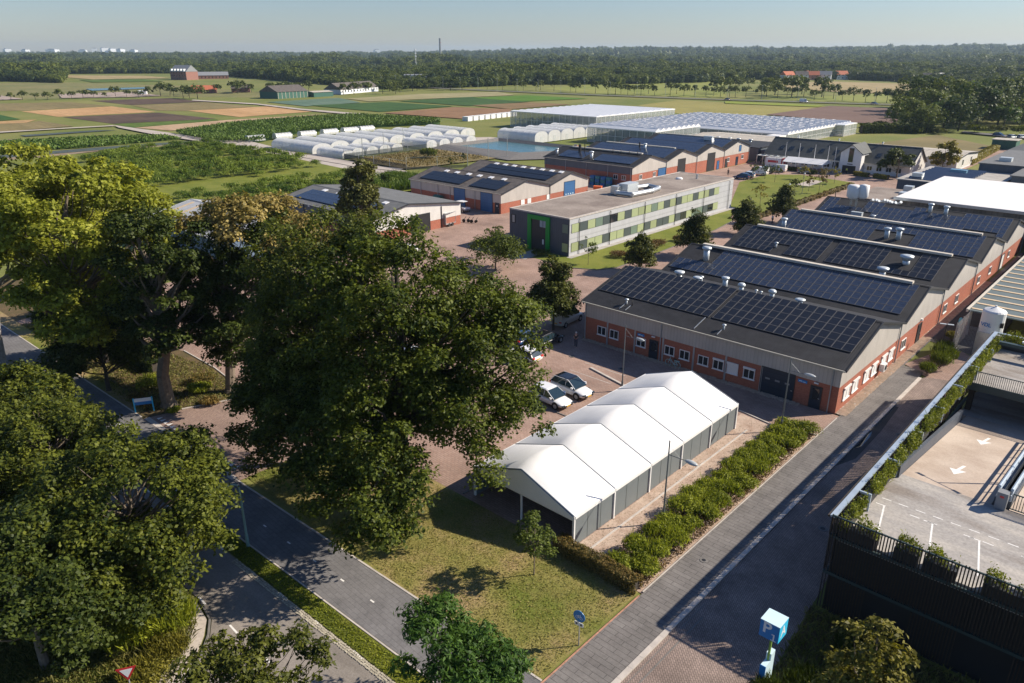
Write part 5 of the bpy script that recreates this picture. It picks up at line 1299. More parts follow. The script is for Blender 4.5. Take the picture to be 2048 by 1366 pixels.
# ---------------------------------------------------------------- signs
rs = thing('cycle_sign', 'round blue cycle path sign with white plate on a grey post in the lawn', 'road sign', (-18.62, 25.5, 0), math.radians(6))
mb = MB(); mb.lathe([(0.035, 0), (0.035, 2.35), (0.01, 2.4)], n=8); mb.build('post', M['galvanised'], rs, world=False)
def disc(mb, r, y0, y1, z, n=24, x=0.0):
    vs = [(x+r*math.cos(2*math.pi*i/n), y0, z+r*math.sin(2*math.pi*i/n)) for i in range(n)]+[(x+r*math.cos(2*math.pi*i/n), y1, z+r*math.sin(2*math.pi*i/n)) for i in range(n)]
    mb.add(vs, [tuple(range(n)), tuple(range(2*n-1, n-1, -1))]+[(i, n+i, n+(i+1) % n, (i+1) % n) for i in range(n)])
mb = MB(); disc(mb, 0.36, -0.07, -0.045, 2.05); mb.build('disc', M['sign_blue'], rs, world=False)
mb = MB()
for sx in (-0.13, 0.13):
    for k in range(10):
        a0, a1 = 2*math.pi*k/10, 2*math.pi*(k+1)/10; mb.tube((sx+0.085*math.cos(a0), -0.076, 1.98+0.085*math.sin(a0)), (sx+0.085*math.cos(a1), -0.076, 1.98+0.085*math.sin(a1)), 0.012, 0.012, 4)
for a, b in (((-0.13, 1.98), (-0.06, 2.12)), ((-0.06, 2.12), (0.08, 2.12)), ((0.08, 2.12), (0.13, 1.98)), ((-0.06, 2.12), (0.0, 1.98)), ((0.0, 1.98), (0.08, 2.12)), ((-0.13, 1.98), (0.0, 1.98)), ((0.08, 2.12), (0.06, 2.2))):
    mb.tube((a[0], -0.076, a[1]), (b[0], -0.076, b[1]), 0.012, 0.012, 4)
mb.build('bicycle_symbol', M['sign_white'], rs, world=False)
mb = MB(); mb.box(-0.27, 0.27, -0.07, -0.05, 1.42, 1.66); pl_ = mb.build('plate', M['sign_white'], rs, world=False)
mb = MB(); disc(mb, 0.06, -0.08, -0.071, 1.54, 12, -0.14); disc(mb, 0.06, -0.08, -0.071, 1.54, 12, 0.14); mb.build('plate_print', M['black'], pl_, world=False)

def text_mesh(s, size, mat, parent, loc, rot, name='lettering', ext=0.004):
    cu = bpy.data.curves.new(name, 'FONT'); cu.body = s; cu.size = size; cu.extrude = ext; cu.align_x = 'CENTER'; cu.align_y = 'CENTER'; cu.offset = size*0.02
    tmp = bpy.data.objects.new('tmp', cu); COL.objects.link(tmp); dg = bpy.context.evaluated_depsgraph_get()
    me = bpy.data.meshes.new_from_object(tmp.evaluated_get(dg)); bpy.data.objects.remove(tmp)
    me.materials.clear(); me.materials.append(M[mat]); o = bpy.data.objects.new(name, me); COL.objects.link(o); o.parent = parent; o.location = loc; o.rotation_euler = rot
    return o
ps = thing('parking_sign', 'blue parking cube sign with P 1 on a lime green pole', 'parking sign', (-9.98, 29.6, 0), 0.0)
mb = MB(); mb.box(-0.05, 0.05, -0.05, 0.05, 0, 3.4); mb.build('pole', M['pole_lime'], ps, world=False)
c = 0.48; cz = 3.95
mb = MB(); mb.box(-c, c, -c, c, cz-c, cz+c-0.003); mb.build('cube', M['sign_blue'], ps, world=False)
mb = MB(); mb.box(c+0.002, c+0.012, -c, c, cz-c, cz+c-0.003); mb.build('cube_side', M['sign_cyan'], ps, world=False)
mb = MB(); mb.box(-c-0.01, c+0.014, -c-0.01, c+0.01, cz+c, cz+c+0.03); mb.build('cube_top', M['sign_pale'], ps, world=False)
text_mesh('P', 0.88, 'sign_white', ps, (-0.12, -c-0.004, cz+0.12), (math.pi/2, 0, 0))
mb = MB(); mb.box(0.22, 0.29, -c-0.012, -c-0.002, cz-0.40, cz-0.06).box(0.12, 0.39, -c-0.012, -c-0.002, cz-0.44, cz-0.401).box(0.14, 0.219, -c-0.012, -c-0.002, cz-0.12, cz-0.065); mb.build('lettering', M['sign_white'], ps, world=False)
text_mesh('A', 0.80, 'sign_white', ps, (c+0.016, 0.0, cz), (math.pi/2, 0, math.pi/2))
mb = MB(); mb.box(-0.13, 0.13, -0.55, 0.45, 0.5, 1.85).box(-0.13, 0.13, 0.0, 0.45, 1.852, 2.25); mb.build('arrow_panel', M['sign_pale'], ps, world=False)
mb = MB(); mb.box(-0.15, 0.15, -0.58, -0.552, 0.48, 1.87); mb.build('panel_face', M['sign_blue'], ps, world=False)

yd = thing('yield_sign', 'red and white triangular yield sign beside the grass island', 'road sign', (-32.2, 7.55, 0), math.radians(62))
mb = MB(); mb.lathe([(0.035, 0), (0.035, 2.1)], n=8); mb.build('post', M['galvanised'], yd, world=False)
def tri(r, y0, y1, zc):
    P = [(r*math.cos(a), zc+r*math.sin(a)) for a in (-math.pi/2, math.pi/6, math.pi*5/6)]
    return MB().add([(p[0], y0, p[1]) for p in P]+[(p[0], y1, p[1]) for p in P], [(0, 1, 2), (5, 4, 3), (0, 3, 4, 1), (1, 4, 5, 2), (2, 5, 3, 0)])
tri(0.52, -0.06, -0.04, 2.25).build('plate', M['sign_red'], yd, world=False); tri(0.33, -0.068, -0.061, 2.25).build('plate_face', M['sign_white'], yd, world=False)

sb = thing('direction_board', 'low blue framed direction board on two legs beside the big oak trunk', 'sign', (-64.35, 21.35, 0), math.radians(60))
for sx in (-0.75, 0.75):
    mb = MB(); mb.box(sx-0.05, sx+0.05, -0.05, 0.05, 0, 1.45); mb.build('leg', M['sign_cyan'], sb, world=False)
mb = MB(); mb.box(-0.70, 0.70, -0.03, 0.03, 0.78, 1.36); b = mb.build('board', M['sign_blue'], sb, world=False)
mb = MB(); mb.box(-0.70, 0.70, -0.034, -0.031, 1.08, 1.36).box(-0.70, 0.70, 0.031, 0.034, 1.08, 1.36).box(-0.70, 0.70, -0.034, 0.034, 1.361, 1.40); mb.build('board_face', M['sign_white'], b, world=False)
bs2 = thing('cycle_sign', 'small round blue sign on a short post beside the mesh cage of the tank', 'road sign', (-16.05, 92.2, 0), math.radians(-48))
mb = MB(); mb.lathe([(0.03, 0), (0.03, 1.5)], n=6); mb.build('post', M['galvanised'], bs2, world=False); mb = MB(); disc(mb, 0.42, -0.06, -0.035, 1.7); mb.build('disc', M['sign_cyan'], bs2, world=False)

# ---------------------------------------------------------------- cars
def loft(stations, closed=True):
    """stations: list of closed rings with the same number of points"""
    mb = MB(); n = len(stations[0]); vs = [p for r in stations for p in r]; fs = []
    for k in range(len(stations)-1):
        for i in range(n): fs.append((k*n+i, k*n+(i+1) % n, (k+1)*n+(i+1) % n, (k+1)*n+i))
    fs.append(tuple(range(n-1, -1, -1))); m = (len(stations)-1)*n; fs.append(tuple(range(m, m+n)))
    return mb.add(vs, fs)
def car(label, x, y, rz, paint='car_white', roof=None, kind='hatch', group=None, L=4.3, cat='car', name='parked_car', W=1.8, H=1.5):
    """front of the car looks along local +x"""
    t = thing(name, label, cat, (x, y, 0.04), rz, group); hl = L/2; hw = W/2
    if kind in ('hatch', 'suv', 'estate'):
        bh = 0.92 if kind != 'suv' else 1.0
        prof = [(-hl, 0.42, bh-0.12, 0.80), (-hl+0.12, 0.30, bh-0.02, 0.93), (-hl+0.7, 0.22, bh, 1.0), (0.2, 0.20, bh, 1.0), (hl-1.35, 0.20, bh-0.02, 1.0), (hl-0.7, 0.22, bh-0.16, 0.98), (hl-0.2, 0.27, bh-0.27, 0.90), (hl, 0.36, bh-0.42, 0.76)]
        glass_top = [(-hl+0.10, 0.74), (-hl+0.55, 0.64), (hl-1.95, 0.62), (hl-1.05, 0.80)]
    elif kind == 'van':
        bh = 1.15
        prof = [(-hl, 0.35, bh, 0.96), (-hl+0.1, 0.25, bh, 1.0), (0.2, 0.22, bh, 1.0), (hl-1.2, 0.22, bh, 1.0), (hl-0.6, 0.24, bh-0.12, 0.98), (hl-0.15, 0.28, bh-0.25, 0.92), (hl, 0.36, bh-0.42, 0.80)]
    rings = []
    for px, z0, z1, w in prof:
        w *= hw; rings.append([(px, -w*0.88, z0), (px, w*0.88, z0), (px, w, z0+0.16), (px, w, (z0+z1)/2+0.05), (px, w*0.93, z1), (px, -w*0.93, z1), (px, -w, (z0+z1)/2+0.05), (px, -w, z0+0.16)])
    b = loft(rings).build('body', M[paint], t, world=False, smooth=True); sm = b.modifiers.new('sub', 'SUBSURF'); sm.levels = 2; sm.render_levels = 2
    if kind == 'van':
        gx = [(-hl+0.06, 0.93), (-hl+0.15, 0.93), (hl-1.95, 0.90), (hl-0.95, 0.99)]; zt = [H-0.02, H, H, bh+0.05]
        r = []
        for (px, wf), z in zip([(-hl+0.03, .93), (-hl+0.18, .93), (hl-2.0, .90), (hl-1.7, .88)], [H-0.05, H, H, H-0.08]):
            w = hw*wf; r.append([(px, -w, bh-0.05), (px, w, bh-0.05), (px, w*0.95, z-0.15), (px, w*0.85, z), (px, -w*0.85, z), (px, -w*0.95, z-0.15)])
        loft(r).build('cargo_body', M[paint], t, world=False)
        r = []
        for px, z, w in ((hl-1.69, H-0.10, 0.84), (hl-1.55, H-0.2, 0.84), (hl-0.80, bh-0.05, 0.86)):
            w *= hw; r.append([(px, -w, bh-0.1), (px, w, bh-0.1), (px, w*0.93, z), (px, -w*0.93, z)])
        loft(r).build('windscreen', M['car_glass'], t, world=False)
    else:
        ht = H; back = -hl+0.15 if kind != 'estate' else -hl+0.1
        G = [(back, bh-0.03, 0.90, bh+0.02), (back+0.38, bh-0.03, 0.91, ht-0.10), (back+0.85, bh-0.03, 0.92, ht-0.02), (0.0, bh-0.03, 0.93, ht), (hl-1.95, bh-0.03, 0.93, ht-0.06), (hl-1.05, bh-0.06, 0.93, bh+0.0)]
        r = []
        for px, z0, w, z1 in G:
            w *= hw; k = (z1-z0)/(ht-bh+0.03); wt = w*(1-0.2*k); r.append([(px, -w, z0), (px, w, z0), (px, wt, z1-0.03*k), (px, wt*0.9, z1), (px, -wt*0.9, z1), (px, -wt, z1-0.03*k)])
        loft(r).build('windows', M['car_glass'], t, world=False)
        r = []
        for px, w, z in ((back+0.40, 0.66, ht-0.06), (back+0.85, 0.70, ht+0.01), (0.0, 0.72, ht+0.025), (hl-1.98, 0.70, ht-0.03)):
            w *= hw; r.append([(px, -w, z-0.03), (px, w, z-0.03), (px, w*0.92, z+0.015), (px, -w*0.92, z+0.015)])
        loft(r).build('roof', M[roof or paint], t, world=False)
        for s in (-1, 1):
            pill = MB()
            pts = [(back+0.02, 0.895*hw, bh), (back+0.38, 0.76*hw, ht-0.08), (0.0, 0.75*hw, ht-0.01), (hl-1.97, 0.76*hw, ht-0.07), (hl-1.07, 0.925*hw, bh-0.01)]
            pill.path([(p[0], s*p[1], p[2]) for p in pts], 0.035, 5)
            pill.tube((-0.12, s*0.93*hw, bh), (-0.10, s*0.75*hw, ht-0.01), 0.03, 0.03, 5)
            pill.build('pillar', M[paint], t, world=False)
        for s in (-1, 1):
            MB().cbox((hl-1.35, s*(hw+0.06), bh+0.06), (0.2, 0.16, 0.13)).build('mirror', M[paint], t, world=False)
    tyre = MB(); rad = 0.33
    def wheelset():
        a = MB(); n = 16
        vs = []; 
        for yy, rr in ((-0.10, rad*0.9), (-0.08, rad), (0.08, rad), (0.10, rad*0.9)):
            for i in range(n): vs.append((rr*math.cos(2*math.pi*i/n), yy, rr*math.sin(2*math.pi*i/n)))
        fs = [(k*n+i, (k+1)*n+i, (k+1)*n+(i+1) % n, k*n+(i+1) % n) for k in range(3) for i in range(n)]+[tuple(range(n)), tuple(range(4*n-1, 3*n-1, -1))]
        a.add(vs, fs); h = MB(); disc(h, rad*0.62, -0.112, 0.112, 0, 12); return shared(a, 'wheel', 'rubber'), shared(h, 'rim', 'galvanised')
    if 'car_wheel' not in WIN: WIN['car_wheel'] = wheelset()
    wm, rm = WIN['car_wheel']
    for px in (-hl+0.85, hl-0.85):
        for s in (-1, 1):
            o = part('wheel', wm, t, (px, s*(hw-0.10), rad)); part('rim', rm, o)
            arch = MB(); disc(arch, 0.40, s*(hw-0.02)-0.012, s*(hw-0.02)+0.012, rad+0.02, 16, px); arch.build('wheel_arch', M['black'], t, world=False)
    fz = prof[-1][2]-0.06
    for s in (-1, 1):
        MB().cbox((hl-0.12, s*hw*0.66, fz+0.06), (0.24, 0.34, 0.11)).build('headlight', M['car_glass'], t, world=False)
        MB().cbox((-hl+0.06, s*hw*0.72, 0.82), (0.14, 0.30, 0.14)).build('tail_light', M['tail_light'], t, world=False)
    MB().cbox((hl-0.02, 0, 0.42), (0.08, 1.1, 0.14)).build('grille', M['black'], t, world=False)
    MB().cbox((hl+0.025, 0, 0.44), (0.03, 0.5, 0.11)).build('number_plate', M['plate'], t, world=False)
    MB().cbox((-hl-0.01, 0, 0.62), (0.05, 0.5, 0.11)).build('number_plate', M['plate'], t, world=False)
    return t
GC = 'cars parked in the yard'
car('nearer white car of the pair parked beside the tent', -38.95, 47.45, math.radians(-3), 'car_white', 'car_white', 'estate', GC, 4.35)
car('black roofed white car, farther one of the pair', -38.75, 50.3, math.radians(-3), 'car_white', 'car_black', 'suv', GC, 4.3, H=1.6)
car('black car with red tail lights in the shade beside the standing man', -48.6, 58.4, math.radians(92), 'car_black', 'car_black', 'hatch', GC, 4.3)
car('dark blue car half hidden by the oak leaves beside the black car', -50.8, 57.2, math.radians(95), 'car_blue', 'car_blue', 'hatch', GC, 4.2)
car('white car almost hidden under the oak crown near the yard middle', -47.6, 53.3, math.radians(180), 'car_white', 'car_white', 'hatch', GC, 4.2)
car('cream delivery van in the shade behind the pointed lime tree', -51.3, 65.2, math.radians(95), 'car_cream', None, 'van', GC, 4.8, 'van', 'delivery_van', 1.85, 1.95)
for i, (x, y, p) in enumerate(((-93.2, 73.3, 'car_white'), (-96.2, 73.0, 'car_blue'), (-90.2, 73.8, 'car_white'), (-98.6, 62.5, 'car_silver'), (-56.5, 45.5, 'car_silver'), (-53.5, 45.8, 'car_white'))):
    car(['white car glimpsed through leaves, middle of its row', 'blue car glimpsed through leaves, left of its row', 'white car seen through the oak leaves, right of its row', 'silver car glimpsed between the ivy hung tree and the silver hall',
         'silver car deep under the oak crown', 'white car deep under the oak crown'][i], x, y, math.radians(100), p, None, 'hatch', 'cars glimpsed through the oaks', 4.2)
car('blue hatchback parked at the near end of the row by the park lawn', -86.0, 179.0, math.radians(185), 'car_blue', None, 'hatch', 'vehicles parked by the park lawn', 4.2)
car('white hatchback parked next to the blue one by the park lawn', -86.2, 182.3, math.radians(185), 'car_white', None, 'hatch', 'vehicles parked by the park lawn', 4.2)
car('long white van parked by the park lawn', -86.0, 188.2, math.radians(183), 'car_white', None, 'van', 'vehicles parked by the park lawn', 5.2, 'van', 'delivery_van', 1.95, 2.1)
car('dark grey van behind the long white van by the park lawn', -86.0, 192.6, math.radians(183), 'car_black', None, 'van', 'vehicles parked by the park lawn', 4.8, 'van', 'delivery_van', 1.9, 1.9)
car('white van farthest in the row by the park lawn', -84.6, 196.8, math.radians(183), 'car_white', None, 'van', 'vehicles parked by the park lawn', 4.8, 'van', 'delivery_van', 1.9, 1.95)
car('silver car parked alone at the far edge of the park lawn', -77.8, 198.8, math.radians(30), 'car_silver', None, 'hatch', None, 4.2)
car('white van driving on the highway behind the ploughed field', -199, 490, math.radians(-15), 'car_white', None, 'van', 'vehicles on the highway', 5.5, 'van', 'white_van', 2.0, 2.3)
car('dark car driving on the highway left of the white van', -246, 477.5, math.radians(165), 'car_black', None, 'hatch', 'vehicles on the highway', 4.4)
car('blue car driving on the highway right of the white van', -159, 500, math.radians(-15), 'car_blue', None, 'hatch', 'vehicles on the highway', 4.4)
car('blue car on the far yard road before the dark wood', -61.0, 339.3, math.radians(-15), 'car_blue', None, 'hatch', 'cars on the far yard road', 4.3)
car('silver car on the far yard road, left of the white one', -55.6, 334.0, math.radians(60), 'car_silver', None, 'hatch', 'cars on the far yard road', 4.3)
car('white car on the far yard road at the right edge', -53.0, 336.5, math.radians(60), 'car_white', None, 'hatch', 'cars on the far yard road', 4.3)
# advertising trailer
tr = thing('sales_trailer', 'white trailer with a dark red end panel near the party tent', 'trailer', (-88.2, 203.6, 0), math.radians(3))
MB().box(-2.6, 1.8, -1.0, 1.0, 0.5, 2.7).build('body', M['car_white'], tr, world=False); MB().box(1.802, 2.9, -1.0, 1.0, 0.5, 2.7).build('end_panel', M['car_red'], tr, world=False)
MB().box(-1.9, 0.9, -1.02, -1.002, 1.5, 2.1).build('print', M['sign_red'], tr, world=False)
for sx in (-0.6, 0.4): o = part('wheel', WIN['car_wheel'][0], tr, (sx, -0.95, 0.33)); part('rim', WIN['car_wheel'][1], o)
# farm utility cart with canopy
ut = thing('utility_cart', 'white utility cart with a flat canopy before the blue roller doors', 'utility vehicle', (-108.3, 102.6, 0), math.radians(-8))
MB().box(-1.8, 1.7, -0.75, 0.75, 0.4, 0.7).box(-1.8, -0.3, -0.75, 0.75, 0.702, 1.1).build('body', M['car_silver'], ut, world=False); MB().box(0.6, 1.7, -0.7, 0.7, 0.702, 1.0).build('bonnet', M['car_white'], ut, world=False)
MB().box(-0.9, 0.8, -0.85, 0.85, 2.0, 2.1).build('canopy', M['trim_white'], ut, world=False)
for sx in (-0.8, 0.7):
    for sy in (-0.7, 0.7): MB().tube((sx, sy, 0.7), (sx, sy, 2.0), 0.03, 0.03, 5).build('post', M['trim_dark'], ut, world=False)
for sx in (-1.2, 1.2):
    for sy in (-0.75, 0.75): o = part('wheel', WIN['car_wheel'][0], ut, (sx, sy, 0.33)); part('rim', WIN['car_wheel'][1], o)
tq = thing('box_trailer', 'open grey box trailer with dark implements beside the white gable', 'trailer', (-101.0, 91.5, 0), math.radians(100))
MB().box(-1.5, 1.5, -1.1, 1.1, 0.5, 0.62).box(-1.5, 1.5, 1.02, 1.1, 0.622, 2.5).box(-1.5, -1.42, -1.1, 1.018, 0.622, 2.5).box(1.42, 1.5, -1.1, 1.018, 0.622, 2.5).box(-1.5, 1.5, -1.1, 1.1, 2.502, 2.6).build('body', M['galvanised'], tq, world=False)
for sx in (-0.5, 0.5): part('wheel', WIN['car_wheel'][0], tq, (sx, -1.05, 0.33))
im = thing('implement', 'row of black wheels and tools standing beside the box trailer', 'farm tool', (-99.2, 96.0, 0), math.radians(20))
for i in range(4): part('wheel', WIN['car_wheel'][0], im, (-1.4+i*0.8, 0.3*(i % 2), 0.38), (0.2*i, 0, 0.3*i)); MB().tube((-1.5+i*0.8, 0, 0.4), (-0.9+i*0.8, 0, 1.2), 0.05, 0.05, 5).build('frame', M['trim_dark'], im, world=False)
gt = thing('water_tank', 'round dark green tank against the brick wall of the blue door hall', 'tank', (-117.6, 104.4, 0))
mb = MB(); mb.lathe([(0.7, -1.2), (0.95, -0.9), (0.95, 0.9), (0.7, 1.2)], n=14); o = mb.build('vessel', M['farm_green'], gt, world=False, smooth=False); o.rotation_euler = (0, math.pi/2, 0); o.location = (0, 0, 1.05)
# crates along the hall wall
for i in range(4):
    t = thing('crate_stack', nth(i)+' stack of blue crates from the left along the shaded hall wall', 'crates', (-108.6+i*1.6, 146.6, 0), 0.05*i, 'stacks of blue crates')
    for k in range(3): MB().box(-0.6, 0.6, -0.5, 0.5, 0.75*k+0.02, 0.75*k+0.72).build('crate', M['teal_plastic' if (i+k) % 2 else 'blue_plastic'], t, world=False)
t = thing('waste_bin', 'bright blue wheeled bin beside the crates', 'bin', (-100.8, 146.4, 0)); MB().box(-0.3, 0.3, -0.35, 0.35, 0.08, 1.0).build('body', M['blue_plastic'], t, world=False); MB().box(-0.33, 0.33, -0.4, 0.37, 1.002, 1.08).build('lid', M['blue_plastic'], t, world=False)
t = thing('orange_bin', 'orange container leaning at the corner of the blue door hall', 'container', (-99.0, 135.6, 0), 0.4); MB().box(-0.9, 0.9, -0.5, 0.5, 0.1, 2.0).build('body', M['orange_plastic'], t, world=False); MB().box(-0.95, 0.95, -0.55, 0.55, 2.002, 2.1).build('lid', M['orange_plastic'], t, world=False)

# ---------------------------------------------------------------- people and bicycle
def skinned(name, pts, edges, radii, mat, parent, sub=1):
    me = bpy.data.meshes.new(name); me.from_pydata(pts, edges, []); me.materials.append(M[mat])
    o = bpy.data.objects.new(name, me); COL.objects.link(o); o.parent = parent
    md = o.modifiers.new('skin', 'SKIN'); me.skin_vertices or None
    if not me.skin_vertices: me.attributes
    for i, r in enumerate(radii): me.skin_vertices[0].data[i].radius = (r, r)
    me.skin_vertices[0].data[0].use_root = True
    md.use_smooth_shade = True
    s = o.modifiers.new('sub', 'SUBSURF'); s.levels = sub; s.render_levels = sub
    return o
def person(label, x, y, rz, top='cloth_black', legs='cloth_navy', hair='hair_dark', stride=0.0, arms='down', group=None):
    t = thing('person', label, 'person', (x, y, 0.04), rz, group)
    ax = 0.26; s = stride
    P = [(0, 0, 0.95), (0, 0, 1.15), (0, 0, 1.40), (0, 0, 1.52), (0, 0.01, 1.62), (0, 0.015, 1.72),
         (-0.19, 0, 1.42), (0.19, 0, 1.42), (-0.25, 0.02, 1.15), (0.25, 0.02, 1.15)]
    P += [(-0.12, 0.20, 1.12), (0.12, 0.20, 1.12)] if arms == 'front' else [(-0.27, 0.06, 0.88), (0.27, 0.06, 0.88)]
    P += [(-0.10, 0, 0.90), (0.10, 0, 0.90), (-0.11, s*0.18, 0.48), (0.11, -s*0.14, 0.48), (-0.11, s*0.28, 0.08), (0.11, -s*0.30, 0.08), (-0.12, s*0.28+0.14, 0.04), (0.12, -s*0.30+0.14, 0.04)]
    E = [(0, 1), (1, 2), (2, 3), (3, 4), (4, 5), (2, 6), (2, 7), (6, 8), (7, 9), (8, 10), (9, 11), (0, 12), (0, 13), (12, 14), (13, 15), (14, 16), (15, 17), (16, 18), (17, 19)]
    Rd = [0.13, 0.125, 0.13, 0.055, 0.09, 0.085, 0.06, 0.06, 0.042, 0.042, 0.032, 0.032, 0.09, 0.09, 0.062, 0.062, 0.042, 0.042, 0.038, 0.038]
    skinned('body', P, E, Rd, 'skin', t)
    skinned('shirt', [P[0], P[1], P[2], P[6], P[7], ((P[6][0]+P[8][0])/2, 0.01, 1.28), ((P[7][0]+P[9][0])/2, 0.01, 1.28)], [(0, 1), (1, 2), (2, 3), (2, 4), (3, 5), (4, 6)], [0.155, 0.15, 0.155, 0.08, 0.08, 0.06, 0.06], top, t)
    skinned('trousers', [P[0], P[12], P[13], P[14], P[15], P[16], P[17]], [(0, 1), (0, 2), (1, 3), (2, 4), (3, 5), (4, 6)], [0.145, 0.11, 0.11, 0.08, 0.08, 0.06, 0.06], legs, t)
    mb = MB(); mb.lathe([(0.10, 1.66), (0.112, 1.72), (0.09, 1.80), (0.03, 1.83)], (0, -0.01, 0), 10); mb.build('hair', M[hair], t, world=False, smooth=True)
    MB().cbox((0, 0.115, 1.675), (0.025, 0.05, 0.045)).build('nose', M['skin'], t, world=False)
    return t
person('man in a black t-shirt and jeans with folded arms in the workshop shade', -45.65, 59.7, math.radians(200), 'cloth_black', 'cloth_navy', 'hair_grey', 0.2, 'front')
person('person in pale blue walking on the brick road behind the fourth workshop', -57.2, 133.8, math.radians(150), 'cloth_blue', 'cloth_navy', 'hair_dark', 0.8)
person('person in a lime vest outside the entrance gable', -69.3, 204.8, math.radians(170), 'cloth_lime', 'cloth_black', 'hair_dark', 0.3)
person('dark clothed person by the far hall corner, left of the pair', -95.4, 206.4, math.radians(120), 'cloth_black', 'cloth_black', 'hair_dark', 0.4)
person('dark clothed person by the far hall corner, right of the pair', -94.2, 207.2, math.radians(240), 'cloth_navy', 'cloth_black', 'hair_dark', 0.2)
person('dark clothed person walking alone across the yard before the four gabled hall', -91.0, 181.5, math.radians(40), 'cloth_black', 'cloth_black', 'hair_dark', 0.8)
bc = thing('bicycle', 'mint green bicycle leaning against the workshop wall', 'bicycle', (-35.1, 62.25, 0), math.radians(178))
for nm, cx in (('front_wheel', 0.55), ('rear_wheel', -0.55)):
    mb = MB(); n = 18; P_ = [(cx+0.34*math.cos(2*math.pi*k/n), 0, 0.36+0.34*math.sin(2*math.pi*k/n)) for k in range(n+1)]; mb.path(P_, 0.028, 5)
    for k in range(0, n, 3): mb.tube((cx, 0, 0.36), P_[k], 0.006, 0.006, 3)
    mb.build(nm, M['bike_mint'], bc, world=False)
mb = MB(); pts = {'r': (-0.55, 0, 0.36), 'b': (-0.08, 0, 0.32), 's': (-0.22, 0, 0.86), 'h': (0.36, 0, 0.88), 'f': (0.55, 0, 0.36), 't': (0.33, 0, 1.02)}
for a, b in (('r', 'b'), ('r', 's'), ('b', 's'), ('b', 'h'), ('h', 'f'), ('h', 't')): mb.tube(pts[a], pts[b], 0.03, 0.03, 6)
mb.build('frame', M['bike_mint'], bc, world=False)
MB().tube((0.33, -0.26, 1.04), (0.33, 0.26, 1.04), 0.02, 0.02, 6).build('handlebar', M['trim_dark'], bc, world=False); MB().cbox((-0.24, 0, 0.92), (0.28, 0.16, 0.07)).build('saddle', M['black'], bc, world=False)
MB().cbox((-0.55, 0, 0.78), (0.42, 0.14, 0.04)).build('rack', M['bike_mint'], bc, world=False)

# ---------------------------------------------------------------- parking deck
DZ = 5.3
dk = thing('parking_deck', 'open parking deck with planters, slatted screens and a sloping ramp', 'parking deck', (0, 56, 0))
mb = MB(); mb.box(-9.9, 16, 37.25, 46.2, DZ-0.45, DZ); mb.build('deck_slab', M['deck_concrete'], dk)
mb = MB(); mb.box(-9.9, 16, 64.6, 75.6, DZ-0.45, DZ); mb.build('far_deck_slab', M['deck_concrete'], dk)
mb = MB(); mb.add([(-9.3, 46.2, DZ), (-4.4, 46.2, DZ), (-4.4, 64.5, 2.55), (-9.3, 64.5, 2.55), (-9.3, 46.2, DZ-0.4), (-4.4, 46.2, DZ-0.4), (-4.4, 64.5, 2.15), (-9.3, 64.5, 2.15)], [(0,1,2,3),(7,6,5,4),(4,5,1,0),(5,6,2,1),(6,7,3,2),(7,4,0,3)]); mb.build('ramp', M['ramp_concrete'], dk)
mb = MB(); mb.add([(-3.5, 46.2, DZ), (2.0, 46.2, DZ), (2.0, 64.5, 2.55), (-3.5, 64.5, 2.55), (-3.5, 46.2, DZ-0.4), (2.0, 46.2, DZ-0.4), (2.0, 64.5, 2.15), (-3.5, 64.5, 2.15)], [(0,1,2,3),(7,6,5,4),(4,5,1,0),(5,6,2,1),(6,7,3,2),(7,4,0,3)]); mb.build('ramp', M['ramp_concrete'], dk)
mb = MB(); mb.box(-9.9, 16, 46.3, 95, 2.35, 2.5) if False else mb.box(-9.9, 16, 64.51, 76, 2.1, 2.5); mb.build('lower_deck_slab', M['deck_concrete'], dk)
mb = MB(); mb.box(2.1, 16, 46.21, 64.5, DZ-0.45, DZ); mb.build('deck_slab', M['deck_concrete'], dk)
# ramp parapet walls
mb = MB(); mb.add([(-9.55, 45.6, DZ+0.8), (-9.32, 45.6, DZ+0.8), (-9.32, 62.5, 3.75), (-9.55, 62.5, 3.75), (-9.55, 45.6, 4.6), (-9.32, 45.6, 4.6), (-9.32, 62.5, 2.2), (-9.55, 62.5, 2.2)], [(0,1,2,3),(7,6,5,4),(4,5,1,0),(5,6,2,1),(6,7,3,2),(7,4,0,3)]); mb.build('parapet_wall', M['clad_anthracite'], dk)
def rz_(y): return DZ-(y-46.2)*(DZ-2.55)/18.3
for xs in (-4.36, -3.72):
    mb = MB(); mb.add([(xs, 46.5, DZ+0.4), (xs+0.2, 46.5, DZ+0.4), (xs+0.2, 62, rz_(62)+0.45), (xs, 62, rz_(62)+0.45), (xs, 46.5, DZ-0.4), (xs+0.2, 46.5, DZ-0.4), (xs+0.2, 62, rz_(62)-0.3), (xs, 62, rz_(62)-0.3)], [(0,1,2,3),(7,6,5,4),(4,5,1,0),(5,6,2,1),(6,7,3,2),(7,4,0,3)]); mb.build('parapet_wall', M['clad_anthracite'], dk)
    mb = MB(); mb.tube((xs+0.1, 46.5, DZ+1.15), (xs+0.1, 62, rz_(62)+1.2), 0.09, 0.09, 8); mb.tube((xs+0.1, 46.5, DZ+0.75), (xs+0.1, 62, rz_(62)+0.8), 0.04, 0.04, 6); mb.build('rail', M['rail_blue'], dk)
    for i in range(8):
        y = 46.7+i*2.15; MB().tube((xs+0.1, y, rz_(y)+0.4), (xs+0.1, y, rz_(y)+1.15), 0.05, 0.05, 6).build('rail_post', M['rail_blue'], dk)
mb = MB(); mb.cbox((-3.95, 46.15, DZ+0.55), (0.55, 0.55, 1.08)); o = mb.build('bollard_box', M['far_grey'], dk); MB().cbox((-3.95, 45.86, DZ+0.85), (0.2, 0.02, 0.12)).build('box_label', M['sign_red'], dk)
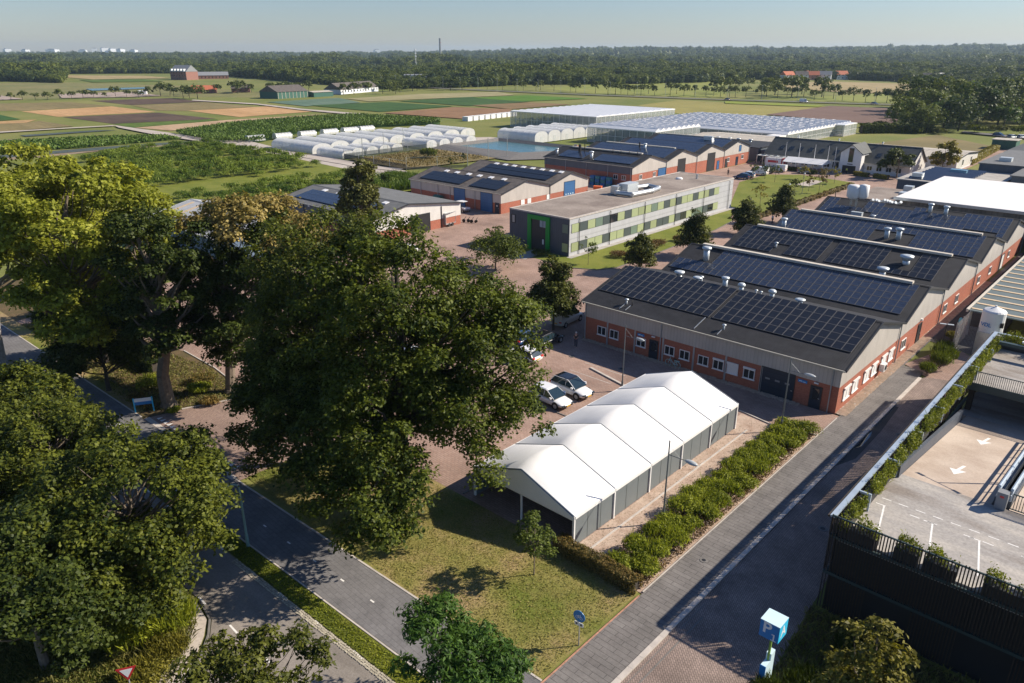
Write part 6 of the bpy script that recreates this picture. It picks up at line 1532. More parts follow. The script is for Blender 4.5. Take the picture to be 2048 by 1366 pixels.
# cross fences
def bars(name, x0, x1, y, z, h, pitch=0.14, mat='rail_teal', top=0.04, skip=None, along='x', x=None):
    mb = MB()
    if along == 'x':
        mb.box(x0, x1, y-0.03, y+0.03, z+h-top, z+h+0.02).box(x0, x1, y-0.03, y+0.03, z+0.05, z+0.10)
        k = x0
        while k < x1:
            if not (skip and skip(k)): mb.box(k, k+0.035, y-0.02, y+0.02, z+0.102, z+h-top-0.002)
            k += pitch
    else:
        mb.box(x-0.03, x+0.03, x0, x1, z+h-top, z+h+0.02).box(x-0.03, x+0.03, x0, x1, z+0.05, z+0.10); k = x0
        while k < x1: mb.box(x-0.02, x+0.02, k, k+0.035, z+0.102, z+h-top-0.002); k += pitch
    o = mb.build(name, M[mat], dk); o['kind'] = 'stuff'; return o
bars('railing_bars', -9.8, 16, 64.62, DZ, 1.1); bars('railing_bars', -3.5, 8, 46.3, DZ, 1.05)
mb = MB(); mb.box(-9.9, 16, 64.52, 64.585, DZ-0.5, DZ+0.12); mb.build('edge_beam', M['rail_teal'], dk)
bars('railing_bars', -9.8, 16, 75.55, DZ, 1.1); mb = MB(); mb.box(-10.1, 16, 75.45, 75.75, 6.35, 6.45); mb.build('top_rail', M['rail_blue'], dk)
mb = MB(); mb.cbox((-6.8, 73.2, DZ+1.5), (2.2, 0.3, 0.12)); mb.build('strip_light', M['sign_white'], dk); mb = MB(); mb.box(-9.5, 16, 72.6, 73.0, DZ+1.02, DZ+1.3); mb.build('cross_beam', M['rail_teal'], dk)
# west edge: blue steel handrail, posts, rough timber band, planters
mb = MB(); mb.box(-10.42, -10.12, 36.95, 75.7, 6.36, 6.46); mb.build('top_rail', M['rail_blue'], dk)
mb = MB(); mb.box(-10.55, -10.43, 36.95, 75.7, 6.30, 6.40); mb.build('timber_edge', M['wood_dark'], dk)
for i in range(8):
    y = 40.6+i*5.0
    mb = MB(); mb.add([(-10.1, y-0.06, 6.42), (-9.45, y-0.06, 6.42), (-9.45, y+0.06, 6.42), (-10.1, y+0.06, 6.42), (-10.1, y-0.06, 6.30), (-9.45, y-0.06, 6.30), (-9.45, y+0.06, 6.30), (-10.1, y+0.06, 6.30)], [(0,1,2,3),(7,6,5,4),(4,5,1,0),(5,6,2,1),(6,7,3,2),(7,4,0,3)])
    mb.box(-9.57, -9.45, y-0.06, y+0.06, DZ, 6.298); mb.build('bracket', M['rail_blue'], dk)
# slatted timber screens on south and west faces: bars, stuff (finer than one can pick apart)
rs_ = random.Random(12)
def slat_screen(name, horizontal, c, a0, a1, z0, z1, skip=None):
    mb = MB(); k = a0
    while k < a1:
        if not (skip and skip(k)):
            d = rs_.uniform(-0.03, 0.03); za, zb = z0+rs_.uniform(-.08, .04), z1+rs_.uniform(-.05, .1)
            if horizontal: mb.box(k, k+0.06, c-0.06+d, c-0.02+d, za, zb)
            else: mb.box(c-0.06+d, c-0.02+d, k, k+0.06, za, zb)
        k += 0.15
    o = mb.build(name, M['wood_dark'], dk); o['kind'] = 'stuff'; return o
gaps = lambda k: int((k+10.3)/2.3) % 2 == 1
slat_screen('screen_slats', True, 37.0, -10.3, 15, 5.25, 6.5, None); slat_screen('screen_slats', True, 37.05, -10.3, 15, 2.9, 5.1, None); slat_screen('screen_slats', True, 37.12, -10.3, 15, 0.3, 2.6, gaps)
slat_screen('screen_slats', False, -10.25, 37.0, 76, 5.2, 6.35, None); slat_screen('screen_slats', False, -10.2, 37.0, 76, 2.9, 5.1, None); slat_screen('screen_slats', False, -10.15, 37.0, 76, 0.2, 2.6, lambda k: int((k-37)/2.5) % 2 == 0)
mb = MB(); mb.box(-10.3, 16, 37.02, 37.2, 5.05, 5.2).box(-10.3, 16, 37.02, 37.2, 2.65, 2.82).box(-10.2, -10.02, 37.21, 76, 5.05, 5.2).box(-10.2, -10.02, 37.21, 76, 2.65, 2.82).box(-10.3, 16, 36.92, 37.0, 6.44, 6.52); mb.build('edge_beam', M['rail_teal'], dk)
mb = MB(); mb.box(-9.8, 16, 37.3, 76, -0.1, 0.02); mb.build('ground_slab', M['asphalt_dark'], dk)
cm_ = shared(MB().box(-0.2, 0.2, -0.2, 0.2, 0.021, DZ-0.46), 'column', 'wood_dark')
for x in (-9.6, -4, 2, 8, 14):
    for y in (38.5, 45, 66, 74.5): part('column', cm_, dk, (x, y-56, 0))
MB().box(-10.0, 16, 37.32, 37.42, 0.1, 5.0).build('shade_backing', M['black'], dk); MB().box(-10.0, 16, 75.9, 76.0, 0.1, 5.2).build('added_back_wall', M['clad_anthracite'], dk); MB().box(16.0, 16.2, 37.2, 76, 0.1, 5.2).build('side_wall', M['clad_anthracite'], dk)  # black sheet as under-deck shade; back and side walls added to darken it
# deck markings
mk = MB(); z = DZ+0.004
def ms(pts): mk.sheet(pts, z)
for x in (-9.0, -6.42, -4.1, -1.7, 0.8):
    ms([(x-0.42, 41.76), (x+0.12, 41.76), (x+0.12, 41.84), (x-0.42, 41.84)]); mk.sheet([(x, 41.75), (x+0.10, 41.75), (x+0.78, 38.4), (x+0.68, 38.4)], z+0.003)
for i in range(10): ms([(-9.32+i*0.92, 42.55), (-8.8+i*0.92, 42.55), (-8.8+i*0.92, 42.62), (-9.32+i*0.92, 42.62)]); ms([(-8.5+i*0.92, 41.79), (-7.98+i*0.92, 41.79), (-7.98+i*0.92, 41.86), (-8.5+i*0.92, 41.86)]) if i % 3 else None
mk.build('deck_marking', M['paint'], dk)
def ramp_z(y): return DZ-(y-46.2)*(DZ-2.55)/18.3
mk = MB()
for y0 in (49.3, 57.5):
    q = [(-7.15, y0+1.1), (-7.55, y0+1.0), (-7.02, y0), (-6.6, y0+1.25), (-6.95, y0+1.12), (-6.8, y0+2.3), (-6.98, y0+2.3)]
    for tri_ in (((-7.5, y0+1.05), (-7.03, y0), (-6.55, y0+1.2)), ((-7.12, y0+1.1), (-6.93, y0+1.13), (-6.78, y0+2.3), (-6.97, y0+2.3))):
        mk.add([(p[0], p[1], ramp_z(p[1])+0.006+(0.003 if len(tri_) == 4 else 0)) for p in tri_], [tuple(range(len(tri_)))])
mk.build('ramp_arrow', M['paint'], dk)
# two armed deck lamp (throws the double shadow on the ramp)
dl = thing('deck_lamp', 'slender two armed lamp rising behind the deck ramp', 'street lamp', (-3.2, 52.0, DZ), 0)
MB().lathe([(0.08, 0), (0.05, 4.4)], n=8).build('pole', M['pipe_grey'], dl, world=False); MB().tube((-0.9, 0.5, 4.4), (0.9, -0.5, 4.4), 0.035, 0.035, 6).build('arm', M['pipe_grey'], dl, world=False)
for s in (-1, 1): MB().cbox((s*1.05, -s*0.58, 4.4), (0.5, 0.22, 0.08), math.radians(-30)).build('lamp_head', M['lamp_head'], dl, world=False)

# planters with greenery
def planter(label, x, y, l, along, seed, h=0.75, group='planters along the deck edge', tall=1.0):
    t = thing('planter', label, 'planter', (x, y, DZ), 0, group); rng = np.random.default_rng(seed)
    a, b = (l/2, 0.28) if along == 'x' else (0.28, l/2)
    mb = MB(); mb.box(-a, a, -b, b, -0.1, 0.55); mb.build('box', M['trim_dark'], t, world=False)
    n = int(l*480); P = np.stack([rng.uniform(-a*1.0, a*1.0, n), rng.uniform(-b*1.15, b*1.15, n), 0.5+rng.uniform(0, 0.92*tall, n)*rng.uniform(0.3, 1, n)], 1)
    den = np.sin(P[:, 0]*2.3+P[:, 1]*2.1+seed*1.7)+0.6*np.sin(P[:, 0]*5.1+P[:, 1]*4.7+seed); P = P[den > -0.75]; n = len(P)
    P[:, 2] += 0.22*np.sin(P[:, 0]*3+P[:, 1]*2.6+seed)
    if along == 'y': P[:, 0] += 0.22
    V = np.concatenate([leaf_quads(P, unit(n, rng), 0.085, rng, 0.5), blade_quads(P[:n//12]-np.array([0, 0, 0.2]), 0.4*tall, 0.02, rng, 0.4)])
    quads_object('foliage', V, M['leaf_planter'], t); return t
for i, (y, l) in enumerate(((38.6, 2.6), (42.3, 2.9), (44.9, 1.4), (48.0, 3.6), (51.7, 2.9), (55.6, 3.8), (59.4, 3.2), (63.0, 3.4), (66.8, 3.0), (70.4, 2.6), (73.6, 2.4))):
    planter(nth(i)+' long planter from the near corner along the left edge of the deck', -9.9, y, l, 'y', 40+i, tall=1.15)
for i, (x, l) in enumerate(((-8.9, 1.9), (-6.5, 1.2), (-4.9, 1.5), (-1.9, 2.2), (0.9, 1.6), (4, 2))):
    planter(nth(i)+' planter from the left along the shaded front edge of the deck', x, 37.45, l, 'x', 70+i, tall=0.95)
for i, x in enumerate((-8.5, -5.8, -3.2)):
    planter(nth(i)+' planter from the left along the far edge of the deck', x, 75.0, 2.2, 'x', 90+i, tall=1.3)

# tank in a mesh cage
tk = thing('storage_tank', 'white upright tank with blue lettering inside a mesh cage', 'tank', (-12.6, 88.6, 0))
MB().lathe([(0.8, 0.0), (1.12, 0.2), (1.12, 4.6), (1.0, 4.75), (0.12, 5.1), (0.1, 5.25)], n=22).build('vessel', M['trim_white'], tk, world=False, smooth=False)
text_mesh('VDL', 0.55, 'sign_blue', tk, (-0.35, -1.13, 3.3), (math.pi/2, 0, -0.25)); MB().cbox((1.0, -0.65, 3.4), (0.3, 0.3, 0.5)).build('valve', M['black'], tk, world=False)
fc = thing('mesh_cage', 'grey steel mesh fence enclosing the white tank', 'fence', (-13.4, 88.5, 0))
def mesh_panel(x0, y0, x1, y1, h, name='mesh_panel'):
    mb = MB(); d = math.hypot(x1-x0, y1-y0); n = int(d/0.12)
    for i in range(n+1):
        f = i/n; mb.tube((x0+(x1-x0)*f, y0+(y1-y0)*f, 0.05), (x0+(x1-x0)*f, y0+(y1-y0)*f, h), 0.008, 0.008, 3, cap=False)
    for k in range(int(h/0.12)+1): mb.tube((x0, y0, 0.05+k*0.12), (x1, y1, 0.05+k*0.12), 0.008, 0.008, 3, cap=False)
    return mb.build(name, M['mesh_metal'], fc)
for (a, b_, c_2, d_) in ((-15.3, 86.2, -13.3, 86.2), (-13.3, 86.2, -11.3, 86.2), (-15.3, 86.2, -15.3, 88.9), (-15.3, 88.9, -15.3, 91.6)): mesh_panel(a, b_, c_2, d_, 3.2)
for x, y in ((-15.3, 86.2), (-13.3, 86.2), (-11.3, 86.2), (-15.3, 88.9), (-15.3, 91.6)):
    MB().tube((x, y, 0), (x, y, 3.3), 0.04, 0.04, 6).build('post', M['mesh_metal'], fc)
MB().box(-13.5, -10.9, 86.9, 87.1, 0, 2.6).build('screen', M['galvanised'], fc)
# ---------------------------------------------------------------- big trees
def low_leaves(spots, n, size):
    def f(rng):
        out = []
        for (x, y, z, rx, ry, rz) in spots:
            L = lobes_of([(x, y, z, rx, ry, rz)], max(3, int(rx*ry*1.1)), 0.95, rng, -0.8); out.append(crown_quads(L, int(n*rx*ry), size, rng, 0.7))
        return np.concatenate(out)
    return f
make_tree('oak_tree', 'huge spreading oak whose dark crown overhangs the near end of the white tent', 'tree', (-36.6, 28.2, 0),
          [(0.2, 0.6, 14.0, 6.8, 6.8, 6.0), (3.4, 4.2, 10.6, 5.2, 4.8, 5.4), (-1, -1, 10.0, 5.4, 5.2, 5.0), (2.6, -2.6, 7.6, 5.2, 4.8, 4.6), (-1.5, -3.6, 6.4, 4.6, 4.2, 3.8), (4.6, -4.6, 5.2, 3.8, 3.4, 2.8), (5.6, 2.2, 7.4, 3.8, 3.4, 3.4), (4.0, 4.8, 12.6, 3.8, 3.6, 3.8), (0.6, -6.6, 4.6, 3.2, 2.8, 2.4)],
          116000, 0.135, 'leaf_oak', 'bark_dark', 0.48, (0.3, 0.4, 18.0), 350, 1.02, 11, share=0.3, flat=0.8,
          extra=low_leaves([(6.2, -7.2, 4.0, 2.6, 2.4, 1.7), (6.4, 0.8, 6.0, 2.2, 2.0, 1.9), (3.4, -6.0, 4.2, 3.6, 3.0, 2.2), (6.8, 5.0, 7.5, 2.8, 2.6, 2.6)], 380, 0.135))
make_tree('oak_tree', 'tall oak left of the huge one, between it and the ivy hung tree', 'tree', (-44.8, 27.6, 0),
          [(0.0, 0.6, 14.0, 5.6, 5.6, 5.8), (-0.4, 0.6, 9.4, 5.6, 5.2, 5.2), (1.4, -2.6, 7.0, 4.8, 4.2, 4.2), (-1.2, -2.8, 6.0, 4.0, 3.6, 3.4), (3.2, -4.0, 5.0, 3.4, 3.0, 2.6), (-3.8, -1.8, 5.8, 3.8, 3.4, 4.0), (-4.6, 1.0, 9.5, 3.6, 3.6, 4.4)],
          90000, 0.135, 'leaf_oak2', 'bark_dark', 0.42, (0, 0, 17.5), 290, 1.0, 12, share=0.3, flat=0.8,
          extra=low_leaves([(2.4, -5.4, 4.0, 2.8, 2.6, 1.8), (-1.4, -4.6, 4.2, 2.4, 2.2, 1.6)], 380, 0.135))
make_tree('oak_tree', 'ivy hung tree with a pale golden top left of the two central oaks', 'tree', (-62.6, 28.6, 0),
          [(1.5, 2.5, 13.2, 5.2, 5.2, 4.6), (1.0, 1.5, 8.5, 4.2, 4.2, 5.6), (5.0, 5.0, 13.0, 3.6, 3.6, 3.2), (0.4, 0, 5.6, 2.8, 2.8, 3.6), (4.6, -0.6, 7.0, 2.2, 2.2, 3.6)],
          46000, 0.155, 'leaf_dark', 'bark', 0.5, (0.4, 0.6, 15), 120, 0.95, 13, share=0.5, flat=0.9, zmin=-0.85)
# its golden cap is a second foliage part on the same tree
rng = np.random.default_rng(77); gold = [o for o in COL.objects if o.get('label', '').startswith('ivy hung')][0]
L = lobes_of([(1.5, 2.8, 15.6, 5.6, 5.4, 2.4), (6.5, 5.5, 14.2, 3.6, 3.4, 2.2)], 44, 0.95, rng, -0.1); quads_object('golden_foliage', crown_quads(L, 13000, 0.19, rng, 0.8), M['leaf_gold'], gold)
make_tree('oak_tree', 'upright dark oak with a thick pale trunk behind the direction board', 'tree', (-64.0, 23.35, 0),
          [(0.5, 0.8, 14.2, 4.4, 4.4, 4.6), (-0.3, 1.5, 9.8, 4.8, 4.6, 3.2), (-3.0, 2.0, 7.2, 4.4, 4.0, 2.4), (1.5, 1.0, 7.0, 2.8, 2.6, 2.2)],
          36000, 0.155, 'leaf_dark', 'bark', 0.62, (0.2, 0.3, 15.5), 110, 0.9, 14, share=0.6, flat=0.6)
make_tree('broadleaf_tree', 'tall yellow green tree at the upper left, nearest to the fields', 'tree', (-76.0, 18.6, 0),
          [(2.0, 3.8, 15.2, 8.4, 8.4, 6.6), (3.0, 2.5, 9.5, 7.2, 6.5, 4.4), (7.0, 1.0, 6.8, 3.6, 3.4, 2.4)],
          62000, 0.20, 'leaf_lime', 'bark', 0.45, (1.5, 3, 18), 170, 1.1, 15, share=0.45, flat=0.55)
make_tree('broadleaf_tree', 'yellow green tree at the left edge with a bare pale trunk by the cycle road', 'tree', (-86.8, 16.1, 0),
          [(1.0, 6.0, 14.6, 8.2, 8.2, 6.8), (2.0, 2.0, 11.0, 6, 6, 3.6)],
          38000, 0.22, 'leaf_lime', 'bark_light', 0.42, (0.5, 2, 17), 120, 1.15, 16, share=0.4, flat=0.55)
for i, (x, y, h, r, n, lab, lf) in enumerate(((-78.6, 23.4, 8.0, 5.6, 24000, 'dark low tree under the yellow green crown, left of the dark hedge', 'leaf_dark'), (-71.4, 20.9, 6.6, 4.3, 18000, 'dark low tree leaning over the cycle road, left of the upright oak', 'leaf_dark'),
                                     (-92.0, 29.0, 8.5, 5.5, 9000, 'green tree behind the yellow crown at the lawn corner', 'leaf_oak2'))):
    make_tree('low_tree', lab, 'tree', (x, y, 0), [(0, 0, h*0.56, r, r, h*0.42)], n, 0.17, lf, 'bark_dark', 0.22, (0, 0, h*0.8), 34, 1.2, 120+i, flat=0.7)
# the three trees of the lower left mass
for i, (x, y, ms_, n, lab) in enumerate((
    (-40.8, 10.2, [(1.4, 1.4, 6.3, 6.6, 5.6, 4.4), (2.6, 0.2, 3.8, 4.2, 3.8, 2.6), (-0.5, -3.0, 4.8, 5.4, 4.4, 3.6)], 60000, 'dense green oak at the lower left, nearest the bend of the road'),
    (-50.5, 9.6, [(0.4, 0.6, 5.6, 6.2, 5.0, 4.0), (2.0, -4.0, 4.8, 5.5, 4.4, 3.6)], 46000, 'dense green oak in the middle of the lower left group'),
    (-60.0, 10.2, [(0.4, 0.4, 5.0, 6.2, 4.4, 3.6)], 30000, 'dense green oak at the back of the lower left group beside the cycle road'))):
    make_tree('oak_tree', lab, 'tree', (x, y, 0), ms_, n, 0.125 if i < 2 else 0.15, 'leaf_oak2', 'bark', 0.3, None, 190 if i < 2 else 110, 0.85, 21+i, share=0.6, flat=0.75)
make_tree('oak_tree', 'dark oak at the lower left corner below the others', 'tree', (-38.2, 5.4, 0), [(0, 0, 4.9, 5.6, 4.6, 3.6), (2.0, 2.4, 3.0, 3.2, 2.8, 2.0)], 40000, 0.125, 'leaf_dark', 'bark', 0.25, None, 100, 0.8, 25, share=0.5)
make_tree('roadside_tree', 'open crowned small tree over the road at the bottom of the picture', 'tree', (-24.7, 10.6, 0),
          [(0.2, 0.4, 4.9, 2.9, 2.4, 1.5), (-1.6, -1.2, 4.5, 2.2, 2.0, 1.3)], 7200, 0.125, 'leaf_pyramid', 'bark_dark', 0.16, (0, 0, 5.2), 34, 0.55, 31, share=1.0, flat=0.7, spread=(0.35, 0.98), aspect=0.45)
make_tree('ash_tree', 'fresh green tree with feathery leaves between the cycle road and the footpath', 'tree', (-20.6, 17.6, 0),
          [(0.3, 0.3, 3.9, 3.1, 2.6, 2.0), (1.4, 1.2, 3.0, 2.2, 2.0, 1.6)], 13000, 0.15, 'leaf_ash', 'bark', 0.16, (0, 0, 4.6), 40, 0.7, 32, share=0.7, aspect=0.3, flat=0.7)
make_tree('maple_tree', 'sunlit yellow green tree in the dark shade before the parking deck', 'tree', (-5.3, 28.3, 0),
          [(0, 0, 4.4, 2.0, 2.0, 3.4), (0, 0, 2.8, 2.3, 2.3, 2.0)], 9000, 0.12, 'leaf_maple', 'bark', 0.14, (0, 0, 7.2), 46, 0.55, 33, share=0.6)
make_tree('young_tree', 'slim young tree with a thin stem on the lawn before the tent', 'tree', (-24.24, 28.26, 0),
          [(0.1, 0.1, 3.0, 1.15, 1.15, 1.5), (0.0, 0.0, 2.3, 1.25, 1.2, 0.8)], 3000, 0.085, 'leaf_young', 'bark', 0.045, (0, 0, 4.2), 26, 0.36, 34, share=1.0)
make_tree('poplar_tree', 'tall narrow yellow green poplar rising in front of the storage halls', 'tree', (-98.1, 70.5, 0),
          [(0, 0, 9.2, 2.9, 2.9, 5.4), (0, 0, 6.2, 3.6, 3.6, 4.2)], 16000, 0.24, 'leaf_poplar', 'bark', 0.25, (0, 0, 14.5), 70, 0.9, 35, share=0.6, flat=0.9)
for i, (x, y, h, r) in enumerate(((-50.9, 62.2, 8.6, 3.6), (-57.3, 89.6, 5.9, 2.7), (-55.8, 102.4, 7.4, 3.3), (-56.9, 122.2, 6.4, 3.0), (-56.4, 136.4, 6.9, 2.7))):
    make_tree('lime_tree', ['pointed dark green lime tree beside the nearest workshop, first of the row', 'small pointed lime tree between the office and the second workshop', 'largest pointed lime tree by the middle of the office front',
        'pointed lime tree near the far end of the office', 'pointed lime tree farthest along, by the park lawn'][i], 'tree', (x, y, 0),
        [(0, 0, h*0.34, r*0.98, r*0.98, h*0.27), (0, 0, h*0.52, r*0.78, r*0.78, h*0.28), (0, 0, h*0.74, r*0.42, r*0.42, h*0.26)], int(24000 if i == 0 else 15000), 0.15, 'leaf_pyramid', 'bark_dark', 0.14, (0, 0, h*0.92), 110, 0.68, 51+i, 'pointed lime trees along the brick road', 0.3, spread=(0.3, 0.92), zmin=-0.8, flat=0.9)
make_tree('broadleaf_tree', 'round green tree in front of the right end of the slate roofed building', 'tree', (-57.2, 206.0, 0), [(0, 0, 4.6, 3.2, 3.2, 2.9), (-2.5, 0, 3.4, 2.2, 2, 1.6)], 5200, 0.30, 'leaf_row', 'bark', 0.18, None, 26, 1.0, 61)
make_tree('broadleaf_tree', 'yellow tinged tree beside the right gable of the slate roofed building', 'tree', (-50.4, 219.5, 0), [(0, 0, 5.4, 3.0, 3.0, 3.6), (0, 0, 3.4, 3.4, 3.4, 2.4)], 4200, 0.30, 'leaf_yellow', 'bark', 0.18, None, 26, 1.0, 62)
small_tree('young_tree', 'very thin young tree right of the office entrance corner', 'tree', (-65.1, 87.5, 0), 4.3, 1.25, 'leaf_young', 520, 0.14, seed=63, trunk=0.04)
small_tree('young_tree', 'airy young tree on the brick yard corner left of the dark office front', 'tree', (-78.8, 81.0, 0), 5.2, 1.4, 'leaf_young', 620, 0.17, seed=64, trunk=0.05)
small_tree('round_shrub_tree', 'broad leafy tree crown left of the office entrance', 'tree', (-73.2, 75.8, 0), 4.6, 3.4, 'leaf_oak', 6500, 0.17, seed=65, trunk=0.14, lobes=26)
for i, (x, y, h, r, lf) in enumerate(((-83.9, 181.0, 3.8, 1.2, 'leaf_young'), (-81.5, 182.7, 4.0, 1.3, 'leaf_row'), (-77.5, 179.6, 4.4, 1.3, 'leaf_row'), (-66.3, 164.9, 4.1, 1.2, 'leaf_dark'), (-74.3, 189.3, 3.6, 1.3, 'leaf_yellow'),
                         (-66.3, 173.0, 3.9, 0.9, 'leaf_hedge'), (-63.6, 172.2, 5.4, 1.1, 'leaf_hedge'), (-66.4, 181.5, 4.6, 1.0, 'leaf_hedge'), (-65.9, 187.5, 4.0, 1.2, 'leaf_yellow'), (-66.2, 147.6, 5.0, 1.4, 'leaf_yellow'), (-61.0, 141.0, 3.0, 1.0, 'leaf_row'), (-47.5, 164, 4.0, 1.0, 'leaf_row'))):
    small_tree('young_tree', 'thin young tree of the park lawn, %s counted from the parked vans' % nth(i), 'tree', (x, y, 0), h, r, lf, 320, 0.2, seed=200+i, trunk=0.05, group='young trees of the park lawn')

# ---------------------------------------------------------------- shrubs and hedges
rr = random.Random(21)
k = 0
for i in range(14):
    for j, x in enumerate((-20.75, -19.45)):
        y = 32.5+i*1.88+rr.uniform(-.25, .25)+0.5*j
        lab = ('tent side' if j == 0 else 'footpath side')+' row of its bed, %s from the near hedge' % nth(i)
        bush('shrub', 'bright green shrub, '+lab, 'shrub', (x+rr.uniform(-.15, .15), y, 0.03), 0.98*rr.uniform(.8, 1.2), 1.05*rr.uniform(.8, 1.15), rr.uniform(0.8, 1.45), 'leaf_shrub', 2300, 0.075, 300+k, 'bright green shrubs in the bed by the footpath', 16, 0.07); k += 1
rgb = np.random.default_rng(5); n = 16000
X = rgb.uniform(-21.9, -18.55, n); Y = rgb.uniform(31.9, 57.6, n); P = np.stack([X, Y, rgb.uniform(0.05, 0.42, n)], 1)
o = quads_object('ground_cover', leaf_quads(P, unit(n, rgb), 0.07, rgb), M['leaf_shrub_red']); tag(o, 'brownish ground cover between the bright shrubs', kind='stuff')
def hedge(name, label, x0, y0, x1, y1, w, h, leaf, n, size, seed, wob=0.08):
    t = thing('hedge', label, 'hedge', ((x0+x1)/2, (y0+y1)/2, 0.03)); rng = np.random.default_rng(seed)
    d = np.array([x1-x0, y1-y0]); L = np.linalg.norm(d); d = d/L; nn = np.array([-d[1], d[0]])
    u = rng.uniform(-L/2, L/2, n); face = rng.uniform(0, 1, n); v = rng.uniform(-w/2, w/2, n); z = rng.uniform(0.05, h, n)
    top = face < 0.45; z[top] = h; side = ~top; v[side] = np.sign(rng.normal(size=side.sum()))*w/2
    wv = wob*np.sin(u*1.7+seed)+wob*0.7*np.sin(u*4.1)
    v = v+wv*0.5+rng.normal(size=n)*0.05; z = z*(1+wv*0.4)+rng.normal(size=n)*0.05
    P = np.stack([u*d[0]+v*nn[0], u*d[1]+v*nn[1], z], 1); out = np.stack([nn[0]*np.sign(v), nn[1]*np.sign(v), np.where(top, 1.5, 0.2)], 1)
    quads_object('foliage', leaf_quads(P, out, size, rng), M[leaf], t)
    mb = MB(); mb.cbox((0, 0, h*0.42), (L-0.35, w*0.7, h*0.8), math.atan2(d[1], d[0])); mb.build('branch_core', M['bark_dark'], t, world=False); return t
hedge('hedge', 'low clipped reddish hedge from the tent corner to the footpath', -24.9, 31.25, -18.6, 31.25, 0.85, 0.95, 'leaf_hedge', 9000, 0.07, 1)
hedge('hedge', 'low green hedge in front of the silver hall lawn', -97.2, 25.8, -97.2, 33.4, 1.0, 1.0, 'leaf_oak', 5000, 0.14, 2)
hedge('hedge', 'dark straight hedge along the verge left of the upright oak', -91.0, 23.2, -72.4, 25.9, 1.0, 1.1, 'leaf_dark', 9000, 0.14, 3)
hedge('hedge', 'dark bushy hedge along the park lawn edge towards the workshops', -61.4, 136, -61.4, 187, 1.1, 0.7, 'leaf_hedge', 7000, 0.18, 4, 0.25)
for i, (a, b, c_, d_) in enumerate(((-67.2, 204.6, -63.2, 203.4), (-62.0, 203.9, -58.2, 202.6))): hedge('hedge', ['clipped yellow green box hedge left of the two before the white facade', 'clipped yellow green box hedge right of the two before the white facade'][i], a, b, c_, d_, 1.0, 1.0, 'leaf_yellow', 2200, 0.14, 10+i, 0.02)
for i, (a, b, c_, d_) in enumerate(((-86.6, 203.2, -81.0, 202.4), (-79.6, 202.2, -74.8, 200.2))): hedge('hedge', ['clipped dark hedge at the left side of the party tent', 'clipped dark hedge at the right side of the party tent'][i], a, b-1.6, c_, d_-1.6, 0.9, 0.9, 'leaf_dark', 2200, 0.15, 14+i, 0.02)
hedge('hedge', 'long yellow green hedge leading to the dark green container', -50.3, 246, -52.6, 292, 2.2, 1.4, 'leaf_yellow', 8000, 0.3, 20, 0.1)
for i, (x, y, r, h) in enumerate(((-15.45, 77.9, 0.85, 1.1), (-14.95, 80.3, 1.1, 1.6), (-15.3, 82.2, 1.25, 1.7), (-15.6, 84.3, 1.0, 1.5), (-14.6, 82.6, 0.8, 1.3))):
    bush('shrub', 'dark green rounded shrub in the alley, %s from the footpath end' % nth(i), 'shrub', (x, y, 0.05), r, r, h, 'leaf_oak', 1500, 0.085, 400+i, 'rounded shrubs in the alley', 10, 0.3)
bush('shrub', 'tufted straw coloured grass at the foot of the mesh cage', 'shrub', (-16.1, 89.6, 0.05), 0.7, 0.7, 1.0, 'blade_wild', 700, 0.09, 410, None, 6, 0.8)
for i, (x, y, r, h) in enumerate(((-64.4, 94.5, 1.6, 0.8), (-63.6, 101.5, 1.9, 0.9), (-64.0, 105.0, 1.6, 0.8), (-62.6, 110.0, 1.4, 0.7), (-62.8, 117.0, 1.3, 0.6), (-79.5, 85.8, 2.2, 0.9), (-74.0, 86.8, 1.6, 0.7))):
    bush('perennial_bed', 'reddish brown perennial clump on the office lawn, %s from the entrance' % nth(i) if i < 5 else ['wild border left of the office path', 'low dark border right of the office path'][i-5], 'plant bed', (x, y, 0.05), r, r, h, 'leaf_shrub_red' if i < 5 else 'leaf_oak', 900, 0.12, 420+i, None, 8, 0.5)
for i, (x, y, r, h) in enumerate(((-9.3, 28.6, 1.0, 1.3), (-8.2, 30.5, 1.3, 1.2), (-7.9, 27.4, 1.1, 1.2), (-9.6, 26.8, 0.8, 0.9), (-3.4, 29.5, 1.2, 1.4), (-7.2, 34.3, 1.3, 1.3))):
    bush('wild_shrub', 'straggly dark shrub in the shade beside the parking sign, %s from the kerb' % nth(i), 'shrub', (x, y, 0.05), r, r, h, 'leaf_dark', 1500, 0.085, 440+i, 'straggly shrubs before the deck', 8, 0.6)
for i, (x, y, r, h) in enumerate(((-35.9, 11.1, 1.5, 1.6), (-34.0, 10.0, 1.2, 1.1), (-36.5, 9.0, 1.7, 1.8), (-33.4, 8.4, 1.2, 1.0), (-38.5, 8.4, 1.8, 1.6), (-31.2, 5.6, 1.0, 1.0))):
    bush('wild_shrub', 'tangled yellow green shrub at the edge of the grass island, %s from the bend' % nth(i), 'shrub', (x, y, 0.05), r, r, h, 'leaf_shrub' if i % 2 == 0 else 'leaf_maple', 1800, 0.09, 450+i, 'tangled shrubs on the grass island', 9, 0.5)
for i, (x, y, r, h) in enumerate(((-61.5, 25.9, 0.9, 0.6), (-64.6, 26.6, 1.2, 0.8), (-66.5, 27.8, 1.4, 0.7), (-62.2, 23.0, 0.6, 0.5), (-64.7, 21.8, 0.7, 0.8), (-69.5, 24.0, 1.6, 0.9), (-67.5, 22.0, 0.9, 0.5))):
    bush('undergrowth', 'low patch of undergrowth below the verge oaks, %s from the entry road' % nth(i), 'shrub', (x, y, 0.05), r, r, h, 'leaf_shrub' if i % 2 else 'leaf_hedge', 800, 0.11, 470+i, 'undergrowth below the verge oaks', 7, 0.4)

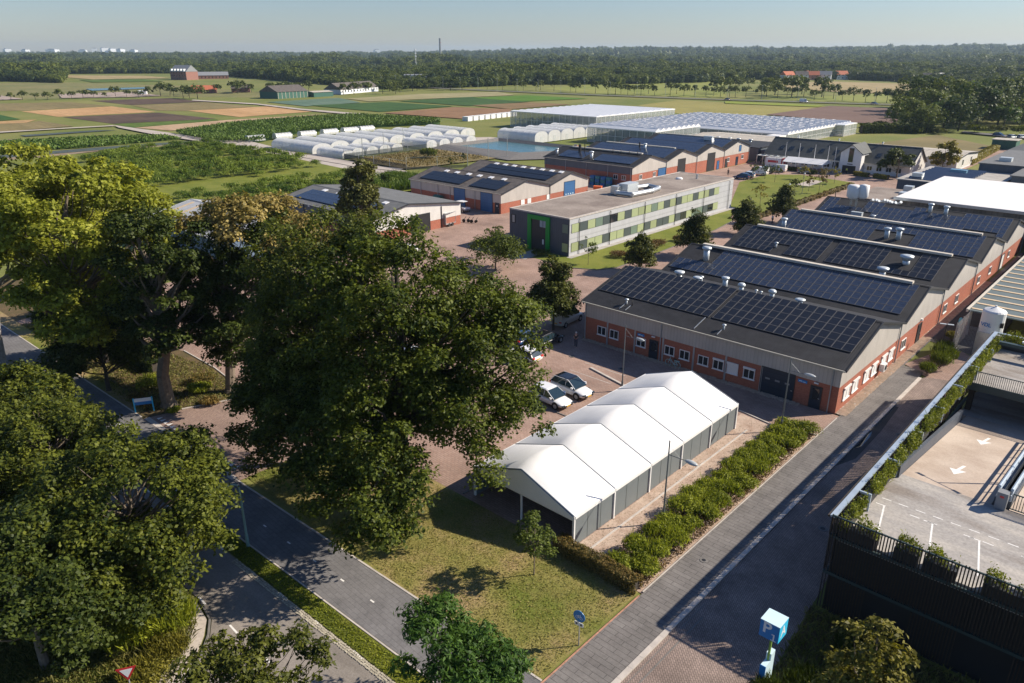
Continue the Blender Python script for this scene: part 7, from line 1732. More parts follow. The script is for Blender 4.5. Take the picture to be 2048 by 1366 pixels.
hedge('hedge', 'tall dark hedge along the near edge of the bare ploughed field', -104, 316, -84, 338, 3.0, 3.4, 'leaf_oak', 6000, 0.4, 22, 0.2)
# grass tufts (stuff)
def tufts(name, label, P2, n, h, w, leaf, seed, z=0.04):
    rng = np.random.default_rng(seed); out = []
    x0, x1 = min(p[0] for p in P2), max(p[0] for p in P2); y0, y1 = min(p[1] for p in P2), max(p[1] for p in P2)
    X = rng.uniform(x0, x1, n*3); Y = rng.uniform(y0, y1, n*3); kx = np.array([in_poly(a, b, P2) for a, b in zip(X, Y)]); X, Y = X[kx][:n], Y[kx][:n]
    o = quads_object(name, blade_quads(np.stack([X, Y, np.full(len(X), z)], 1), h, w, rng, 0.6), M[leaf]); return tag(o, label, kind='stuff')
tufts('grass', 'patchy half dry grass of the lawn before the tent', [(-48, 22.1), (-18.7, 22.1), (-18.7, 30.8), (-46.5, 31.2)], 30000, 0.07, 0.03, 'blade_lawn', 1)
tufts('grass', 'short green grass between the two roads', strip(-60, -17, lambda x: bk(x)-3.0, lambda x: bk(x)-1.95), 12000, 0.09, 0.03, 'leaf_shrub', 2, 0.05)
tufts('grass', 'long grass on the island beside the road bend', [(-60, 11.5), (-37.3, 12.7), (-35.2, 12.2), (-33.2, 10.4), (-31.8, 8.6), (-26, 4), (-45, 2)], 26000, 0.3, 0.04, 'blade_wild', 3, 0.05)
tufts('grass', 'dark rough grass in the shade below the parking deck', [(-10.2, 20), (-9.8, 26), (-10.2, 33), (-10.6, 37), (6, 37), (6, 22)], 22000, 0.35, 0.04, 'blade_wild', 4, 0.05)
tufts('grass', 'dry grass and litter under the verge oaks', [(-98, 21), (-64.5, 21.0), (-62.6, 23.8), (-60.6, 29.2), (-69, 30), (-98, 26)], 14000, 0.16, 0.05, 'blade_wild', 6, 0.05)
# fallen leaves and clods on the sand strip
rgb = np.random.default_rng(15); n = 1500; X = rgb.uniform(-24.0, -21.4, n); Y = rgb.uniform(31.8, 56.5, n)
o = quads_object('leaf_litter', leaf_quads(np.stack([X, Y, np.full(n, 0.055)], 1), np.tile([0, 0, 1.0], (n, 1)), 0.035, rgb, 0.6, 1.0, 0.3), M['leaf_hedge']); tag(o, 'fallen leaves scattered over the sand strip', kind='stuff')

# ---------------------------------------------------------------- ornamental grass field
src = []
for s in range(4):
    rng = np.random.default_rng(500+s); L = [(rng.normal()*0.5, rng.normal()*0.5, 0.85+rng.uniform(-.1, .15), 0.75) for _ in range(8)]
    V = np.concatenate([crown_quads(L, 520, 0.15, rng, 1.0, 4, 0.45), blade_quads(np.stack([rng.normal(size=70)*0.5, rng.normal(size=70)*0.5, np.full(70, 1.0)], 1), 0.7, 0.07, rng, 0.3)])
    o = quads_object('grass_tussock', V, M['leaf_tussock']); src.append(o.data); bpy.data.objects.remove(o)
rt = random.Random(31); spots = []
for yy in np.arange(66, 121, 3.9):
    for xx in np.arange(-252, -141, 5.0):
        x, y = xx+rt.uniform(-1.2, 1.2), yy+rt.uniform(-.5, .5)
        if -178 < x < -165.5: continue
        if not in_poly(x, y, [(-238, 76), (-254, 86), (-261, 109), (-247, 131), (-188, 120), (-141, 117), (-134, 108), (-136, 77), (-168, 65)]): continue
        if rt.random() < 0.08: continue
        spots.append((x, y))
spots.sort(key=lambda p: p[0]**2+p[1]**2)
near = spots[:290]; rows_ = {}
for p in near: rows_.setdefault(int(round((p[1]-66)/3.9)), []).append(p)
i = 0
for r_ in sorted(rows_):
    for q_, (x, y) in enumerate(sorted(rows_[r_], key=lambda p: -p[0])):
        o = bpy.data.objects.new('grass_tussock', src[i % 4]); COL.objects.link(o); o.location = (x, y, 0.33); o.rotation_euler = (0, 0, rt.uniform(0, 6.28)); s = rt.uniform(0.85, 1.4); o.scale = (s*1.3, s*1.3, s*rt.uniform(.9, 1.2)); i += 1
        tag(o, 'ornamental grass clump, %s from the halls in the %s row of the field' % (nth(q_), nth(max(0, r_))), 'ornamental grass', 'clumps of ornamental grass in the trial field')
n2 = spots[290:]+[(x+rt.uniform(-2, 2), y+rt.uniform(-1.5, 1.5)) for x, y in spots if rt.random() < 0.25]
sobj = [bpy.data.objects.new('tussock_source', m) for m in src]
scatter('grass_tussocks', [(x, y, 0.33) for x, y in n2], [(rt.uniform(.6, 1.1),)*3 for _ in n2], [rt.uniform(0, 6) for _ in n2], [rt.randrange(4) for _ in n2], sobj, 'smaller clumps filling the ornamental grass field')

# ---------------------------------------------------------------- polytunnels
def tunnel(label, x0, x1, yc, r, h, group, arches=9, name='polytunnel', wall=0.9):
    t = thing(name, label, 'polytunnel', ((x0+x1)/2, yc, 0.34), 0, group); L = (x1-x0)/2
    n = 12; ring = [(-r, 0)] + [(-r*math.cos(math.pi*k/n), wall+(h-wall)*math.sin(math.pi*k/n)**0.85) for k in range(n+1)] + [(r, 0)]
    mb = MB(); vs = []; fs = []; m = len(ring); seg = 16
    for i in range(seg+1):
        sag = 1.0-0.02*math.sin(math.pi*(i*arches/seg % 1.0))
        for (y, z) in ring: vs.append((-L+2*L*i/seg, y*sag, z*sag))
    for i in range(seg):
        for k in range(m-1): a = i*m+k; fs.append((a, a+1, a+m+1, a+m))
    mb.add(vs, fs); mb.build('film_cover', M['tunnel_film'], t, world=False, smooth=True)
    for sx in (-L, L):
        mb = MB(); mb.add([(sx, y, z) for y, z in ring], [tuple(range(m))]); mb.build('end_wall', M['tunnel_film'], t, world=False)
        mb = MB(); mb.box(sx-0.04, sx+0.04, -0.7, 0.7, 0, 2.0); mb.build('door', M['greenhouse_glass'], t, world=False)
    mb = MB()
    for i in range(arches+1):
        x = -L+2*L*i/arches; mb.path([(x, y*1.004, z*1.004) for y, z in ring], 0.035, 4)
    o = mb.build('hoops', M['galvanised'], t, world=False); o['kind'] = 'stuff'
    return t
gt_ = 'long white polytunnels in a row'
yc = [135.2, 143.6, 151.8, 159.8, 167.8, 176.4, 185.0, 193.2, 201.4]
for i, y in enumerate(yc): tunnel('long white polytunnel, %s of the row counted from the gravel track' % nth(i), -230, -206 if i == 0 else -208.5, y, 3.7, 3.0, gt_, 11)
for i, y in enumerate((133.6, 139.4, 144.8, 149.8, 154.8)): tunnel('short pale polytunnel, %s of the small row before the long ones' % nth(i), -203.5, -190 if i == 0 else -193, y, 2.2, 2.3, 'short polytunnels before the long ones', 6)
for i, y in enumerate((168.0, 174.0, 180.0, 186.5)): tunnel('short white tunnel, %s from the pond side' % nth(i), -204, -191.5, y, 2.4, 2.5, 'short tunnels beside the pond', 6)
for i, y in enumerate((139, 150, 160.5, 170.5, 180, 188)):
    t = tunnel('small hoop house, %s of the row along the maize' % nth(i), -3.2, 3.2, 0, 1.7, 1.9, 'small hoop houses along the maize', 5, 'hoop_house', 0.4); t.location = (-254, y, 0.34); t.rotation_euler = (0, 0, math.radians(88))
for i in range(5): tunnel('joined white tunnel bay, %s of the block beside the glasshouse' % nth(i), -192, -174, 203.8+i*7.2, 3.5, 3.9, 'joined tunnel bays', 6, wall=2.0)
for i in range(9):
    t = thing('white_crate', '%s white covered crate from the left at the red soil field edge' % nth(i), 'crate', (-259+i*0.0-0.5*i, 250+i*4.4, 0.02), 0.1, 'white covered crates by the red soil'); MB().box(-1.7, 1.7, -1.6, 1.6, 0, 1.9).build('body', M['trim_white'], t, world=False); MB().box(-1.75, 1.75, -1.65, 1.65, 1.902, 2.0).build('lid', M['white_fabric'], t, world=False)
# clutter between the tunnels
rc = random.Random(44)
for i in range(26):
    x, y = rc.uniform(-193, -176), rc.uniform(190, 201.5) if i % 2 else rc.uniform(196, 200); 
    if i >= 13: x, y = rc.uniform(-171, -150), rc.uniform(196, 204)
    t = thing('garden_pallet', 'pallet of pots and boxes in the clutter between the tunnels, %s item' % nth(i), 'pallet', (x, y, 0.02), rc.uniform(0, 3), 'clutter between the tunnels')
    MB().box(-0.7, 0.7, -0.5, 0.5, 0, 0.15).build('pallet', M['wood_dark'], t, world=False)
    MB().box(-0.55, 0.5, -0.4, 0.4, 0.152, 0.5+rc.random()*0.9).build('load', M[rc.choice(['trim_white', 'terracotta', 'blue_plastic', 'black', 'sign_white', 'orange_plastic', 'far_grey'])], t, world=False)

# ---------------------------------------------------------------- glasshouses
def glasshouse(label, x0, x1, y0, y1, h, roofm, bays, ridge=0.7, panes=True, name='glasshouse', step=3.0):
    t = thing(name, label, 'greenhouse', ((x0+x1)/2, (y0+y1)/2, 0)); e = h-ridge
    for nm, P in (('glass_wall', [(x0, y0, x1, y0)]), ('glass_wall', [(x1, y0, x1, y1)]), ('glass_wall', [(x1, y1, x0, y1)]), ('glass_wall', [(x0, y1, x0, y0)])):
        a, b, c_, d_ = P[0]; mb = MB(); mb.quad((a, b, 0.3), (c_, d_, 0.3), (c_, d_, e), (a, b, e)); mb.build(nm, M['clear_glass'], t)
    mb = MB(); fr = MB(); w = (y1-y0)/bays
    for i in range(bays):
        ya = y0+i*w; ym = ya+w/2
        mb.quad((x0, ya, e), (x1, ya, e), (x1, ym, h), (x0, ym, h)).quad((x0, ym, h), (x1, ym, h), (x1, ya+w, e), (x0, ya+w, e))
        for xs in (x0, x1): mb.add([(xs, ya, e), (xs, ya+w, e), (xs, ym, h)], [(0, 1, 2)])
        fr.box(x0, x1, ym-0.04, ym+0.04, h, h+0.06).box(x0, x1, ya-0.10, ya+0.10, e-0.05, e+0.02)
    mb.build('glass_roof', M[roofm], t)
    k = x0
    while k <= x1+0.01:
        fr.box(k-0.06, k+0.06, y0-0.07, y0-0.01, 0, e).box(k-0.06, k+0.06, y1+0.01, y1+0.07, 0, e); k += step
    k = y0
    while k <= y1+0.01:
        fr.box(x1+0.01, x1+0.07, k-0.06, k+0.06, 0, e).box(x0-0.07, x0-0.01, k-0.06, k+0.06, 0, e); k += step
    fr.box(x0, x1, y0-0.08, y0-0.02, e*0.5, e*0.5+0.08).box(x1+0.02, x1+0.08, y0, y1, e*0.5, e*0.5+0.08).box(x0, x1, y0-0.12, y0-0.02, e-0.3, e).box(x1+0.02, x1+0.12, y0, y1, e-0.3, e)
    o = fr.build('frame', M['trim_white'], t); o['kind'] = 'stuff'
    mb = MB(); mb.box(x0, x1, y0, y1, -0.1, 0.3); mb.build('plinth', M['concrete'], t); return t, e
film('white_glass_roof', (0.86, 0.86, 0.85), 1.05, 0.3); film('venlo_roof', (0.88, 0.87, 0.84), 1.0, 0.6)
g1, e1_ = glasshouse('large glasshouse with a smooth white screened roof, the farthest back', -225, -179.5, 243, 301, 6.8, 'white_glass_roof', 13, 0.25)
g2, e2_ = glasshouse('tall glasshouse with white ridges right of the joined tunnels', -165.6, -137.5, 219.3, 249, 6.2, 'venlo_roof', 9, 0.9)
g3, e3_ = glasshouse('very wide low glasshouse with many small white roof ridges', -176, -108, 256, 316, 4.7, 'venlo_roof', 19, 0.9, step=4.2)
g4, e4_ = glasshouse('small bright glasshouse block at the right end of the wide one', -107.8, -104.5, 299, 312, 4.6, 'white_glass_roof', 2, 0.3)
MB().box(-113, -108.2, 250, 255.6, 0, 3.6).build('side_block', M['trim_white'], g4)
for gg, (x0, x1, y0, y1, h, w) in ((g2, (-165, -138, 219.3, 249, 6.2, 3.3)), (g3, (-175, -109, 256, 316, 4.7, 60/19))):
    mb = MB(); rv = random.Random(3); y = y0+w*0.5
    while y < y1:
        x = x0+rv.uniform(0, 2)
        while x < x1-2:
            mb.slab((x, y+0.02, h+0.01), (x+1.1, y+0.02, h+0.01), (x+1.1, y+0.7, h+0.12), (x, y+0.7, h+0.12), 0.03); x += 4.2
        y += w
    o = mb.build('roof_vents', M['white_roof'], gg); o['kind'] = 'stuff'
# crops inside the glasshouses read as a mass
rgb = np.random.default_rng(25)
for nm, (x0, x1, y0, y1, h) in (('glasshouse_crop', (-224, -181, 244, 300, 3.2)), ('glasshouse_crop', (-164, -139, 220, 248, 2.6)), ('glasshouse_crop', (-174, -110, 257, 315, 1.6))):
    n = 5000; P = np.stack([rgb.uniform(x0, x1, n), rgb.uniform(y0, y1, n), rgb.uniform(0.4, h, n)], 1)
    o = quads_object(nm, leaf_quads(P, unit(n, rgb), 0.5, rgb), M['leaf_oak']); tag(o, 'green and brown plants seen dimly through the glass', kind='stuff')

# ---------------------------------------------------------------- pond with dark banks and netted garden
pd = [(-186.5, 171.5), (-152.5, 173.5), (-154, 195), (-187, 195)]
ground('pond_water', [(-186.5, 172.5), (-156, 174), (-152.5, 181), (-154.5, 195), (-186.5, 195)], 0.62, 'pond_water')
mb = MB(); inner = [(-186.5, 172.5), (-156, 174), (-152.5, 181), (-154.5, 195), (-186.5, 195)]; outer = [(-190.5, 166.5), (-152, 163), (-141.5, 178), (-148, 199), (-190.5, 199)]
mid = [(-188, 170.6), (-155.0, 171.6), (-150.0, 181), (-152.4, 196.6), (-188, 196.6)]
vs = [(x, y, 0.5) for x, y in inner]+[(x, y, 1.5) for x, y in mid]+[(x, y, 0.3) for x, y in outer]; fs = []
for i in range(5): j = (i+1) % 5; fs += [(i, 5+i, 5+j, j), (5+i, 10+i, 10+j, 5+j)]
mb.add(vs, fs); o = mb.build('pond_bank', M['far_grey']); o.data.materials[0] = M['kerb_dark']; o['kind'] = 'structure'
nf = thing('netted_garden_fence', 'tall posts with dark windbreak netting round the trial garden beside the pond', 'fence', (-176, 150, 0.33))
def net(x0, y0, x1, y1, h, low=1.3):
    mb = MB(); mb.quad((x0, y0, 0.33), (x1, y1, 0.33), (x1, y1, 0.33+low), (x0, y0, 0.33+low)); mb.build('windbreak', M['netting'], nf)
    n = max(1, int(math.hypot(x1-x0, y1-y0)/7))
    for i in range(n+1):
        x, y = x0+(x1-x0)*i/n, y0+(y1-y0)*i/n; MB().tube((x, y, 0.3), (x, y, 0.33+h), 0.07, 0.07, 6).build('post', M['galvanised'], nf)
    MB().tube((x0, y0, 0.3+h*0.97), (x1, y1, 0.3+h*0.97), 0.03, 0.03, 4).build('wire', M['galvanised'], nf)
net(-189.4, 131.6, -158.5, 129.8, 2.4, 1.5); net(-189.4, 131.6, -191, 165.5, 2.8, 1.5); net(-158.5, 129.8, -150, 144.4, 3.4, 0.8)
for x, y in ((-185.3, 135.4), (-194.4, 150.4), (-199.9, 163.0), (-149.9, 144.4), (-157.9, 160.7), (-155.6, 166.5)): MB().tube((x, y, 0.3), (x, y, 6.4), 0.10, 0.10, 6).build('mast', M['galvanised'], nf)
# bird net: thin net stretched over the garden
mb = MB()
for i in range(14):
    f = i/13; mb.tube((-190+f*31, 132-f*2, 2.6), (-191+f*38, 165-f*14, 3.0), 0.02, 0.02, 3, cap=False)
o = mb.build('overhead_wires', M['trim_dark'], nf); o['kind'] = 'stuff'
rgg = np.random.default_rng(61); n = 4200; P = np.stack([rgg.uniform(-187, -160, n), rgg.uniform(133, 163, n), rgg.uniform(0.36, 0.9, n)], 1); P[:, 1] = np.round(P[:, 1]/1.6)*1.6+rgg.normal(size=n)*0.25
o = quads_object('trial_plants', leaf_quads(P, unit(n, rgg), 0.22, rgg), M['leaf_hedge']); tag(o, 'rows of small reddish trial plants inside the netted garden', kind='stuff')
bush('shrub', 'tall green bush in the middle of the netted garden', 'shrub', (-172.5, 150, 0.33), 3.4, 2.4, 2.6, 'leaf_oak', 900, 0.3, 480, None, 8, 0.5)
for i, (x, y) in enumerate(((-158.0, 150.5), (-152.5, 140.2))): small_tree('conifer', ['small dark conifer at the garden fence, farther', 'small dark conifer at the garden fence, nearer'][i], 'tree', (x, y, 0.33), 2.8, 0.6, 'leaf_dark', 260, 0.2, seed=490+i, trunk=0.06)
ground('reed_margin', [(-148, 128), (-140, 124), (-134, 140), (-140, 160), (-150, 150)], 0.33, 'lawn')
rgg = np.random.default_rng(62); n = 5200; u_ = rgg.uniform(0, 1, n); P = np.stack([-150+u_*14+rgg.normal(size=n)*1.2, 117.5-u_*1.0+rgg.normal(size=n)*1.6, np.full(n, 0.3)], 1)
P2 = np.stack([rgg.uniform(-139, -134, n), rgg.uniform(66, 117, n), np.full(n, 0.3)], 1)
o = quads_object('reed_belt', blade_quads(np.concatenate([P, P2]), 1.7, 0.12, rgg, 0.35), M['leaf_tussock']); tag(o, 'belt of tall reed like grass behind the storage halls', kind='stuff')

# ---------------------------------------------------------------- far trees
def mesh_tree(leaf, seed, h, r, n, size, trunk=True, low=False):
    rng = np.random.default_rng(seed); L = lobes_of([(0, 0, h*(0.48 if low else 0.6), r, r, h*(0.46 if low else 0.36))], 26 if low else 14, r*(0.34 if low else 0.45), rng, -0.9 if low else -0.6); V = crown_quads(L, n, size, rng, 0.9 if low else 0.8, 4)
    o = quads_object('crown', V, M[leaf]); cm = o.data; bpy.data.objects.remove(o); mb = MB(); mb.tube((0, 0, -0.5), (0, 0, h*0.6), 0.22*h/8, 0.10, 6); tm = shared(mb, 'trunk', 'bark_dark'); return cm, tm
RT = [mesh_tree('leaf_row', 700+i, 8.0, 3.0+0.25*i, 420, 0.62) for i in range(4)]
def far_tree(label, x, y, s, i, z=0, group=None, sx=1.0, name='field_tree'):
    t = thing(name, label, 'tree', (x, y, z), i*1.7, group); t.scale = (s*sx, s*sx, s); cm, tm = RT[i % 4]; part('crown', cm, t); part('trunk', tm, t); return t
rt = random.Random(8)
left = [(-598.1, 154.7), (-595.8, 160.8), (-589.4, 166.7), (-585, 172.8), (-587.2, 180.9), (-584.5, 187.5), (-583.7, 194.6), (-590.2, 203.8), (-579.2, 207.3), (-591, 218.8), (-576.5, 220.9), (-563.4, 224.1)]
for i, (x, y) in enumerate(left): far_tree('bushy roadside tree, %s from the left edge in the row behind the plots' % nth(i), x, y, 0.62+0.22*(i in (4, 9))+rt.uniform(-.05, .12) - (0.22 if i == 8 else 0), i, group='row of trees behind the plots', sx=1.15)
for i in range(6): far_tree('bushy tree left of the row behind the plots, outermost %s' % nth(i), -603-4*i, 148-6.5*i, 0.65, i, group='row of trees behind the plots')
mids = [(-575, 236), (-572, 243), (-566, 250), (-560, 258), (-575.9, 251.6), (-532.6, 246), (-535.9, 243), (-521, 246.2), (-598, 262), (-586, 268), (-580, 290), (-575, 305), (-574, 316), (-566, 300), (-570, 330), (-560, 336), (-552, 345), (-545, 350), (-540, 330)]
for i, (x, y) in enumerate(mids): far_tree('farmyard tree near the red roofed sheds, %s counting from the left' % nth(i), x, y, rt.uniform(0.75, 1.25), i, group='trees round the red roofed farm sheds', sx=1.1)
bar = [(-492, 346), (-486, 351), (-478, 372), (-470, 378), (-482, 392), (-494, 415), (-500, 425), (-489.6, 439), (-482, 446), (-474, 452), (-510, 380), (-505, 400), (-515, 420), (-520, 438), (-510, 452)]
for i, (x, y) in enumerate(bar): far_tree('dark tree beside the green barn, %s from the barn' % nth(i), x, y, rt.uniform(0.6, 1.15), i, group='dark trees right of the green barn', sx=1.3)
road_r = [(-419.9, 481), (-409, 491), (-392, 491), (-381.6, 485), (-363.5, 486.5), (-344, 476), (-340, 480), (-342.7, 491), (-333, 486), (-329.5, 489.4), (-320, 484), (-327, 505), (-312.7, 491), (-304.4, 499), (-311.5, 520), (-292, 497.5), (-291, 511), (-280, 508), (-276, 512), (-268, 507), (-263, 511), (-256, 506), (-252, 514), (-240, 513), (-231.8, 521), (-230.7, 534), (-221.8, 530), (-203, 513.4), (-208, 542), (-199.9, 538.7), (-186.4, 518), (-181, 523), (-171.7, 518), (-166.6, 522), (-159, 519), (-154.7, 523), (-150, 527), (-455, 478), (-444, 482), (-433, 480), (-426, 494), (-470, 475)]
for i, (x, y) in enumerate(road_r): far_tree('round crowned avenue tree behind the highway, %s of the avenue in planting order' % nth(i), x, y+3, rt.uniform(0.75, 1.15), i, 0.6, 'avenue trees behind the highway', 0.95)
big = [(-329, 642), (-318, 630), (-312, 622), (-317, 654), (-300, 560), (-285, 548), (-265, 575), (-250, 560), (-240, 585), (-215, 560), (-232, 548), (-245, 535), (-222, 545), (-300, 600), (-280, 610)]
for i, (x, y) in enumerate(big): far_tree('large dark tree among the meadows beyond the avenue, %s from the left cluster' % nth(i), x, y, rt.uniform(1.1, 1.9), i, 0.2, 'large trees in the far meadows', 1.05)
# the dark wood at the right
WT = [mesh_tree('leaf_wood', 740+i, 13.0, 6.6, 2400, 0.5, low=True) for i in range(3)]
WG = [mesh_tree('leaf_tussock', 750, 9.0, 4.6, 900, 0.6)]
rw = [(-104, 366, 1.0), (-98, 352, .95), (-92, 343, .75), (-86, 339, .8), (-96, 372, 1.15), (-86, 362, 1.2), (-78, 352, 1.05), (-76, 372, 1.3), (-90, 392, 1.35), (-72, 392, 1.2), (-66, 372, 1.0), (-60, 392, 1.1), (-78, 412, 1.45), (-60, 415, 1.3), (-48, 400, 1.2), (-44, 424, 1.5), (-96, 414, 1.4), (-84, 436, 1.6), (-62, 442, 1.5), (-110, 430, 1.4), (-100, 452, 1.6), (-40, 450, 1.7), (-124, 452, 1.3), (-70, 470, 1.8), (-130, 492, 1.3), (-110, 500, 1.5), (-90, 505, 1.7), (-60, 500, 1.8), (-30, 470, 1.7), (-25, 440, 1.4)]
for i, (x, y, s) in enumerate(rw):
    t = thing('wood_tree', 'large tree of the right hand wood, %s from its front left' % nth(i), 'tree', (x, y, 0), i*2.1, 'dense trees of the right hand wood'); t.scale = (s*1.12, s*1.12, s*1.02)
    cm, tm = WT[i % 3] if i % 5 else WG[0]; part('crown', cm, t); part('trunk', tm, t)
for i, (x, y, r, h) in enumerate(((-96, 336, 4.5, 3.0), (-88, 330, 3.6, 2.4), (-80, 333, 3.0, 2.0), (-70, 345, 4, 3.2), (-64, 352, 4, 3), (-56, 352, 4.5, 3.2), (-48, 356, 5, 3.4), (-106, 345, 3.4, 2.6))):
    bush('thicket', 'low thicket along the front of the right hand wood, %s from the left' % nth(i), 'shrub', (x, y, 0.1), r, r*0.8, h, 'leaf_oak2' if i % 2 else 'leaf_poplar', 700, 0.45, 600+i, 'thickets before the right hand wood', 9, 0.2)

# far woodland: countless trees to the horizon, on the rising ground
TAB = [(-0.95, 840), (-0.77, 828), (-0.644, 856), (-0.575, 814), (-0.564, 1152), (-0.43, 1179), (-0.317, 936), (-0.267, 814), (-0.166, 672), (-0.053, 709), (0.023, 774), (0.142, 774), (0.237, 824), (0.3, 912), (0.425, 912), (0.52, 824), (0.644, 620), (0.772, 560), (0.95, 540)]
tu, ty = [a for a, b in TAB], [b for a, b in TAB]
sources = [source_tree('wood_source', 800+i, 1.0, 2.0 if i % 3 else 2.4, 420, 0.15, 'leaf_wood', True, 16) for i in range(6)]
rw_ = np.random.default_rng(99); pts = []; scl = []
def add_wood(n, ymin_f, ymax, smin, smax):
    c = 0
    while c < n:
        u = rw_.uniform(-0.95, 0.95); y0 = np.interp(u, tu, ty)*ymin_f; yl = rw_.uniform(0, 1)
        Yf = y0+(ymax-y0)*yl**1.6
        if Yf < y0: continue
        lx = u*Yf; x = lx*math.cos(math.radians(42.7))-Yf*math.sin(math.radians(42.7)); y = lx*math.sin(math.radians(42.7))+Yf*math.cos(math.radians(42.7))
        # glades
        g = math.sin(x*0.0043+1.3)*math.sin(y*0.0051+0.4)+0.5*math.sin(x*0.011)*math.sin(y*0.009)
        if g > 0.98 and Yf < 2500 and Yf > y0*1.12: continue
        s = rw_.uniform(smin, smax)*(0.75+0.35*math.sin(x*0.013)*math.sin(y*0.017)+0.1)
        pts.append((x, y, hill(x, y)-0.3)); scl.append((s*1.1, s*1.1, s*rw_.uniform(0.75, 1.05))); c += 1
add_wood(9000, 1.0, 1500, 4.6, 6.6); add_wood(14000, 1.12, 3000, 5.5, 8.0); add_wood(16000, 2.2, 7500, 8, 12)
scatter('far_woodland', pts, scl, rw_.uniform(0, 6.28, len(pts)), rw_.integers(0, 6, len(pts)), sources, 'endless dark green woodland stretching to the horizon')

# ---------------------------------------------------------------- far buildings and tower
def house(label, x, y, w, d, h, rz, wall, roof, rh=3.0, name='far_house', group=None, z=0, cat='house', win=True):
    t = thing(name, label, cat, (x, y, z), rz, group); MB().box(-w/2, w/2, -d/2, d/2, -0.5, h).build('wall', M[wall], t, world=False)
    mb = MB(); mb.xprism([(-d/2-0.4, h), (d/2+0.4, h), (0, h+rh)], -w/2-0.3, w/2+0.3); mb.build('roof', M[roof], t, world=False)
    if win:
        n = max(1, int(w/4))
        for i in range(n):
            for zz in ([1.2] if h < 4.5 else [1.2, 4.2] if h < 8 else [1.2, 4.2, 7.2]): MB().box(-w/2+(i+0.5)*w/n-0.6, -w/2+(i+0.5)*w/n+0.6, -d/2-0.06, -d/2-0.01, zz, zz+1.5).build('window', M['window_glass'], t, world=False)
    return t
b1_ = house('green sided barn with a brown roof behind the plots', -491, 295, 26, 20, 4.4, math.radians(96), 'farm_green', 'roof_brown', 4.0, 'barn', None, 0, 'barn', False)
for k in range(9): MB().box(-12.6+k*3.1, -12.3+k*3.1, -10.1, -10.02, 0, 4.4).build('wall_post', M['roof_beige'], b1_, world=False)
house('long low brown roofed barn right of the green one', -513, 369, 54, 15, 3.4, math.radians(111), 'far_white', 'roof_brown', 4.6, 'barn', None, 0, 'barn'); house('flat roofed shed between the two barns', -486, 320, 17, 12, 3.2, math.radians(93), 'farm_green', 'roof_beige', 0.8, 'barn', None, 0, 'shed', False)
mnr = house('red brick manor with a steep dark roof at the wood edge', -897, 412, 24, 18, 9, math.radians(20), 'red_brick_far', 'far_grey', 7, 'manor_house', None, 0, 'house'); 
for k in range(5): MB().box(-11+k*4.6, -9+k*4.6, -9.3, -6, 9.6, 12).build('dormer', M['far_white'], mnr, world=False)
house('long grey roofed wing right of the manor', -906, 448, 40, 12, 4, math.radians(65), 'red_brick_far', 'far_grey', 4, 'manor_wing', None, 0, 'house')
house('low shed with a bright red tiled roof among the farmyard trees', -592, 286, 18, 10, 2.6, math.radians(60), 'red_brick_far', 'terracotta', 3.2, 'farm_shed', None, 0, 'shed'); house('brick farm shed right of the red tiled one', -583, 312, 14, 9, 3, math.radians(60), 'red_brick_far', 'roof_brown', 3, 'farm_shed', None, 0, 'shed')
house('tiny white cabin at the end of the tree row behind the plots', -603, 243, 6, 4, 2.6, math.radians(60), 'far_white', 'far_white', 0.6, 'cabin', None, 0, 'cabin', False)
house('white industrial block standing out of the woodland left of the tower', -622, 530, 26, 16, 8, math.radians(45), 'far_white', 'far_grey', 0.8, 'factory', None, 0, 'building')
house('wide white hall with a blue grey roof at the wood edge', -575, 672, 36, 24, 7, math.radians(45), 'far_white', 'roof_silver', 1.5, 'factory', None, 0, 'building')
rhs = random.Random(77)
for i, (x, y, w_, r_) in enumerate(((-377, 872, 'far_white', 'terracotta'), (-366, 884, 'far_white', 'roof_brown'), (-358, 896, 'red_brick_far', 'terracotta'), (-372, 905, 'far_white', 'terracotta'), (-350, 912, 'far_white', 'far_grey'), (-362, 930, 'red_brick_far', 'terracotta'), (-340, 934, 'far_white', 'terracotta'), (-386, 890, 'red_brick_far', 'far_grey'), (-236, 900, 'red_brick_far', 'roof_brown'), (-226, 916, 'far_white', 'roof_silver'))):
    house('village house at the wood edge, %s of the hamlet counted from the left' % nth(i), x, y, 14, 10, 5.5, math.radians(rhs.uniform(10, 80)), w_, r_, 4.2, 'far_house', 'village houses at the wood edge')
ct = thing('chimney_tower', 'tall dark chimney tower rising above the woodland on the horizon', 'tower', (-2420, 2190, 5)); MB().lathe([(5.5, 0), (4.0, 72), (4.6, 73), (4.6, 76), (3.0, 78)], n=12).build('shaft', M['far_grey'], ct, world=False); MB().lathe([(4.3, 60), (4.5, 60.5), (4.5, 62), (4.2, 62.4)], n=12).build('band', M['red_brick_far'], ct, world=False)
mt = thing('radio_mast', 'thin white lattice mast in the woodland left of the chimney tower', 'mast', (-1100, 935, 0)); mb = MB()
for a in range(3): mb.tube((1.2*math.cos(a*2.1), 1.2*math.sin(a*2.1), 0), (0.4*math.cos(a*2.1), 0.4*math.sin(a*2.1), 36), 0.15, 0.1, 4)
mb.build('lattice', M['far_white'], mt, world=False)
for zz in (22, 27, 33): MB().lathe([(1.4, zz), (1.4, zz+1.8)], n=8).build('antenna', M['far_white'], mt, world=False)
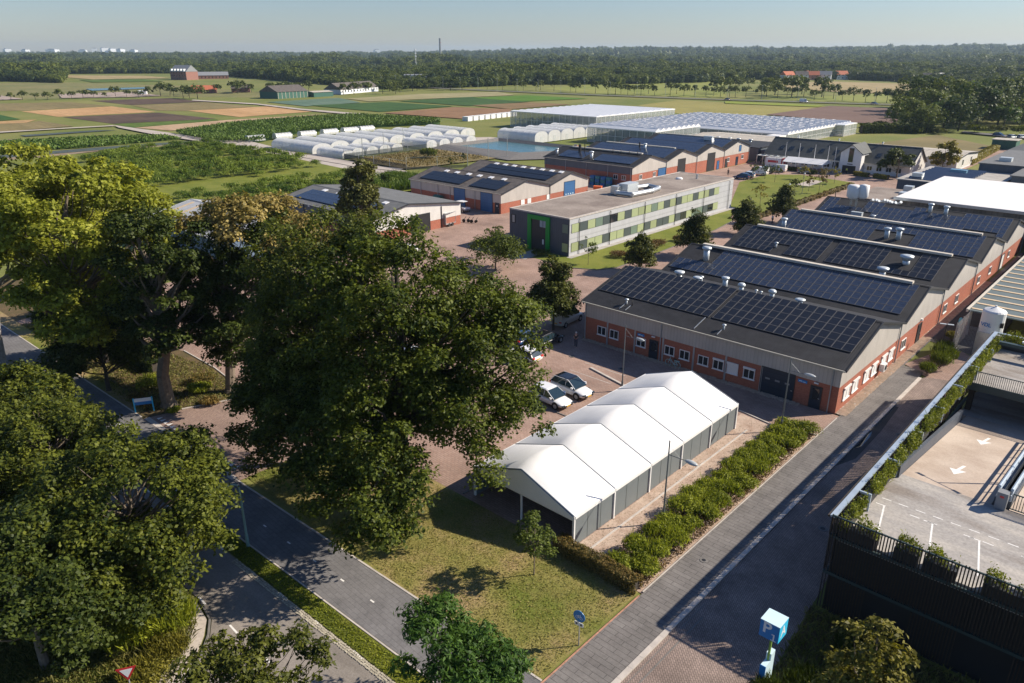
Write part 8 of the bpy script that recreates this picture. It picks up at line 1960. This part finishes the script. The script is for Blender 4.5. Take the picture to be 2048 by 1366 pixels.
cf = math.cos(math.radians(42.7)); sf = math.sin(math.radians(42.7))
for i, (u, Yf, w, h) in enumerate(((-0.635, 6800, 70, 55), (-0.612, 6800, 60, 50), (-0.578, 6900, 90, 52), (-0.54, 6900, 60, 48), (-0.525, 6900, 40, 60), (-0.512, 6900, 60, 64), (-0.503, 6900, 50, 58), (-0.492, 6900, 60, 54), (-0.476, 6900, 70, 48), (-0.17, 7000, 70, 50))):
    lx = u*Yf; x, y = lx*cf-Yf*sf, lx*sf+Yf*cf; t = thing('tower_block', 'pale high rise block on the left horizon, %s counted from the left' % nth(i), 'tower block', (x, y, -2), 0.3*i, 'pale high rises on the horizon')
    MB().box(-w/2, w/2, -w/3, w/3, 0, h).build('wall', M['far_white'], t, world=False); MB().box(-w/3, w/3, -w/5, w/5, h+0.01, h+6).build('roof', M['far_grey'], t, world=False)
for i in range(26):
    x0, y0 = FR[1][0]+i*22.0, 0; 
    for (xa, ya), (xb, yb) in zip(FR[:-1], FR[1:]):
        if xa <= x0 <= xb: y0 = ya+(yb-ya)*(x0-xa)/(xb-xa)+6
    if y0 == 0: continue
    t = thing('highway_lamp', 'slim lamp post along the highway, %s from the left' % nth(i), 'street lamp', (x0, y0, 0.6), 0, 'lamp posts along the highway'); MB().tube((0, 0, 0), (0, 0, 9), 0.10, 0.07, 5).build('pole', M['pipe_grey'], t, world=False); MB().cbox((0, -0.6, 9.05), (0.3, 1.4, 0.12)).build('lamp_head', M['pipe_grey'], t, world=False)

# ---------------------------------------------------------------- haze: one closed box of thin even air round everything
hz = NT('haze'); pv = hz.n('ShaderNodeVolumePrincipled'); pv.inputs['Color'].default_value = (0.62, 0.80, 0.97, 1); pv.inputs['Density'].default_value = 0.00008; pv.inputs['Anisotropy'].default_value = 0.2
hz.l(pv.outputs[0], hz.out.inputs['Volume'])
mb = MB(); mb.box(-9000, 5200, -5200, 9600, -3.0, 110.0); o = mb.build('haze', hz.m); o['kind'] = 'stuff'; tag(o, 'thin summer haze over the whole landscape')
